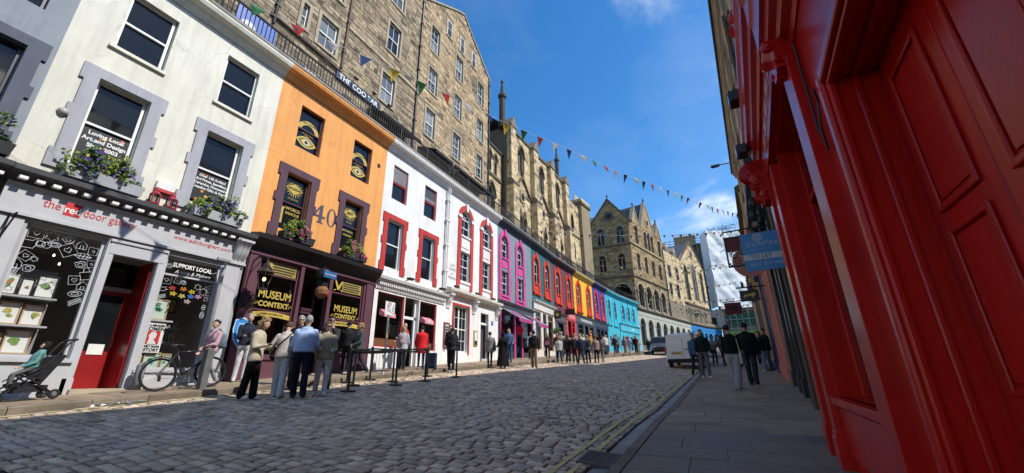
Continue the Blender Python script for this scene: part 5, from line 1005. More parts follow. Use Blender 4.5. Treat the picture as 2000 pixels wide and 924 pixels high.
for k in range(5): part('chimney_pot', MB().lathe(3.8+k*.6, .5, [(.17, 23.2), (.14, 24.0), (.17, 24.1)], 8), C((.6, .56, .48), .8), ct)
# ---------------- big gothic corner building over an arcade
gc = thing('gothic_corner_building', 'dark gothic corner building with gables over an open arcade', 'building', (-9.2, 64.4, 9.9), 0, (9.2, 0, -9.9))
A_ = Vector((-9.2, 0, 0)); ew = -17.4
def lanc_window(t, a, b, z0, z1, kind='round', two=True, y=.3, trim=TRIM_STONE, hood=True):
    zs = spring(a, b, z1, kind); c = (a+b)/2; m = MB().strip(arc(a, b, zs, kind), arc(a+.1, b-.1, zs, kind), y-.1, y).box(a, a+.1, y-.1, y, z0, zs).box(b-.1, b, y-.1, y, z0, zs)
    if two: m.box(c-.07, c+.07, y-.12, y, z0, zs); m.strip(arc(a+.1, c-.03, zs-.2, 'round'), arc(a+.2, c-.1, zs-.2, 'round'), y-.09, y); m.strip(arc(c+.03, b-.1, zs-.2, 'round'), arc(c+.1, b-.2, zs-.2, 'round'), y-.09, y)
    w = part('window', m, trim, t); L = [(a, z0)]+arc(a, b, zs, kind)+[(b, z0)]; part('pane', MB().add([(x, y-.02, z) for x, z in L], [tuple(range(len(L)))]), GLASS_UP, w)
    if hood: part('hood_mould', MB().strip(arc(a-.22, b+.22, zs, kind), arc(a-.04, b+.04, zs, kind), -.12, -.01), trim, t)
eh = [(-14.6, -13.3, 20.6, 23.5, 'round'), (-11.35, -10.05, 20.6, 23.5, 'round'), (-14.6, -13.4, 16.0, 18.75, 'round'), (-11.45, -10.25, 16.0, 18.75, 'round'), (-12.6, -9.8, 9.9, 13.7, 'round'), (-17.0, -15.9, 20.6, 23.3, 'round'), (-17.0, -15.9, 16.0, 18.6, 'round')]
mb = MB(); wall(mb, ew, -9.2, 9.9, 24.2, eh, .4); part('end_wall', mb, MORTAR, gc); part('end_gable', MB().prism([(-15.9, 24.2), (-9.0, 24.2), (-9.0, 24.4), (-12.3, 28.7), (-15.9, 24.4)], .0, .5), MORTAR, gc)
masonry(gc, ew, -9.2, 14.9, 24.2, eh, ST_D, (.34, .44), (.5, 1.1), 200); masonry(gc, ew, -9.2, 10.6, 14.7, eh, ST_D, (.34, .44), (.5, 1.1), 60)
masonry(gc, -15.9, -9.0, 24.25, 28.6, [(-13.1, -11.5, 24.75, 26.3)], ST_D, (.34, .44), (.5, 1.0), 60, top=lambda x: 24.4+4.3*(1-abs(x+12.3)/3.5), y=-.005)
for h in eh:
    if h[2] > 11: lanc_window(gc, *h)
part('rose_window', MB().strip([(-12.3+.85*math.cos(i*.393), 25.5+.85*math.sin(i*.393)) for i in range(16)], [(-12.3+.5*math.cos(i*.393), 25.5+.5*math.sin(i*.393)) for i in range(16)], -.12, .1, True), TRIM_DARK, gc); part('rose_glass', MB().add([(-12.3+.52*math.cos(i*.393), -.03, 25.5+.52*math.sin(i*.393)) for i in range(16)], [tuple(range(16))]), GLASS_UP, gc)
for z in (14.75, 20.1): part('string_course', MB().box(ew, -9.1, -.2, -.03, z, z+.28), TRIM_DARK, gc)
for s_ in (-1, 1): part('skew_coping', MB().prism([(-12.3+s_*3.75, 24.0), (-12.3+s_*3.45, 24.0), (-12.3, 28.55), (-12.3, 28.95)], -.15, .5), TRIM_DARK, gc)
for k in range(7): part('crocket', MB().ball((-12.3+.5*k, .1, 28.8-.62*k), .13, 6, 4), TRIM_DARK, gc)
part('finial', MB().lathe(-12.3, .15, [(.08, 28.8), (.08, 29.2), (.2, 29.35), (.05, 29.7)], 6), TRIM_DARK, gc)
part('arch_moulding', MB().strip(arc(-12.9, -9.5, spring(-12.6, -9.8, 13.7, 'round'), 'round', 14), arc(-12.55, -9.85, spring(-12.6, -9.8, 13.7, 'round'), 'round', 14), -.15, -.02), TRIM_STONE, gc)
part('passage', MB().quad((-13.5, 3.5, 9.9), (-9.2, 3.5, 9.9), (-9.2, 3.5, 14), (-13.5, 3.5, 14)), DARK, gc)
part('side_roof', MB().quad((-18.4, 1, 24.0), (-13, 1, 24.0), (-13, 8, 29), (-18.4, 8, 29)), SLATE, gc); part('side_block', MB().box(-18.6, ew, .4, 8, 9.9, 24.0), ST_D, gc)
# its street side
gs_ = thing('gothic_street_range', 'sunlit gabled street side of the gothic corner building over arches', 'building', (-9.2, 64.4, 9.9), math.atan2(13.5, 3.3), (0, 0, -9.9))
ar = [(.7+i*3.35, 3.2+i*3.35, 9.9, 13.85, 'round') for i in range(4)]; lw = [(2.0+i*3.3, 3.3+i*3.3, 16.3, 19.2, 'round') for i in range(4)]
uw = [(2.2, 3.7, 20.95, 24.2, 'round'), (6.4, 7.5, 20.95, 24.1, 'round'), (8.0, 9.1, 20.95, 24.3, 'round'), (9.6, 10.7, 20.95, 24.1, 'round'), (13.0, 14.4, 20.95, 24.1, 'round')]
mb = MB(); wall(mb, 0, 15.6, 9.9, 24.6, ar+lw+uw, .5); shell(mb, 0.1, 15.6, 14.5, 24.6, 7); part('wall', mb, MORTAR, gs_); masonry(gs_, 0, 15.6, 13.0, 24.6, ar+lw+uw, ST_D, (.34, .42), (.5, 1.1), 240)
for h in lw+uw: lanc_window(gs_, *h, two=(h[1]-h[0] > 1.2), y=.35)
for a, b, z0, z1, k in ar:
    zs = spring(a, b, z1, k); part('arch_moulding', MB().strip(arc(a-.3, b+.3, zs, k, 12), arc(a+.0, b-.0, zs, k, 12), -.16, -.02), TRIM_STONE, gs_); part('arcade_shaft', MB().lathe(a-.15, -.1, [(.28, 9.9), (.2, 10.2), (.17, 12.2), (.3, 12.55), (.3, 12.65)], 8), TRIM_STONE, gs_)
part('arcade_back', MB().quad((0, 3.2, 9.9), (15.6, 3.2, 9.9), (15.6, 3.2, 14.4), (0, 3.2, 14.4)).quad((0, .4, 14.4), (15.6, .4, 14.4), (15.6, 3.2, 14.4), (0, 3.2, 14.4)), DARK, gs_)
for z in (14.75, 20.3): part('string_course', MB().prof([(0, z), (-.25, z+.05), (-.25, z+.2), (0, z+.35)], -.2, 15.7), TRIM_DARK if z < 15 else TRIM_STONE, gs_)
for c, hw, za in ((3.0, 1.5, 27.5), (8.55, 3.2, 30.2), (13.7, 1.5, 27.5)):
    part('gable', MB().prism([(c-hw, 24.6), (c+hw, 24.6), (c, za)], -.06, .5), ST_D, gs_); part('skew_coping', MB().prism([(c-hw-.15, 24.5), (c-hw+.15, 24.5), (c, za-.15), (c, za+.3)], -.16, .5).prism([(c+hw+.15, 24.5), (c+hw-.15, 24.5), (c, za-.15), (c, za+.3)], -.155, .5), TRIM_STONE, gs_); part('finial', MB().lathe(c, .1, [(.1, za), (.1, za+.5), (.2, za+.7), (.03, za+1.1)], 6), TRIM_DARK, gs_)
    part('gable_roof', MB().quad((c-hw, .3, 24.6), (c, .3, za), (c, 6, za), (c-hw, 6, 24.6)).quad((c+hw, .3, 24.6), (c, .3, za), (c, 6, za), (c+hw, 6, 24.6)), SLATE, gs_)
part('rose_window', MB().strip([(8.55+.85*math.cos(i*.393), 26.2+.85*math.sin(i*.393)) for i in range(16)], [(8.55+.55*math.cos(i*.393), 26.2+.55*math.sin(i*.393)) for i in range(16)], -.18, -.05, True), TRIM_STONE, gs_); part('rose_glass', MB().add([(8.55+.56*math.cos(i*.393), -.075, 26.2+.56*math.sin(i*.393)) for i in range(16)], [tuple(range(16))]), GLASS_UP, gs_)
part('roof', MB().quad((0, .3, 24.7), (15.6, .3, 24.7), (15.6, 5, 29.5), (0, 5, 29.5)), SLATE, gs_)
# plain tenement and gabled hall beyond
sc_ = math.atan2(12.3, 3.0)
pt_ = thing('dormered_tenement', 'pale tenement with dormers between the gothic building and the gabled hall', 'building', (-5.9, 77.5, 9.9), sc_, (0, 0, -9.9))
ph = [(3.3, 4.8, 17.7, 20.1), (8.0, 9.6, 17.9, 20.4), (2.9, 4.4, 14.2, 16.5), (7.0, 8.8, 14.2, 16.8)]; mb = MB(); wall(mb, 1.2, 12.4, 9.9, 22.8, ph, .25); shell(mb, 1.2, 12.4, 9.9, 22.8, 7); part('wall', mb, MORTAR, pt_); masonry(pt_, 1.2, 12.4, 13.0, 22.8, ph, ST_C, (.36, .44), (.6, 1.2), 120)
for h in ph: margins(pt_, *h, TRIM_STONE, .2); sash(pt_, *h, .14, gloss((.4, .4, .38)), 2, 1)
for c in (4.3, 8.8): part('dormer', MB().prism([(c-.8, 22.8), (c+.8, 22.8), (c+.8, 23.8), (c, 24.9), (c-.8, 23.8)], -.05, 2), TRIM_STONE, pt_); part('dormer_window', MB().box(c-.4, c+.4, -.07, -.055, 22.9, 23.8), GLASS_UP, pt_)
part('roof', MB().quad((1.2, 0, 22.8), (12.4, 0, 22.8), (12.4, 4, 26.5), (1.2, 4, 26.5)), SLATE, pt_); part('downpipe', MB().tube([(1.4, -.1, 10), (1.4, -.1, 22.8)], .09, 6), IRON, pt_)
hg = thing('gabled_hall', 'steep gabled stone hall with tall lancets and a rose window', 'building', (-3.2, 88.4, 9.9), math.atan2(11.8, 3.6), (0, 0, -9.9))
hh = [(1.8, 4.0, 14.6, 22.2, 'lancet'), (6.3, 9.1, 15.2, 23.4, 'lancet'), (11.4, 13.4, 15.2, 22.2, 'lancet')]; mb = MB(); wall(mb, .2, 15, 9.9, 22.9, [h for h in hh if h[3] < 22.9], .4); shell(mb, .2, 15, 9.9, 22.9, 8); part('wall', mb, MORTAR, hg); part('gable', MB().prism([(.2, 22.9), (15, 22.9), (8.0, 28.4)], 0, .6), MORTAR, hg)
masonry(hg, .2, 15, 13.6, 22.9, hh, ST_C, (.38, .46), (.6, 1.3), 120); masonry(hg, .2, 15, 22.9, 28.3, hh+[(7.0, 8.9, 24.6, 26.4)], ST_C, (.38, .46), (.6, 1.3), 40, top=lambda x: 22.9+5.5*(1-abs(x-8)/7.6))
for i, h in enumerate(hh):
    if i == 1: part('window_recess', MB().add([(x, -.03, z) for x, z in [(h[0], h[2])]+arc(h[0], h[1], spring(*h[:2], h[3], 'lancet'), 'lancet')+[(h[1], h[2])]], [tuple(range(13))]), GLASS_UP, hg)
    lanc_window(hg, h[0], h[1], h[2], h[3], 'lancet', True, .3 if i != 1 else .0)
part('rose_window', MB().strip([(7.95+.95*math.cos(i*.393), 25.5+1.0*math.sin(i*.393)) for i in range(16)], [(7.95+.65*math.cos(i*.393), 25.5+.7*math.sin(i*.393)) for i in range(16)], -.15, .05, True), TRIM_STONE, hg); part('rose_glass', MB().add([(7.95+.68*math.cos(i*.393), -.04, 25.5+.72*math.sin(i*.393)) for i in range(16)], [tuple(range(16))]), DARK, hg)
for s_ in (-1, 1): part('skew_coping', MB().prism([(8+s_*7.8, 22.7), (8+s_*7.4, 22.7), (8, 28.2), (8, 28.75)], -.15, .6), TRIM_DARK, hg)
part('roof', MB().quad((.2, .4, 22.9), (8, .4, 28.4), (8, 10, 28.4), (.2, 10, 22.9)).quad((15, .4, 22.9), (8, .4, 28.4), (8, 10, 28.4), (15, 10, 22.9)), SLATE, hg); part('string_course', MB().box(0, 15, -.2, -.03, 13.6, 13.95), TRIM_DARK, hg)
ah = [(1.0+i*3.0, 3.0+i*3.0, 9.9, 12.7, 'round') for i in range(4)]
for a, b, z0, z1, k in ah: part('terrace_arch', MB().strip(arc(a-.15, b+.15, spring(a, b, z1, k), k), arc(a+.15, b-.15, spring(a, b, z1, k), k), -.12, -.01).add([(x, -.012, z) for x, z in [(a, 9.95)]+arc(a, b, spring(a, b, z1, k), k)+[(b, 9.95)]], [tuple(range(13))]), TRIM_DARK, hg)
# ---------------- arcaded shops at street level on the bend
def arcade(name, label, y0, y1, col, n, trim, group='arcaded shops on the bend', w=2.1):
    t = bld(name, label, y0, y1, group=group); L = t['s']; m = wallpaint(col); pitch = L/n; hs = []
    for i in range(n):
        c = y0+pitch*(i+.5); a, b = c-w/2, c+w/2; top = 8.35; hs.append((a, b, zb(y0)-.3, top, 'round'))
        zs = spring(a, b, top, 'round'); part('arch_moulding', MB().strip(arc(a-.22, b+.22, zs, 'round', 12), arc(a, b, zs, 'round', 12), -.08, 0), wallpaint(trim), t)
        w_ = part('window', MB().strip(arc(a, b, zs, 'round'), arc(a+.12, b-.12, zs, 'round'), .3, .4).box(c-.05, c+.05, .3, .4, zb(c), top-.1).box(a, b, .3, .4, zs-.06, zs+.06).box(a, b, .25, .45, zb(c)-.2, zb(c)+.7), gloss((.12, .13, .13)), t)
        LL = [(a, zb(c)-.2)]+arc(a, b, zs, 'round')+[(b, zb(c)-.2)]; part('pane', MB().add([(x, .38, z) for x, z in LL], [tuple(range(len(LL)))]), GLASS_UP, w_)
    mb = MB(); wall(mb, y0, y0+L, zb(y0)-1, 9.5, hs, .42); shell(mb, y0, y0+L, zb(y0)-1, 9.5, 3); part('wall', mb, m, t)
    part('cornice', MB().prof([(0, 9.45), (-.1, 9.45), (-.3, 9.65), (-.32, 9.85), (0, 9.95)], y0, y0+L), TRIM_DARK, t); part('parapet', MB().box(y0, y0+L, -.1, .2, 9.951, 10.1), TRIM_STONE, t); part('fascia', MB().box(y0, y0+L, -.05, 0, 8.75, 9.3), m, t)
    return t
GR = (.40, .40, .33)
arcade('arcaded_shops', 'grey green arcaded shops just past the turquoise house', 64.4, 77.2, GR, 4, (.45, .45, .38))
arcade('arcaded_shops', 'grey green arcaded shops in the middle of the bend', 77.2, 89.8, GR, 4, (.45, .45, .38))
arcade('arcaded_shops', 'bright blue arcaded shops toward the end of the bend', 89.8, 98.8, (.03, .19, .44), 4, (.05, .25, .5), w=1.6)
arcade('arcaded_shops', 'bright blue arcaded shops at the far end of the street', 98.8, 105, (.03, .19, .44), 3, (.05, .25, .5), w=1.5)
tr = thing('bend_railing', 'low iron railing along the walkway over the arcaded shops', 'railing', (-9, 64.4, 10), 0, (9, -64.4, -10)); PT = [(fl(y)-.1, y) for y in range(65, 105)]
part('top_rail', MB().tube([(x, y, 10.95) for x, y in PT], .03, 4), IRON, tr); rb = MB()
for y in range(650, 1040, 4): rb.box(fl(y/10)-.115, fl(y/10)-.085, y/10-.015, y/10+.015, 10.1, 10.95)
part('balusters', rb, IRON, tr, kind='stuff')
for i, (x, y) in enumerate(((-5.9, 84.0), (-4.4, 88.8), (-2.2, 94.0))):
    t = thing('parasol', ('leftmost', 'middle', 'rightmost')[i]+' of three pale green parasols on the far walkway', 'parasol', (x, y, 10.1), 0, group='parasols on the walkway'); part('canopy', MB().lathe(0, 0, [(1.5, 1.95), (1.48, 2.02), (.05, 2.5)], 8), cloth((.16, .33, .3)), t); part('pole', MB().tube([(0, 0, 0), (0, 0, 2.4)], .03, 5), WHITE, t)
# ---------------- end of the street: wrapped scaffold and low grey building
ws = thing('wrapped_scaffold', 'building wrapped in rumpled white scaffold sheeting at the end of the street', 'scaffolding', (3.0, 106, 6), 0, (-3.0, -106, -6))
SHEET = C((.74, .75, .76), .7, var=.1, scale=.6, bump=.15, bscale=2)
def sheet(p0, p1, z0, z1, nx, nz, amp, seed):
    rg = np.random.RandomState(seed); mb = MB(); P0, P1 = Vector(p0), Vector(p1); nrm = (P1-P0).normalized().cross(Vector((0, 0, 1)))
    for j in range(nz+1):
        for i in range(nx+1):
            u, v = i/nx, j/nz; x = u*(P1-P0).length; z = z0+(z1-z0)*v
            d = amp*(math.sin(x*1.1+z*.8+seed)*.5+math.sin(x*.6-z*1.4)*.6+abs(math.sin(z*math.pi/2.05))*-.35+math.sin(x*1.9+z*1.3+math.sin(x*.7+z*.5)*2)*.5+math.sin(x*2.7+z*2.2)*.25)+rg.uniform(-.05, .05)
            p = P0+(P1-P0)*u; mb.v.append((p.x+nrm.x*d, p.y+nrm.y*d, z))
    for j in range(nz):
        for i in range(nx): a = j*(nx+1)+i; mb.f.append((a, a+1, a+nx+2, a+nx+1))
    return mb
part('sheeting', sheet((3.2, 104.5, 0), (18, 113.5, 0), 14.7, 33.5, 46, 60, .11, 3), SHEET, ws, smooth=True); part('sheeting_return', sheet((1.7, 108.5, 0), (3.2, 104.5, 0), 14.7, 33.5, 12, 50, .06, 5), C((.72, .72, .72), .8), ws, smooth=True)
part('core', MB().box(3.6, 17, 115, 122, 5, 32.5), C((.2, .17, .14), .9), ws)
m = MB(); rg = random.Random(4)
for k in range(26): x = rg.uniform(3, 13); z = rg.uniform(33, 35.5); m.tube([(x, 106+rg.uniform(0, 5), 32.5), (x+rg.uniform(-.8, .8), 106+rg.uniform(0, 5), z+.6)], .05, 4)
for k in range(14): z = rg.uniform(33.2, 35.4); x = rg.uniform(3, 9); m.tube([(x, 107+rg.uniform(0, 4), z), (x+rg.uniform(2, 5), 107+rg.uniform(0, 4), z+rg.uniform(-.3, .3))], .05, 4)
part('scaffold_tubes', m, C((.35, .35, .36), .4, metal=.6, var=.2), ws, kind='stuff')
m = MB()
for k in range(9): m.tube([(3.9+k*1.2, 103.6-.1*k, 5), (3.9+k*1.2, 103.6-.1*k, 14.6)], .06, 5)
for z in (7.5, 9.5, 11.5, 13.5): m.tube([(3.7, 103.6, z), (14.5, 102.6, z)], .05, 5); m.box(3.8, 14.4, 103.2, 105, z-.15, z-.08)
part('lower_scaffold', m, C((.3, .31, .32), .4, metal=.6, var=.2), ws, kind='stuff'); part('green_netting', sheet((4.6, 103.9, 0), (14.5, 103.1, 0), 10.0, 12.9, 20, 6, .08, 9), C((.03, .12, .08), .8), ws); part('fan_board', MB().add([(3.6, 103.9, 14.3), (14.4, 102.7, 14.3), (14.4, 101.6, 13.7), (3.6, 102.8, 13.7), (3.6, 103.9, 14.4), (14.4, 102.7, 14.4), (14.4, 101.6, 13.8), (3.6, 102.8, 13.8)], [(0, 1, 2, 3), (4, 5, 6, 7), (0, 1, 5, 4), (1, 2, 6, 5), (2, 3, 7, 6), (3, 0, 4, 7)]), C((.5, .5, .5), .7), ws)
gb = thing('grey_block', 'low plain grey rendered block below the scaffold sheeting', 'building', (.3, 104, 9.9), 0, (-.3, -104, -9.9)); mb = MB(); wall(mb, .2, 4.0, 9.9, 13.9, [(1.3, 2.3, 9.9, 12.2)], .3, 104); part('wall', mb, C((.34, .35, .36), .8, var=.1), gb); part('body', MB().box(.2, 4.0, 104.31, 109, 9.9, 13.88), C((.34, .35, .36), .8), gb); part('door', MB().box(1.3, 2.3, 104.25, 104.3, 9.9, 12.2), DARK, gb)
sr = thing('scaffolded_roof', 'dark roof with chimney pots under scaffolding beyond the gabled hall', 'building', (-2, 114, 9.9), 0, (2, -114, -9.9))
part('wall', MB().box(-9, 1.8, 113, 124, 9.9, 32.4), C((.12, .1, .085), .9, var=.3), sr); part('eaves_deck', MB().box(-9.2, 4.2, 112.2, 124, 32.4, 32.8).box(-9.2, 4.2, 112.1, 112.3, 34.0, 34.1).box(-9.2, 4.2, 112.1, 112.3, 33.3, 33.4), C((.25, .23, .2), .8), sr); part('chimney_stack', MB().box(-4.6, .8, 115, 116.4, 32.8, 35.6).box(-4.7, .9, 114.9, 116.5, 35.6, 35.9), ST_D, sr)
for k in range(9): part('chimney_pot', MB().lathe(-4.2+k*.6, 115.7, [(.18, 35.9), (.15, 36.6), (.18, 36.7)], 7), C((.55, .46, .36), .8), sr)
m = MB()
for k in range(13): m.tube([(-9+k*1.1, 112.2, 30), (-9+k*1.1, 112.2, 34.6)], .05, 4)
part('scaffold_poles', m, C((.3, .31, .32), .4, metal=.6), sr, kind='stuff')
fs_ = thing('green_shop', 'low shop with a bright green sign at the end of the street', 'building', (6, 101.5, 5), 0, (-6, -101.5, -5)); part('wall', MB().box(3.6, 16, 104.2, 106, 4.5, 9.2), C((.3, .3, .28), .8), fs_); part('sign_band', MB().box(4.0, 15, 104.05, 104.19, 8.2, 8.9), gloss((.16, .5, .05)), fs_); part('shop_window', MB().box(4.5, 14.5, 104.1, 104.19, 5.5, 8.0), GLASS_UP, fs_)
# ================================================================== RIGHT SIDE
RROT = math.atan2(-math.cos(RA), -math.sin(RA))
def rthing(name, label, cat, u, group=None):
    p = RO+RD*u; z = zright(p.x, p.y); return thing(name, label, cat, (p.x, p.y, z), RROT, (u, 0, -z), group)
class RB(MB):                                            # boxes measured by distance u along the right-hand fronts
    def ub(s, u0, u1, y0, y1, z0, z1): return s.box(-u1, -u0, y0, y1, z0, z1)
def uprof(mb, P, u0, u1): return mb.prof(P, -u1, -u0)
REDG = M('red_gloss_paint', (.51, .011, .008), .24, var=.16, scale=1.6, bump=.10, bscale=11, spec=.24, streak=.22, dirt=.18)
rs = rthing('red_shop_front', 'tall glossy red panelled shop front close on the right', 'shop front', 4.7)
G = -2.7
# door bay: wall with a deep doorway
mb = RB(); wall(mb, -4.55, 3.5, G, 3.5, [(-3.88, -1.2, G, 2.45)], .40, .12); part('door_bay_wall', mb, REDG, rs)
mb = RB()
for (a, b) in ((3.88, 4.0), (1.08, 1.2)): mb.ub(a, b, .06, .12, G, 2.57)
mb.ub(1.2, 3.88, .06, .12, 2.45, 2.57); part('architrave', mb, REDG, rs, bevel=.025)
mb = RB(); mb.ub(3.835, 3.885, .10, .16, G, 2.47); mb.ub(3.85, 3.885, .27, .33, G, 2.44); mb.ub(1.2, 3.88, .10, .16, 2.40, 2.45); mb.ub(1.25, 3.85, .28, .33, 2.41, 2.45); part('jamb_moulding', mb, REDG, rs, bevel=.02)
def panel_leaf(u0, u1, pans, y):
    d = part('door_leaf', RB().ub(u0, u1, y, y+.06, G, 2.44), REDG, rs, bevel=.008)
    for (z0, z1) in pans:
        a, b = u0+.16, u1-.14; fr = RB(); w = .05
        fr.ub(a, a+w, y-.025, y, z0, z1); fr.ub(b-w, b, y-.025, y, z0, z1); fr.ub(a+w, b-w, y-.025, y, z0, z0+w); fr.ub(a+w, b-w, y-.025, y, z1-w, z1); part('panel_moulding', fr, REDG, d, bevel=.012)
        f2 = RB(); c = .075; f2.ub(a+c, b-c, y-.012, y-.001, z0+c, z1-c); part('panel', f2, REDG, d, bevel=.006)
panel_leaf(2.96, 3.86, [(1.05, 2.22), (-.15, .93), (-1.3, -.27)], .46); panel_leaf(2.04, 2.945, [(.97, 2.22), (-.15, .85), (-1.3, -.27)], .46); panel_leaf(1.12, 2.025, [(.97, 2.22), (-.15, .85)], .46)
part('door_step', RB().ub(1.2, 3.9, .0, .5, G-.3, -1.52), FLAG_D, rs)
# pilasters
def pilaster(u0, u1, zt, y=0.0, back=.3, zbase=None):
    zb_ = -1.27/.68+.063*u0; mb = RB(); mb.ub(u0, u1, y, back, G, zt); mb.ub(u0-.03, u1+.03, y-.03, back, G, zb_+.42); mb.ub(u0+.0, u1-.0, y-.015, y, zb_+.42, zb_+.5)
    return part('pilaster', mb, REDG, rs, bevel=.012)
def scroll(u0, u1, z0, z1, out, name='console', mat=None, par=None, yb=0.0):
    P = []; h = z1-z0
    for i in range(17):
        t_ = i/16; P.append((yb-out*(.35+.65*t_**1.3)-.07*out*math.sin(t_*8.5), z0+h*t_))
    P = [(yb+.12, z0)]+P+[(yb+.12, z1)]; m = MB(); m.prof(P, -u1, -u0)
    for c, r_ in (((yb-out*.78, z1-h*.26), h*.24), ((yb-out*.42, z0+h*.16), h*.15)):
        for ux in (u0, u1): m.lathe(0, 0, [(r_, -.02), (r_*.8, .02), (r_*.4, .025), (r_*.3, .04), (0.01, .045)], 12); 
        k = len(m.v)-120; 
        for q in range(2):
            s0 = k+q*60; ux = (u0, u1)[q]; sg = 1 if q else -1
            for i in range(s0, s0+60): x, y, z = m.v[i]; m.v[i] = (-(ux)-sg*z, c[0]+x, c[1]+y)
    for i in range(5): m.box(-u1+.02+i*(u1-u0-.04)/5+.005, -u1+.02+(i+1)*(u1-u0-.04)/5-.005, yb-out*.5-.01, yb, z0-.1+.02*abs(i-2), z0+.06)
    return part(name, m, mat or REDG, par or rs)
pilaster(4.52, 4.95, 3.34); scroll(4.55, 4.92, 3.3, 3.62, .16)
pilaster(8.15, 8.5, 3.7); pilaster(9.05, 9.5, 3.7, -.02); scroll(9.08, 9.47, 3.45, 4.0, .24); scroll(9.52, 9.72, 3.5, 4.5, .3)
# hood over the door bay
P = [(.3, 3.46), (.1, 3.46), (.08, 3.54), (.0, 3.58), (-.02, 3.66), (-.09, 3.70), (-.11, 3.78), (-.16, 3.80), (-.16, 4.2), (-.19, 4.24), (-.19, 4.6), (-.24, 4.66), (-.24, 4.8), (.3, 4.95)]
part('hood_cornice', uprof(MB(), P, -3.5, 4.98), REDG, rs)
# window bay
mb = RB(); wall(mb, -8.15, -4.95, G, 4.3, [(-8.05, -5.15, -.35, 3.85)], .42, .14); part('window_bay', mb, REDG, rs)
mb = RB(); mb.ub(5.0, 8.15, .02, .2, -.45, -.35); mb.ub(5.1, 8.1, .10, .14, -1.15, -.5)
for u in (5.15, 6.5, 7.98): mb.ub(u, u+.09, .42, .52, -.35, 3.85)
mb.ub(5.2, 8.05, .42, .52, 2.75, 2.84); mb.ub(5.2, 8.05, .42, .52, 3.76, 3.85); part('window_frame', mb, REDG, rs, bevel=.01)
for (a, b) in ((5.24, 6.5), (6.59, 7.98)): part('pane', MB().quad((-b, .5, -.35), (-a, .5, -.35), (-a, .5, 3.8), (-b, .5, 3.8)), GLASS_UP, rs)
mb = RB(); wall(mb, -9.1, -8.45, G, 4.3, [], .2, .14); part('end_bay', mb, REDG, rs); mb = RB(); mb.ub(8.5, 9.05, .12, .14, G, 3.6); part('end_panel', mb, REDG, rs)
part('fascia', RB().ub(4.95, 9.7, .02, .3, 3.9, 4.5), REDG, rs)
for k in range(5): part('fascia_letter_bar', RB().ub(5.6+k*.6, 6.0+k*.6, .012, .0195, 4.1, 4.3), C((.45, .25, .12), .4), rs)
part('shop_cornice', uprof(MB(), [(.3, 4.5), (-.02, 4.5), (-.05, 4.58), (-.12, 4.62), (-.14, 4.74), (-.2, 4.78), (-.22, 4.95), (-.26, 5.0), (-.26, 5.1), (.3, 5.25)], 4.9, 9.75), REDG, rs)
scroll(5.75, 6.1, 4.75, 5.35, .3, yb=.05)
part('cable', MB().tube([(-4.02, .04, 2.5), (-4.12, .07, 2.42), (-4.2, .05, 2.2), (-4.32, .08, 2.0), (-4.36, .09, 2.02), (-4.4, .07, 2.3), (-4.44, .08, 2.7), (-4.46, .09, 3.4)], .012, 5), C((.03, .01, .01), .5), rs)
K = .68                                                  # the red front stands proud of its neighbours: real sizes
for o in rs.children_recursive:
    if o.data.users > 1: o.data = o.data.copy()
    o.data.transform(Matrix.Scale(K, 4)); o.location = o.location*K if o.parent != rs else Vector((4.7*K, 0, 0))
    for m_ in o.modifiers: m_.width *= K
rs.location = (RO+RD*4.7)*K; rs.location.z = zright(0, 3.2)
for o in rs.children: o.location.z = -rs.location.z
for u, z in ((8.0, 5.2), (9.4, 4.72)):
    f = thing('floodlight', ('black floodlight on the red cornice nearer the camera', 'black floodlight on the red cornice farther off')[u > 9], 'floodlight', tuple((RO+RD*u+RN*.24+Vector((0, 0, z)))*K), RROT, group='floodlights on the red shop cornice')
    part('body', MB().box(-.12, .12, -.12, .02, -.07, .09), BLACK, f, bevel=.015); part('bracket', MB().tube([(0, .02, 0), (0, .26, .04)], .015, 5), IRON, f); part('lens', MB().box(-.1, .1, -.128, -.121, -.05, .07), GLASS_UP, f); part('cable', MB().tube([(.05, .05, .05), (.1, .1, .3), (-.05, .2, .5), (.05, .25, .8)], .01, 4), IRON, f)
# stone storeys over the shops, the eaves that shade the street
rt = rthing('eaves_tenement', 'stone tenement over the red shop front with long eaves', 'building', -2.0)
wh = [(-u-1.0, -u, z, z+1.9) for u in (0, 3.2, 6.4, 9.6, 12.8, 16, 19.2, 22.4) for z in (6.0, 8.9)]
mb = MB(); wall(mb, -26, 9, 3.3, 11.5, wh, .25, .12); mb.quad((-26, .12, -2), (-26, 10, -2), (-26, 10, 11.5), (-26, .12, 11.5)); mb.quad((9, .12, -3), (9, 10, -3), (9, 10, 11.5), (9, .12, 11.5)); mb.quad((-26, 10, -3), (9, 10, -3), (9, 10, 11.5), (-26, 10, 11.5)); mb.quad((9, .3, -3), (-3, .3, -3), (-3, .3, 5.2), (9, .3, 5.2)) if False else None
part('wall', mb, MORTAR, rt); masonry(rt, -26, -4, 5.3, 11.5, [(h[0]-.16, h[1]+.16, h[2]-.14, h[3]+.16) for h in wh], ST_C, (.3, .38), (.5, 1.0), 200, y=.12)
for h in wh: part('window_surround', MB().box(h[0]-.16, h[0], .05, .12, h[2]-.12, h[3]+.16).box(h[1], h[1]+.16, .05, .12, h[2]-.12, h[3]+.16).box(h[0], h[1], .05, .12, h[3], h[3]+.16).box(h[0], h[1], .02, .12, h[2]-.14, h[2]), TRIM_STONE, rt); sash(rt, h[0], h[1], h[2], h[3], .22, WHITE, 2, 2)
part('eaves', MB().prof([(.12, 11.3), (.02, 11.35), (-.02, 11.5), (-.08, 11.55), (-.08, 11.7), (.12, 11.72)], -26, 9), TRIM_STONE, rt); part('gutter', MB().tube([(-26, -.1, 11.72), (9, -.1, 11.72)], .07, 6), IRON, rt)
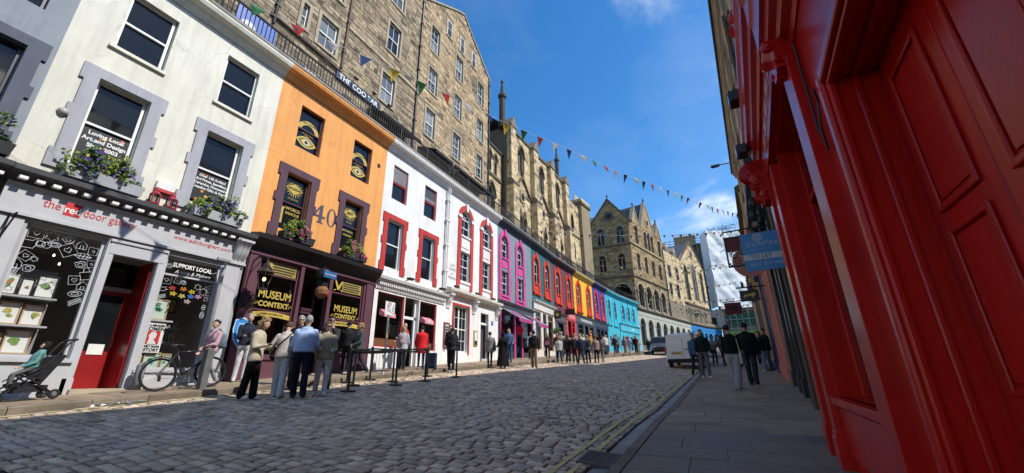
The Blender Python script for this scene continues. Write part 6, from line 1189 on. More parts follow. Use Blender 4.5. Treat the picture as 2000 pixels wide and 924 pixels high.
part('roof', MB().quad((-26, -.05, 11.7), (9, -.05, 11.7), (9, 5.5, 15.2), (-26, 5.5, 15.2)).quad((-26, 11, 11.7), (9, 11, 11.7), (9, 5.5, 15.2), (-26, 5.5, 15.2)), SLATE, rt)
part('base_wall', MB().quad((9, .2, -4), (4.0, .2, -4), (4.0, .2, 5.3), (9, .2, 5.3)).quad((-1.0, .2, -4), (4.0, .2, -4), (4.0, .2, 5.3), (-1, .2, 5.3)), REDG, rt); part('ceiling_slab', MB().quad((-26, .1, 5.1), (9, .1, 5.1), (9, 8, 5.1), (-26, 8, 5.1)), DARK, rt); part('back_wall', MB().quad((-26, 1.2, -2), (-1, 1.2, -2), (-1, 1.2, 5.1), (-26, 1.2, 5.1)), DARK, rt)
rt2 = rthing('stone_tenement', 'lower stone tenement farther up the right side', 'building', 26.2)
mb = MB(); wall(mb, -60, -26.2, -1, 10.8, [], .2, .12); shell(mb, -60, -26.2, -1, 10.8, 10); part('wall', mb, ST_C, rt2); part('eaves', MB().box(-60, -26.2, -.15, .12, 10.5, 10.9), TRIM_DARK, rt2); part('roof', MB().quad((-60, -.1, 10.9), (-26.2, -.1, 10.9), (-26.2, 5, 14), (-60, 5, 14)), SLATE, rt2)
# further shop fronts, seen edge on
def rshop(name, label, u0, u1, col, pil, colp=None, zt=4.2, out=.0, cornout=.3, rough=.35):
    t = rthing(name, label, 'shop front', u0, 'shop fronts up the right side'); m = gloss(col, rough); mp = gloss(colp or col, rough); g_ = zright(0, u0)
    mb = MB(); wall(mb, -u1, -u0, g_-.8, zt, [(-u1+.4, -u0-.4, g_+.8, zt-1.0)], .2, .16); part('shop_front', mb, m, t); part('pane', MB().quad((-u1+.4, .3, g_+.8), (-u0-.4, .3, g_+.8), (-u0-.4, .3, zt-1), (-u1+.4, .3, zt-1)), GLASS_UP, t)
    for (a, b) in pil: gz = zright(0, a); part('pilaster', RB().ub(a, b, out, .2, gz-.5, zt-.6).ub(a-.03, b+.03, out-.04, .2, gz-.5, gz+.42), mp, t, bevel=.012); scroll(a, b, zt-.6, zt-.05, .22, mat=mp, par=t, yb=out)
    part('fascia', MB().box(-u1, -u0, .05, .2, zt-.75, zt), m, t); part('shop_cornice', MB().prof([(.2, zt), (out-.05, zt), (out-cornout*.6, zt+.12), (out-cornout, zt+.16), (out-cornout, zt+.28), (.2, zt+.4)], -u1, -u0), m, t); return t
bs = rshop('black_shop_front', 'glossy black shop front with three pilasters past the red one', 9.8, 15.3, (.008, .008, .009), ((10.0, 10.35), (11.6, 11.95), (12.6, 12.95), (14.4, 14.75)), zt=4.5)
part('downpipe', MB().tube([(-9.85, -.02, -.9), (-9.85, -.02, 9)], .05, 8), C((.10, .07, .05), .6), bs)
rshop('salmon_shop_front', 'salmon pink shop front farther up the right side', 15.4, 19.6, (.62, .23, .17), ((15.5, 15.85), (16.4, 16.7), (17.6, 17.9), (19.2, 19.5)), zt=4.6, out=-.05, rough=.6)
rshop('navy_shop_front', 'navy shop front with an ochre column up the right side', 19.7, 23.6, (.03, .035, .12), ((19.8, 20.2), (22.9, 23.3)), zt=5.0, out=-.08); rshop('ochre_shop_front', 'ochre shop front up the right side', 23.7, 26.6, (.5, .34, .1), ((23.8, 24.2), (26.0, 26.4)), zt=5.2, out=-.12); rshop('maroon_shop_front', 'dark maroon shop front farthest up the right side', 26.7, 34, (.09, .03, .045), ((26.8, 27.3), (30, 30.4), (33.4, 33.8)), zt=5.5, out=-.18)
# projecting signs
def rsign(name, label, u, zc, cat='sign', group=None):
    p = RO+RD*u; return thing(name, label, cat, (p.x, p.y, zc), -RA, (0, 0, 0), group)
sg = rsign('to_let_board', 'blue and white to let board fixed beside the red shop front', 8.62, 2.2)
bl = gloss((.07, .25, .54), .5); part('board', MB().box(-.72, .0, -.012, .012, -.37, .37), bl, sg); part('white_band', MB().box(-.72, .0, -.0165, -.0125, -.165, -.05), C((.55, .56, .6), .6, var=0), sg)
LT = C((.55, .6, .68), .6, var=0); text(sg, 'DUNPAR', -.64, .13, .118, LT, -.018, 'LEFT', space=1.2); text(sg, 'PROPERTY AGENCY', -.42, .03, .03, LT, -.018, space=1.2); text(sg, 'TO LET', -.43, -.107, .1, C((.09, .1, .16), .6, var=0), -.021, space=1.1); text(sg, '0131 557 446', -.62, -.255, .088, LT, -.018, 'LEFT', space=1.05)
em = MB(); 
for r_ in (.085, .05): em.strip([(-.43+r_*math.cos(k*.393), .27+r_*math.sin(k*.393)) for k in range(16)], [(-.43+(r_-.008)*math.cos(k*.393), .27+(r_-.008)*math.sin(k*.393)) for k in range(16)], -.018, -.014, True)
for k in range(8): a = k*.785; em.strip([(-.43+.03*math.cos(t_)+.045*math.cos(a), .27+.03*math.sin(t_)+.045*math.sin(a)) for t_ in [i*.785 for i in range(8)]], [(-.43+.024*math.cos(t_)+.045*math.cos(a), .27+.024*math.sin(t_)+.045*math.sin(a)) for t_ in [i*.785 for i in range(8)]], -.0178-.0002*k, -.015, True)
part('emblem', em, LT, sg); part('fixing_post', MB().box(-.03, .03, .013, .06, -.6, .4), C((.3, .25, .18), .8), sg)
sg = rsign('scrolled_sign', 'dark red hanging sign with white scrolled ironwork beyond the to let board', 11.0, 2.9)
fr = MB().box(-1.04, -1.0, -.02, .02, -.42, .36).box(-.6, -.56, -.02, .02, -.42, .36).box(-1.0, -.6, -.02, .02, .32, .36).box(-1.0, -.6, -.02, .02, -.42, -.38).tube([(-1.1, 0, .42), (-1.0, 0, .5), (-.5, 0, .52), (.1, 0, .5)], .018, 5); part('frame', fr, IRON, sg); part('board', MB().box(-1.0, -.6, -.012, .012, -.02, .32), C((.16, .025, .02), .6, var=.3), sg)
sc2 = MB()
for (cx, cz, r_, d) in ((-.86, -.12, .1, 1), (-.82, -.28, .11, -1), (-.93, -.02, .06, -1)): sc2.tube([(cx+d*r_*(1-t_/16)*math.cos(t_*.75), 0, cz+r_*(1-t_/16)*math.sin(t_*.75)) for t_ in range(15)], .012, 5)
part('scrollwork', sc2, IRON, sg); part('gilt_figure', MB().ball((-.68, -.01, .0), (.07, .03, .16), 8, 6), C((.12, .09, .04), .5), sg)
sg = rsign('round_sign', 'salmon disc sign half hidden behind the to let board', 13.5, 3.25); part('disc', MB().prism([(-.5+.46*math.cos(k*.3), -.1+.46*math.sin(k*.3)) for k in range(21)], -.02, .02), gloss((.5, .19, .13), .6), sg); part('arm', MB().tube([(-1, 0, .4), (.1, 0, .4)], .02, 5), IRON, sg)
sg = rsign('black_gold_sign', 'small black sign with gilt lettering under the round sign', 18.0, 2.95); part('board', MB().box(-.95, -.3, -.03, .03, -.3, .12), BLACK, sg); part('gilt_animal', MB().prism([(-.85, -.2), (-.8, -.05), (-.6, -.02), (-.45, .02), (-.4, -.06), (-.48, -.12), (-.5, -.22), (-.55, -.1), (-.75, -.12)], -.04, -.031), GOLD, sg); part('arm', MB().tube([(-1.05, 0, .25), (.1, 0, .25)], .03, 5).tube([(-.8, 0, .25), (-.8, 0, .45)], .05, 5), IRON, sg)
sg = rsign('maroon_sign', 'small maroon hanging sign farthest along the right shops', 23.0, 3.1); part('board', MB().box(-1.75, -1.0, -.03, .03, -.3, .28), C((.1, .01, .02), .6), sg); part('plate', MB().box(-1.55, -1.2, -.035, -.0305, -.08, .1), DARK, sg); part('arm', MB().tube([(-1.8, 0, .33), (.1, 0, .36)], .025, 5), IRON, sg)
sl = rsign('street_lamp', 'flat street lamp on a short arm under the right eaves', 20.0, 9.6, 'street lamp'); part('arm', MB().tube([(.2, 0, -.02), (-.75, 0, .02)], .025, 6), C((.2, .2, .2), .4), sl); part('head', MB().box(-1.12, -.72, -.09, .09, -.04, .06), C((.16, .16, .165), .5), sl, bevel=.03); part('lens', MB().box(-1.08, -.8, -.07, .07, -.055, -.041), GLASS_UP, sl)
# ================================================================== PEOPLE
PEOPLE = []
SKIN = [C((.50, .31, .22), .6, var=.08), C((.42, .25, .17), .6, var=.08), C((.27, .15, .095), .6, var=.08)]
HAIRC = {'black': (.012, .010, .009), 'brown': (.09, .052, .03), 'blonde': (.33, .22, .10), 'grey': (.30, .29, .28), 'curly': (.28, .19, .10), 'none': None}
def person(label, x, y, surf, h, face, top, legs, shoes=(.6, .6, .58), hair='brown', style='short', arms=((8, 8, 12), (8, 8, 12)), leg=((4, 3), (-4, 2)), hem=.93, bulk=.02, lw=0.0, lod=1, skin=0, lean=0.0, flare=0.0, glasses=False, short=False, sleeve=True, head=(0, 0), z=None, fat=1.0, group=None, pattern=None):
    PEOPLE.append(dict(locals()))
def tube_seg(mb, p, q, ra, rb, n=10):
    p, q = Vector(p), Vector(q); mb.tube([p+(q-p)*t for t in (0, .33, .66, 1)], [ra, ra+(rb-ra)*.4, ra+(rb-ra)*.75, rb], n); mb.ball(p, ra, n, 6); mb.ball(q, rb, n, 6)
def build_body(s):
    mb = MB(); segs = []; lod = s['lod']; k = s['fat']; b = s['bulk']
    def seg(p, q, ra, rb, m): tube_seg(mb, p, q, ra, rb, 10 if lod == 0 else 8); segs.append((tuple(p), tuple(q), ra, rb, m))
    low = 9; hipz = .90
    for sd, (a, kn) in zip((-1, 1), s['leg']):
        a, kn = R(a), R(kn); hip = Vector((sd*.085*k, 0, hipz)); knee = hip+Vector((sd*.012, math.sin(a), -math.cos(a)))*.42; ank = knee+Vector((0, math.sin(a-kn), -math.cos(a-kn)))*.41; lw = s['lw']
        seg(hip, knee, .083*k+lw*.5, .06+lw*.9, 2); seg(knee, ank, .057+lw*.9, .045+lw*1.25, 2)
        if s['short']: segs[-1] = segs[-1][:4]+(0,)
        heel = ank+Vector((0, -.045, -.045)); toe = ank+Vector((sd*.025, .15, -.052)); seg(heel, toe, .043, .036, 3); low = min(low, toe.z-.036, heel.z-.043)
    hem = s['hem']; fl_ = s['flare']
    core = [(.82, .12, .095), (.90, .158*k, .118*k), (1.0, .145*k, .11*k), (1.1, .138*k, .105*k), (1.24, .155*k, .115*k), (1.34, .158, .112), (1.42, .118, .09), (1.475, .09, .075), (1.5, .06, .06)]
    def rr(z, e=0.0):
        for (a, b2, c), (d, e2, f) in zip(core[:-1], core[1:]):
            if z <= d: t = max(0, (z-a)/(d-a)); return b2+(e2-b2)*t+e, c+(f-c)*t+e
        return core[-1][1]+e, core[-1][2]+e
    def loft(rings):
        n = 16; vs = []; fs = []
        for (z, rx_, ry_) in rings:
            for j in range(n): t = 2*math.pi*j/n; vs.append((rx_*math.cos(t), ry_*math.sin(t), z))
        for i in range(len(rings)-1):
            for j in range(n): fs.append((i*n+j, i*n+(j+1) % n, (i+1)*n+(j+1) % n, (i+1)*n+j))
        fs += [tuple(range(n-1, -1, -1)), tuple(range((len(rings)-1)*n, len(rings)*n))]; mb.add(vs, fs)
    loft(core[:5]); zs = [hem+(1.45-hem)*i/9 for i in range(10)]; gar = []
    for z in zs:
        u = max(0, (1.0-z)); a, c = rr(max(z, .9), b*(1 if z < 1.38 else .5)); gar.append((z, a+fl_*u, c+fl_*u*.9))
    gar.append((1.485, .085+b*.4, .075+b*.4)); loft(gar)
    seg((0, 0, 1.46), (0, .012, 1.56), .054, .05, 0)
    hy, hx = s['head']; hc = Vector((hx*.05, .025+hy*.05, 1.635-abs(hy)*.012)); mb.ball(hc, (.075, .093, .112), 12, 8); mb.ball(hc+Vector((0, .028, -.055)), (.052, .06, .06), 10, 6)
    segs.append((tuple(hc+Vector((0, 0, .03))), tuple(hc-Vector((0, -.02, .06))), .085, .07, 0))
    if lod < 2: mb.ball(hc+Vector((0, .095, -.02)), (.014, .022, .024), 6, 4); [mb.ball(hc+Vector((sd*.077, -.005, -.01)), (.014, .022, .032), 6, 4) for sd in (-1, 1)]
    for sd, (a, o, e) in zip((-1, 1), s['arms']):
        a, o, e = R(a), R(o), R(e); sh = Vector((sd*(.158+b*.3), 0, 1.372)); d1 = Vector((sd*math.sin(o), math.sin(a)*math.cos(o), -math.cos(a)*math.cos(o))); el = sh+d1*.29
        inw = -sd*math.sin(min(e, 1.2))*.45; d2 = Vector((d1.x+inw, math.sin(a+e), -math.cos(a+e))).normalized(); wr = el+d2*.25
        m = 1 if s['sleeve'] else 0; seg(sh, el, .052+b*.55, .043+b*.5, 1); seg(el, wr, .042+b*.5, .030+b*.3, m); hd = wr+d2*.045
        if lod == 0:
            mb.ball(hd, (.024, .03, .042), 8, 5); segs.append((tuple(wr), tuple(wr+d2*.13), .035, .03, 0)); ax = d2.orthogonal().normalized(); bx = d2.cross(ax)
            for f in range(4): st = hd+d2*.03+ax*(f-1.5)*.018; mb.tube([st, st+d2*(.045-.005*abs(f-1.3))+bx*.006, st+d2*.06+bx*.028], .010, 5)
            mb.tube([hd+ax*.03, hd+ax*.05+d2*.03+bx*.01, hd+ax*.045+d2*.06+bx*.02], .011, 5)
        else: mb.ball(hd+d2*.02, (.03, .032, .055), 7, 5); segs.append((tuple(wr), tuple(wr+d2*.11), .036, .03, 0))
        s.setdefault('hands', []).append(hd+d2*.05)
    s.update(segs=segs, core=core, gar=gar, low=low, hc=hc); return mb
def ground_z(s):
    if s['z'] is not None: return s['z']
    return {'l': zleft, 'r': zright, 'c': lambda x, y: zroad(x, y)+.03}[s['surf']](s['x'], s['y'])
def finish_people():
    obs = []
    for s in PEOPLE:
        mb = build_body(s); me = mb.mesh('person'); o = bpy.data.objects.new('person', me); COL.objects.link(o)
        r_ = o.modifiers.new('r', 'REMESH'); r_.mode = 'VOXEL'; r_.voxel_size = (.0135, .02, .03)[s['lod']]; r_.adaptivity = 0
        sm = o.modifiers.new('s', 'SMOOTH'); sm.iterations = (4, 3, 2)[s['lod']]; sm.factor = .5; obs.append(o)
    bpy.context.view_layer.update(); dg = bpy.context.evaluated_depsgraph_get()
    news = [bpy.data.meshes.new_from_object(o.evaluated_get(dg)) for o in obs]
    for s, o, me in zip(PEOPLE, obs, news):
        o.modifiers.clear(); old = o.data; o.data = me; bpy.data.meshes.remove(old)
        n = len(me.polygons); cen = np.empty(n*3); me.polygons.foreach_get('center', cen); cen = cen.reshape(-1, 3); best = np.full(n, 9.0); mat = np.zeros(n, dtype=np.int32)
        for (p, q, ra, rb, m) in s['segs']:
            p, q = np.array(p), np.array(q); d = q-p; t = np.clip(((cen-p)@d)/(d@d), 0, 1); dist = np.linalg.norm(cen-p-t[:, None]*d, axis=1)-(ra+(rb-ra)*t); k = dist < best; best[k] = dist[k]; mat[k] = m
        for rings, m in ((s['core'], 2), (s['gar'], 1)):
            zz_ = np.array([r[0] for r in rings]); ax = np.interp(cen[:, 2], zz_, [r[1] for r in rings]); ay = np.interp(cen[:, 2], zz_, [r[2] for r in rings]); d = (np.sqrt((cen[:, 0]/ax)**2+(cen[:, 1]/ay)**2)-1)*np.minimum(ax, ay); d[(cen[:, 2] < zz_[0]-.012) | (cen[:, 2] > zz_[-1]+.01)] = 9; k = d < best; best[k] = d[k]; mat[k] = m
        tm = s['pattern'] if (s['pattern'] and s['pattern'][0] == 't') else None
        for m in (SKIN[s['skin']], STRIPE if tm else cloth(s['top']), (PRINT if s['pattern'] == 'print' else cloth(s['legs'])), C(s['shoes'], .7, var=.1)): me.materials.append(m)
        me.polygons.foreach_set('material_index', mat); me.shade_smooth()
        sc = s['h']/1.75; ln = s['lean']; V = np.empty(len(me.vertices)*3); me.vertices.foreach_get('co', V); V = V.reshape(-1, 3); V[:, 2] -= s['low']
        if ln: V[:, 1] += np.maximum(0, V[:, 2]-.9)*ln
        rg_ = random.Random(s['label']); tw = rg_.uniform(-.28, .28); sw = rg_.uniform(-.03, .03); hy_ = rg_.uniform(-.35, .35); s['warp'] = (tw, sw)
        an = np.clip((V[:, 2]-.9)/.55, 0, 1)*tw; X0 = V[:, 0].copy(); V[:, 0] = X0*np.cos(an)-V[:, 1]*np.sin(an)+sw*np.sin(np.clip(V[:, 2], 0, 1.75)/1.75*math.pi); V[:, 1] = X0*np.sin(an)+V[:, 1]*np.cos(an)
        V[:] = V*np.array([sc, sc, sc]); me.vertices.foreach_set('co', V.ravel()); me.update()
        o.location = (s['x'], s['y'], ground_z(s)); o.rotation_euler = (0, 0, -R(s['face'])); tag(o, s['label'], 'person', s['group'] or 'people in the street'); s['ob'] = o
        def P(v, s=s, sc=sc, ln=ln):
            v = Vector(v); z = v.z-s['low']; y = v.y+max(0, z-.9)*ln; a = min(1, max(0, (z-.9)/.55))*s['warp'][0]
            return Vector(((v.x*math.cos(a)-y*math.sin(a)+s['warp'][1]*math.sin(min(max(z, 0), 1.75)/1.75*math.pi))*sc, (v.x*math.sin(a)+y*math.cos(a))*sc, z*sc))
        s['P'] = P; hc = s['hc']; hcol = HAIRC[s['hair']]
        if hcol:
            mb = MB(); curl = s['style'] in ('curly', 'bob'); big = {'short': 1.09, 'crop': 1.04, 'long': 1.16, 'curly': 1.5, 'bob': 1.2, 'bun': 1.08, 'cap': 1.1, 'hood': 1.3}[s['style']]; rg = random.Random(len(s['label'])*7+int(s['x']*100))
            mb.ball((0, 0, 0), 1, 16, 12); vs = []
            for (x, y, z) in mb.v:
                q = Vector((x*.078*big, y*.096*big-.008, z*.115*(big if not curl else big*.92)+.006)); f = 1.0
                lim = .035 if s['style'] != 'cap' else .03
                if y > .25 and z < (.38 if s['style'] != 'hood' else .5): q *= .72/big if y > .45 else .9/big
                if z < -.15 and s['style'] in ('short', 'crop', 'bun', 'cap'): q *= .8/big if z < -.45 else .95/big
                q *= 1+rg.uniform(-.02, .02)*(4 if curl else 1.2); vs.append(hc+q)
            mb.v = vs
            if s['style'] == 'long': 
                rngs = [(.085, .05, .0), (.1, .055, -.10), (.1, .05, -.2), (.07, .03, -.3)]; n = 10; b0 = len(mb.v)
                for (rx_, ry_, dz) in rngs: mb.v += [hc+Vector((rx_*math.cos(t), -.055+ry_*math.sin(t), dz)) for t in [6.283*j/n for j in range(n)]]
                for i in range(3): mb.f += [(b0+i*n+j, b0+i*n+(j+1) % n, b0+(i+1)*n+(j+1) % n, b0+(i+1)*n+j) for j in range(n)]
                mb.f.append(tuple(range(b0+3*n, b0+4*n)))
            if curl:
                for _ in range(70):
                    d_ = Vector((rg.gauss(0, 1), rg.gauss(-.25, 1), rg.gauss(.15, 1))).normalized()
                    if d_.y > .35 and d_.z < .45: continue
                    mb.ball(hc+Vector((d_.x*.08*big, d_.y*.096*big-.008, d_.z*.112*big*.95)), rg.uniform(.014, .028), 6, 4)
            if s['style'] == 'bun': mb.ball(hc+Vector((0, -.1, .06)), .045, 8, 6)
            if s['style'] == 'cap': mb.ball(hc+Vector((0, .1, .035)), (.06, .065, .012), 8, 4)
            mb.v = [P(v) for v in mb.v]; part('cap' if s['style'] == 'cap' else ('hood' if s['style'] == 'hood' else 'hair'), mb, C(hcol, .8, var=.35, scale=30, bump=.5, bscale=60) if s['style'] not in ('cap', 'hood') else cloth(s['top']), o, smooth=True)
        if s['lod'] == 0 or s['glasses']:
            if s['glasses']: part('sunglasses', MB().box(-.066, -.008, .098, .115, -.008, .026).box(.008, .066, .098, .115, -.008, .026).box(-.008, .008, .1, .112, .01, .02).box(-.082, -.074, -.02, .1, .008, .02).box(.074, .082, -.02, .1, .008, .02).xf(Matrix.Translation(hc)), C((.01, .01, .012), .15, var=0), o)
            else:
                for sd in (-1, 1): part('eye', MB().ball(hc+Vector((sd*.03, .083, .008)), (.013, .01, .008), 6, 4), C((.03, .02, .018), .3, var=0), o)
            part('mouth', MB().box(-.022, .022, .084, .098, -.066, -.058).xf(Matrix.Translation(hc)), C((.25, .09, .08), .6, var=0), o)
            for c_ in o.children:
                if c_.name.split('.')[0] in ('sunglasses', 'eye', 'mouth'):
                    for v in c_.data.vertices: v.co = P(v.co)
PRINT = M('leaf_print_cloth', (.55, .5, .46), .9, var=0, ramp=None); _nt = PRINT.node_tree; _p = [n for n in _nt.nodes if n.type == 'BSDF_PRINCIPLED'][0]
_t = _nt.nodes.new('ShaderNodeTexCoord'); _mp = _nt.nodes.new('ShaderNodeMapping'); _mp.inputs['Scale'].default_value = (1, 1, .35); _v = _nt.nodes.new('ShaderNodeTexVoronoi'); _v.inputs['Scale'].default_value = 32; _cr = _nt.nodes.new('ShaderNodeValToRGB'); _cr.color_ramp.elements[0].position = .28; _cr.color_ramp.elements[0].color = (.2, .15, .16, 1); _cr.color_ramp.elements[1].position = .42; _cr.color_ramp.elements[1].color = (.62, .57, .54, 1)
_nt.links.new(_t.outputs['Object'], _mp.inputs[0]); _nt.links.new(_mp.outputs[0], _v.inputs['Vector']); _nt.links.new(_v.outputs['Distance'], _cr.inputs[0]); _nt.links.new(_cr.outputs[0], _p.inputs['Base Color'])
STRIPE = M('quilted_cloth', (.6, .5, .47), .8, var=0); _nt = STRIPE.node_tree; _p = [n for n in _nt.nodes if n.type == 'BSDF_PRINCIPLED'][0]; _t = _nt.nodes.new('ShaderNodeTexCoord'); _w = _nt.nodes.new('ShaderNodeTexWave'); _w.bands_direction = 'Z'; _w.inputs['Scale'].default_value = 4.6; _w.inputs['Distortion'].default_value = .8; _cr = _nt.nodes.new('ShaderNodeValToRGB'); _cr.color_ramp.elements[0].color = (.34, .26, .25, 1); _cr.color_ramp.elements[1].position = .5; _cr.color_ramp.elements[1].color = (.62, .53, .5, 1)
_nt.links.new(_t.outputs['Object'], _w.inputs['Vector']); _nt.links.new(_w.outputs['Fac'], _cr.inputs[0]); _nt.links.new(_cr.outputs[0], _p.inputs['Base Color']); _b = _nt.nodes.new('ShaderNodeBump'); _b.inputs['Strength'].default_value = .6; _b.inputs['Distance'].default_value = .03; _nt.links.new(_w.outputs['Fac'], _b.inputs['Height']); _nt.links.new(_b.outputs[0], _p.inputs['Normal'])

PH = ((10, 5, 92), (10, 5, 88)); WALK = ((24, 8), (-18, 16)); WALK2 = ((-16, 14), (22, 6)); HANG = ((6, 9, 14), (4, 9, 12))
# near group by the museum shop
person('woman in a pink jacket and grey trousers walking behind the bicycle', -11.15, 6.05, 'l', 1.6, 175, (.50, .30, .34), (.24, .24, .25), (.35, .35, .36), 'black', 'bun', ((12, 7, 55), (4, 7, 40)), WALK, .88, .03, .0, 0)
person('grey haired man in navy jacket and white jeans reading a phone by the shield sign', -11.4, 7.0, 'l', 1.78, 112, (.028, .03, .05), (.66, .66, .68), (.6, .6, .6), 'grey', 'short', PH, ((3, 2), (-5, 3)), .92, .03, .01, 0, head=(1, 0))
person('curly haired woman in a cream cardigan and black trousers looking at her phone', -8.95, 5.78, 'c', 1.68, 62, (.46, .40, .29), (.012, .012, .013), (.62, .6, .56), 'curly', 'curly', ((8, 6, 88), (6, 6, 96)), ((4, 2), (-6, 4)), .80, .03, .03, 0, head=(1.2, 0))
person('woman in a cream hooded top and white trousers with a dark shoulder strap', -8.75, 6.28, 'c', 1.66, 330, (.48, .43, .37), (.56, .55, .55), (.55, .54, .52), 'brown', 'short', ((-6, 26, 55), (2, 10, 70)), ((6, 3), (-3, 3)), .88, .045, .025, 0, lean=.12, head=(1.0, 0))
person('balding man in a light blue shirt and navy trousers seen from behind', -8.35, 6.5, 'c', 1.80, 312, (.40, .50, .74), (.012, .014, .024), (.015, .015, .015), 'grey', 'crop', ((12, 12, 35), (14, 14, 50)), ((7, 2), (-9, 4)), .95, .045, .02, 0, skin=1, fat=1.12)
person('woman in sunglasses, khaki jacket and leaf print trousers facing the camera', -8.3, 7.0, 'c', 1.66, 128, (.34, .29, .195), (.5, .45, .42), (.66, .64, .6), 'brown', 'long', ((4, 9, 75), (2, 8, 85)), ((3, 2), (-4, 3)), .84, .05, .015, 0, glasses=True, pattern='print', fat=1.1)
person('grey haired man in sunglasses behind the man in the blue shirt', -9.6, 7.25, 'c', 1.82, 150, (.03, .03, .034), (.02, .02, .024), (.02, .02, .02), 'grey', 'short', HANG, ((3, 2), (-3, 2)), .9, .04, .01, 0, glasses=True)
person('dark haired man in sunglasses with a hand at his chin', -9.2, 7.9, 'c', 1.84, 140, (.035, .035, .04), (.015, .015, .017), (.02, .02, .02), 'black', 'short', ((45, 10, 120), (10, 8, 20)), ((3, 2), (-28, 55)), .9, .04, .01, 0, glasses=True)
# along the left pavement
person('woman in a quilted pink puffer jacket and jeans at the museum window', -11.35, 9.55, 'l', 1.62, 300, (.55, .46, .44), (.12, .2, .38), (.4, .4, .4), 'blonde', 'short', ((6, 8, 70), (6, 8, 70)), ((3, 2), (-3, 2)), .84, .06, .01, 1, pattern='t')
person('man in a dark cap and black jacket right of the museum window', -11.5, 10.6, 'l', 1.74, 330, (.02, .02, .022), (.02, .02, .025), (.03, .03, .03), 'black', 'cap', HANG, ((3, 2), (-3, 2)), .88, .05, .01, 1)
person('woman with short blonde hair, grey jacket and blue top by the sign pole', -10.75, 10.45, 'l', 1.7, 215, (.075, .08, .09), (.035, .04, .055), (.4, .4, .42), 'blonde', 'bob', ((4, 7, 60), (2, 8, 40)), WALK, .84, .05, .015, 1)
person('blonde woman in a pale denim jacket carrying a pink rucksack', -10.7, 12.6, 'l', 1.62, 330, (.42, .43, .48), (.02, .02, .025), (.05, .05, .05), 'blonde', 'long', ((4, 14, 40), (2, 10, 50)), ((3, 2), (-3, 2)), .80, .05, .01, 1)
person('bald man in a red shirt at the cafe door', -11.3, 13.4, 'l', 1.8, 200, (.5, .05, .03), (.35, .33, .3), (.5, .5, .5), 'none', 'short', ((30, 8, 60), (20, 8, 50)), ((3, 2), (-3, 2)), .9, .03, .01, 1, skin=1)
person('dark haired person in a long bright red hooded coat', -10.35, 13.3, 'l', 1.66, 315, (.62, .025, .03), (.03, .045, .12), (.5, .3, .25), 'black', 'short', ((14, 12, 40), (14, 12, 40)), ((3, 2), (-3, 2)), .64, .06, .0, 1, flare=.12)
person('man in a dark jacket with a black rucksack seen from behind', -9.5, 14.2, 'c', 1.76, 335, (.03, .033, .038), (.012, .012, .014), (.5, .5, .5), 'black', 'crop', ((4, 10, 60), (4, 10, 30)), ((8, 2), (-8, 5)), .84, .05, .01, 1, skin=1)
person('bearded man in a black jacket holding papers by the red framed window', -10.75, 15.9, 'l', 1.78, 170, (.025, .025, .028), (.015, .015, .017), (.62, .6, .58), 'black', 'short', ((30, 6, 70), (10, 8, 20)), ((3, 2), (-3, 2)), .88, .04, .01, 1)
person('person in a grey coat with black hair beside the figure in black', -9.55, 17.5, 'c', 1.66, 350, (.22, .2, .19), (.015, .015, .017), (.5, .48, .44), 'black', 'short', ((15, 12, 30), (10, 10, 20)), ((3, 2), (-3, 2)), .74, .07, .0, 1, flare=.1)
person('woman in a long black robe and headscarf', -8.9, 17.6, 'c', 1.66, 300, (.010, .010, .011), (.010, .010, .011), (.45, .4, .36), 'black', 'hood', ((20, 8, 60), (16, 8, 50)), ((2, 1), (-2, 1)), .12, .06, .0, 1, flare=.14)
person('man in a blue hooded top and jeans facing down the street', -9.75, 20.0, 'l', 1.78, 150, (.09, .13, .24), (.06, .1, .2), (.05, .05, .05), 'black', 'short', ((14, 8, 40), (14, 8, 40)), ((3, 2), (-3, 2)), .88, .04, .01, 1)
person('hooded figure in black under the left awning', -10.5, 21.6, 'l', 1.72, 160, (.015, .015, .017), (.03, .025, .03), (.4, .4, .4), 'black', 'hood', ((34, 6, 70), (30, 6, 70)), ((3, 2), (-3, 2)), .88, .05, .01, 1)
person('man in khaki trousers and a black top with a rucksack standing in the road', -8.0, 19.3, 'c', 1.8, 340, (.018, .018, .02), (.20, .145, .085), (.03, .03, .03), 'black', 'short', HANG, ((4, 2), (-4, 3)), .92, .05, .02, 1)
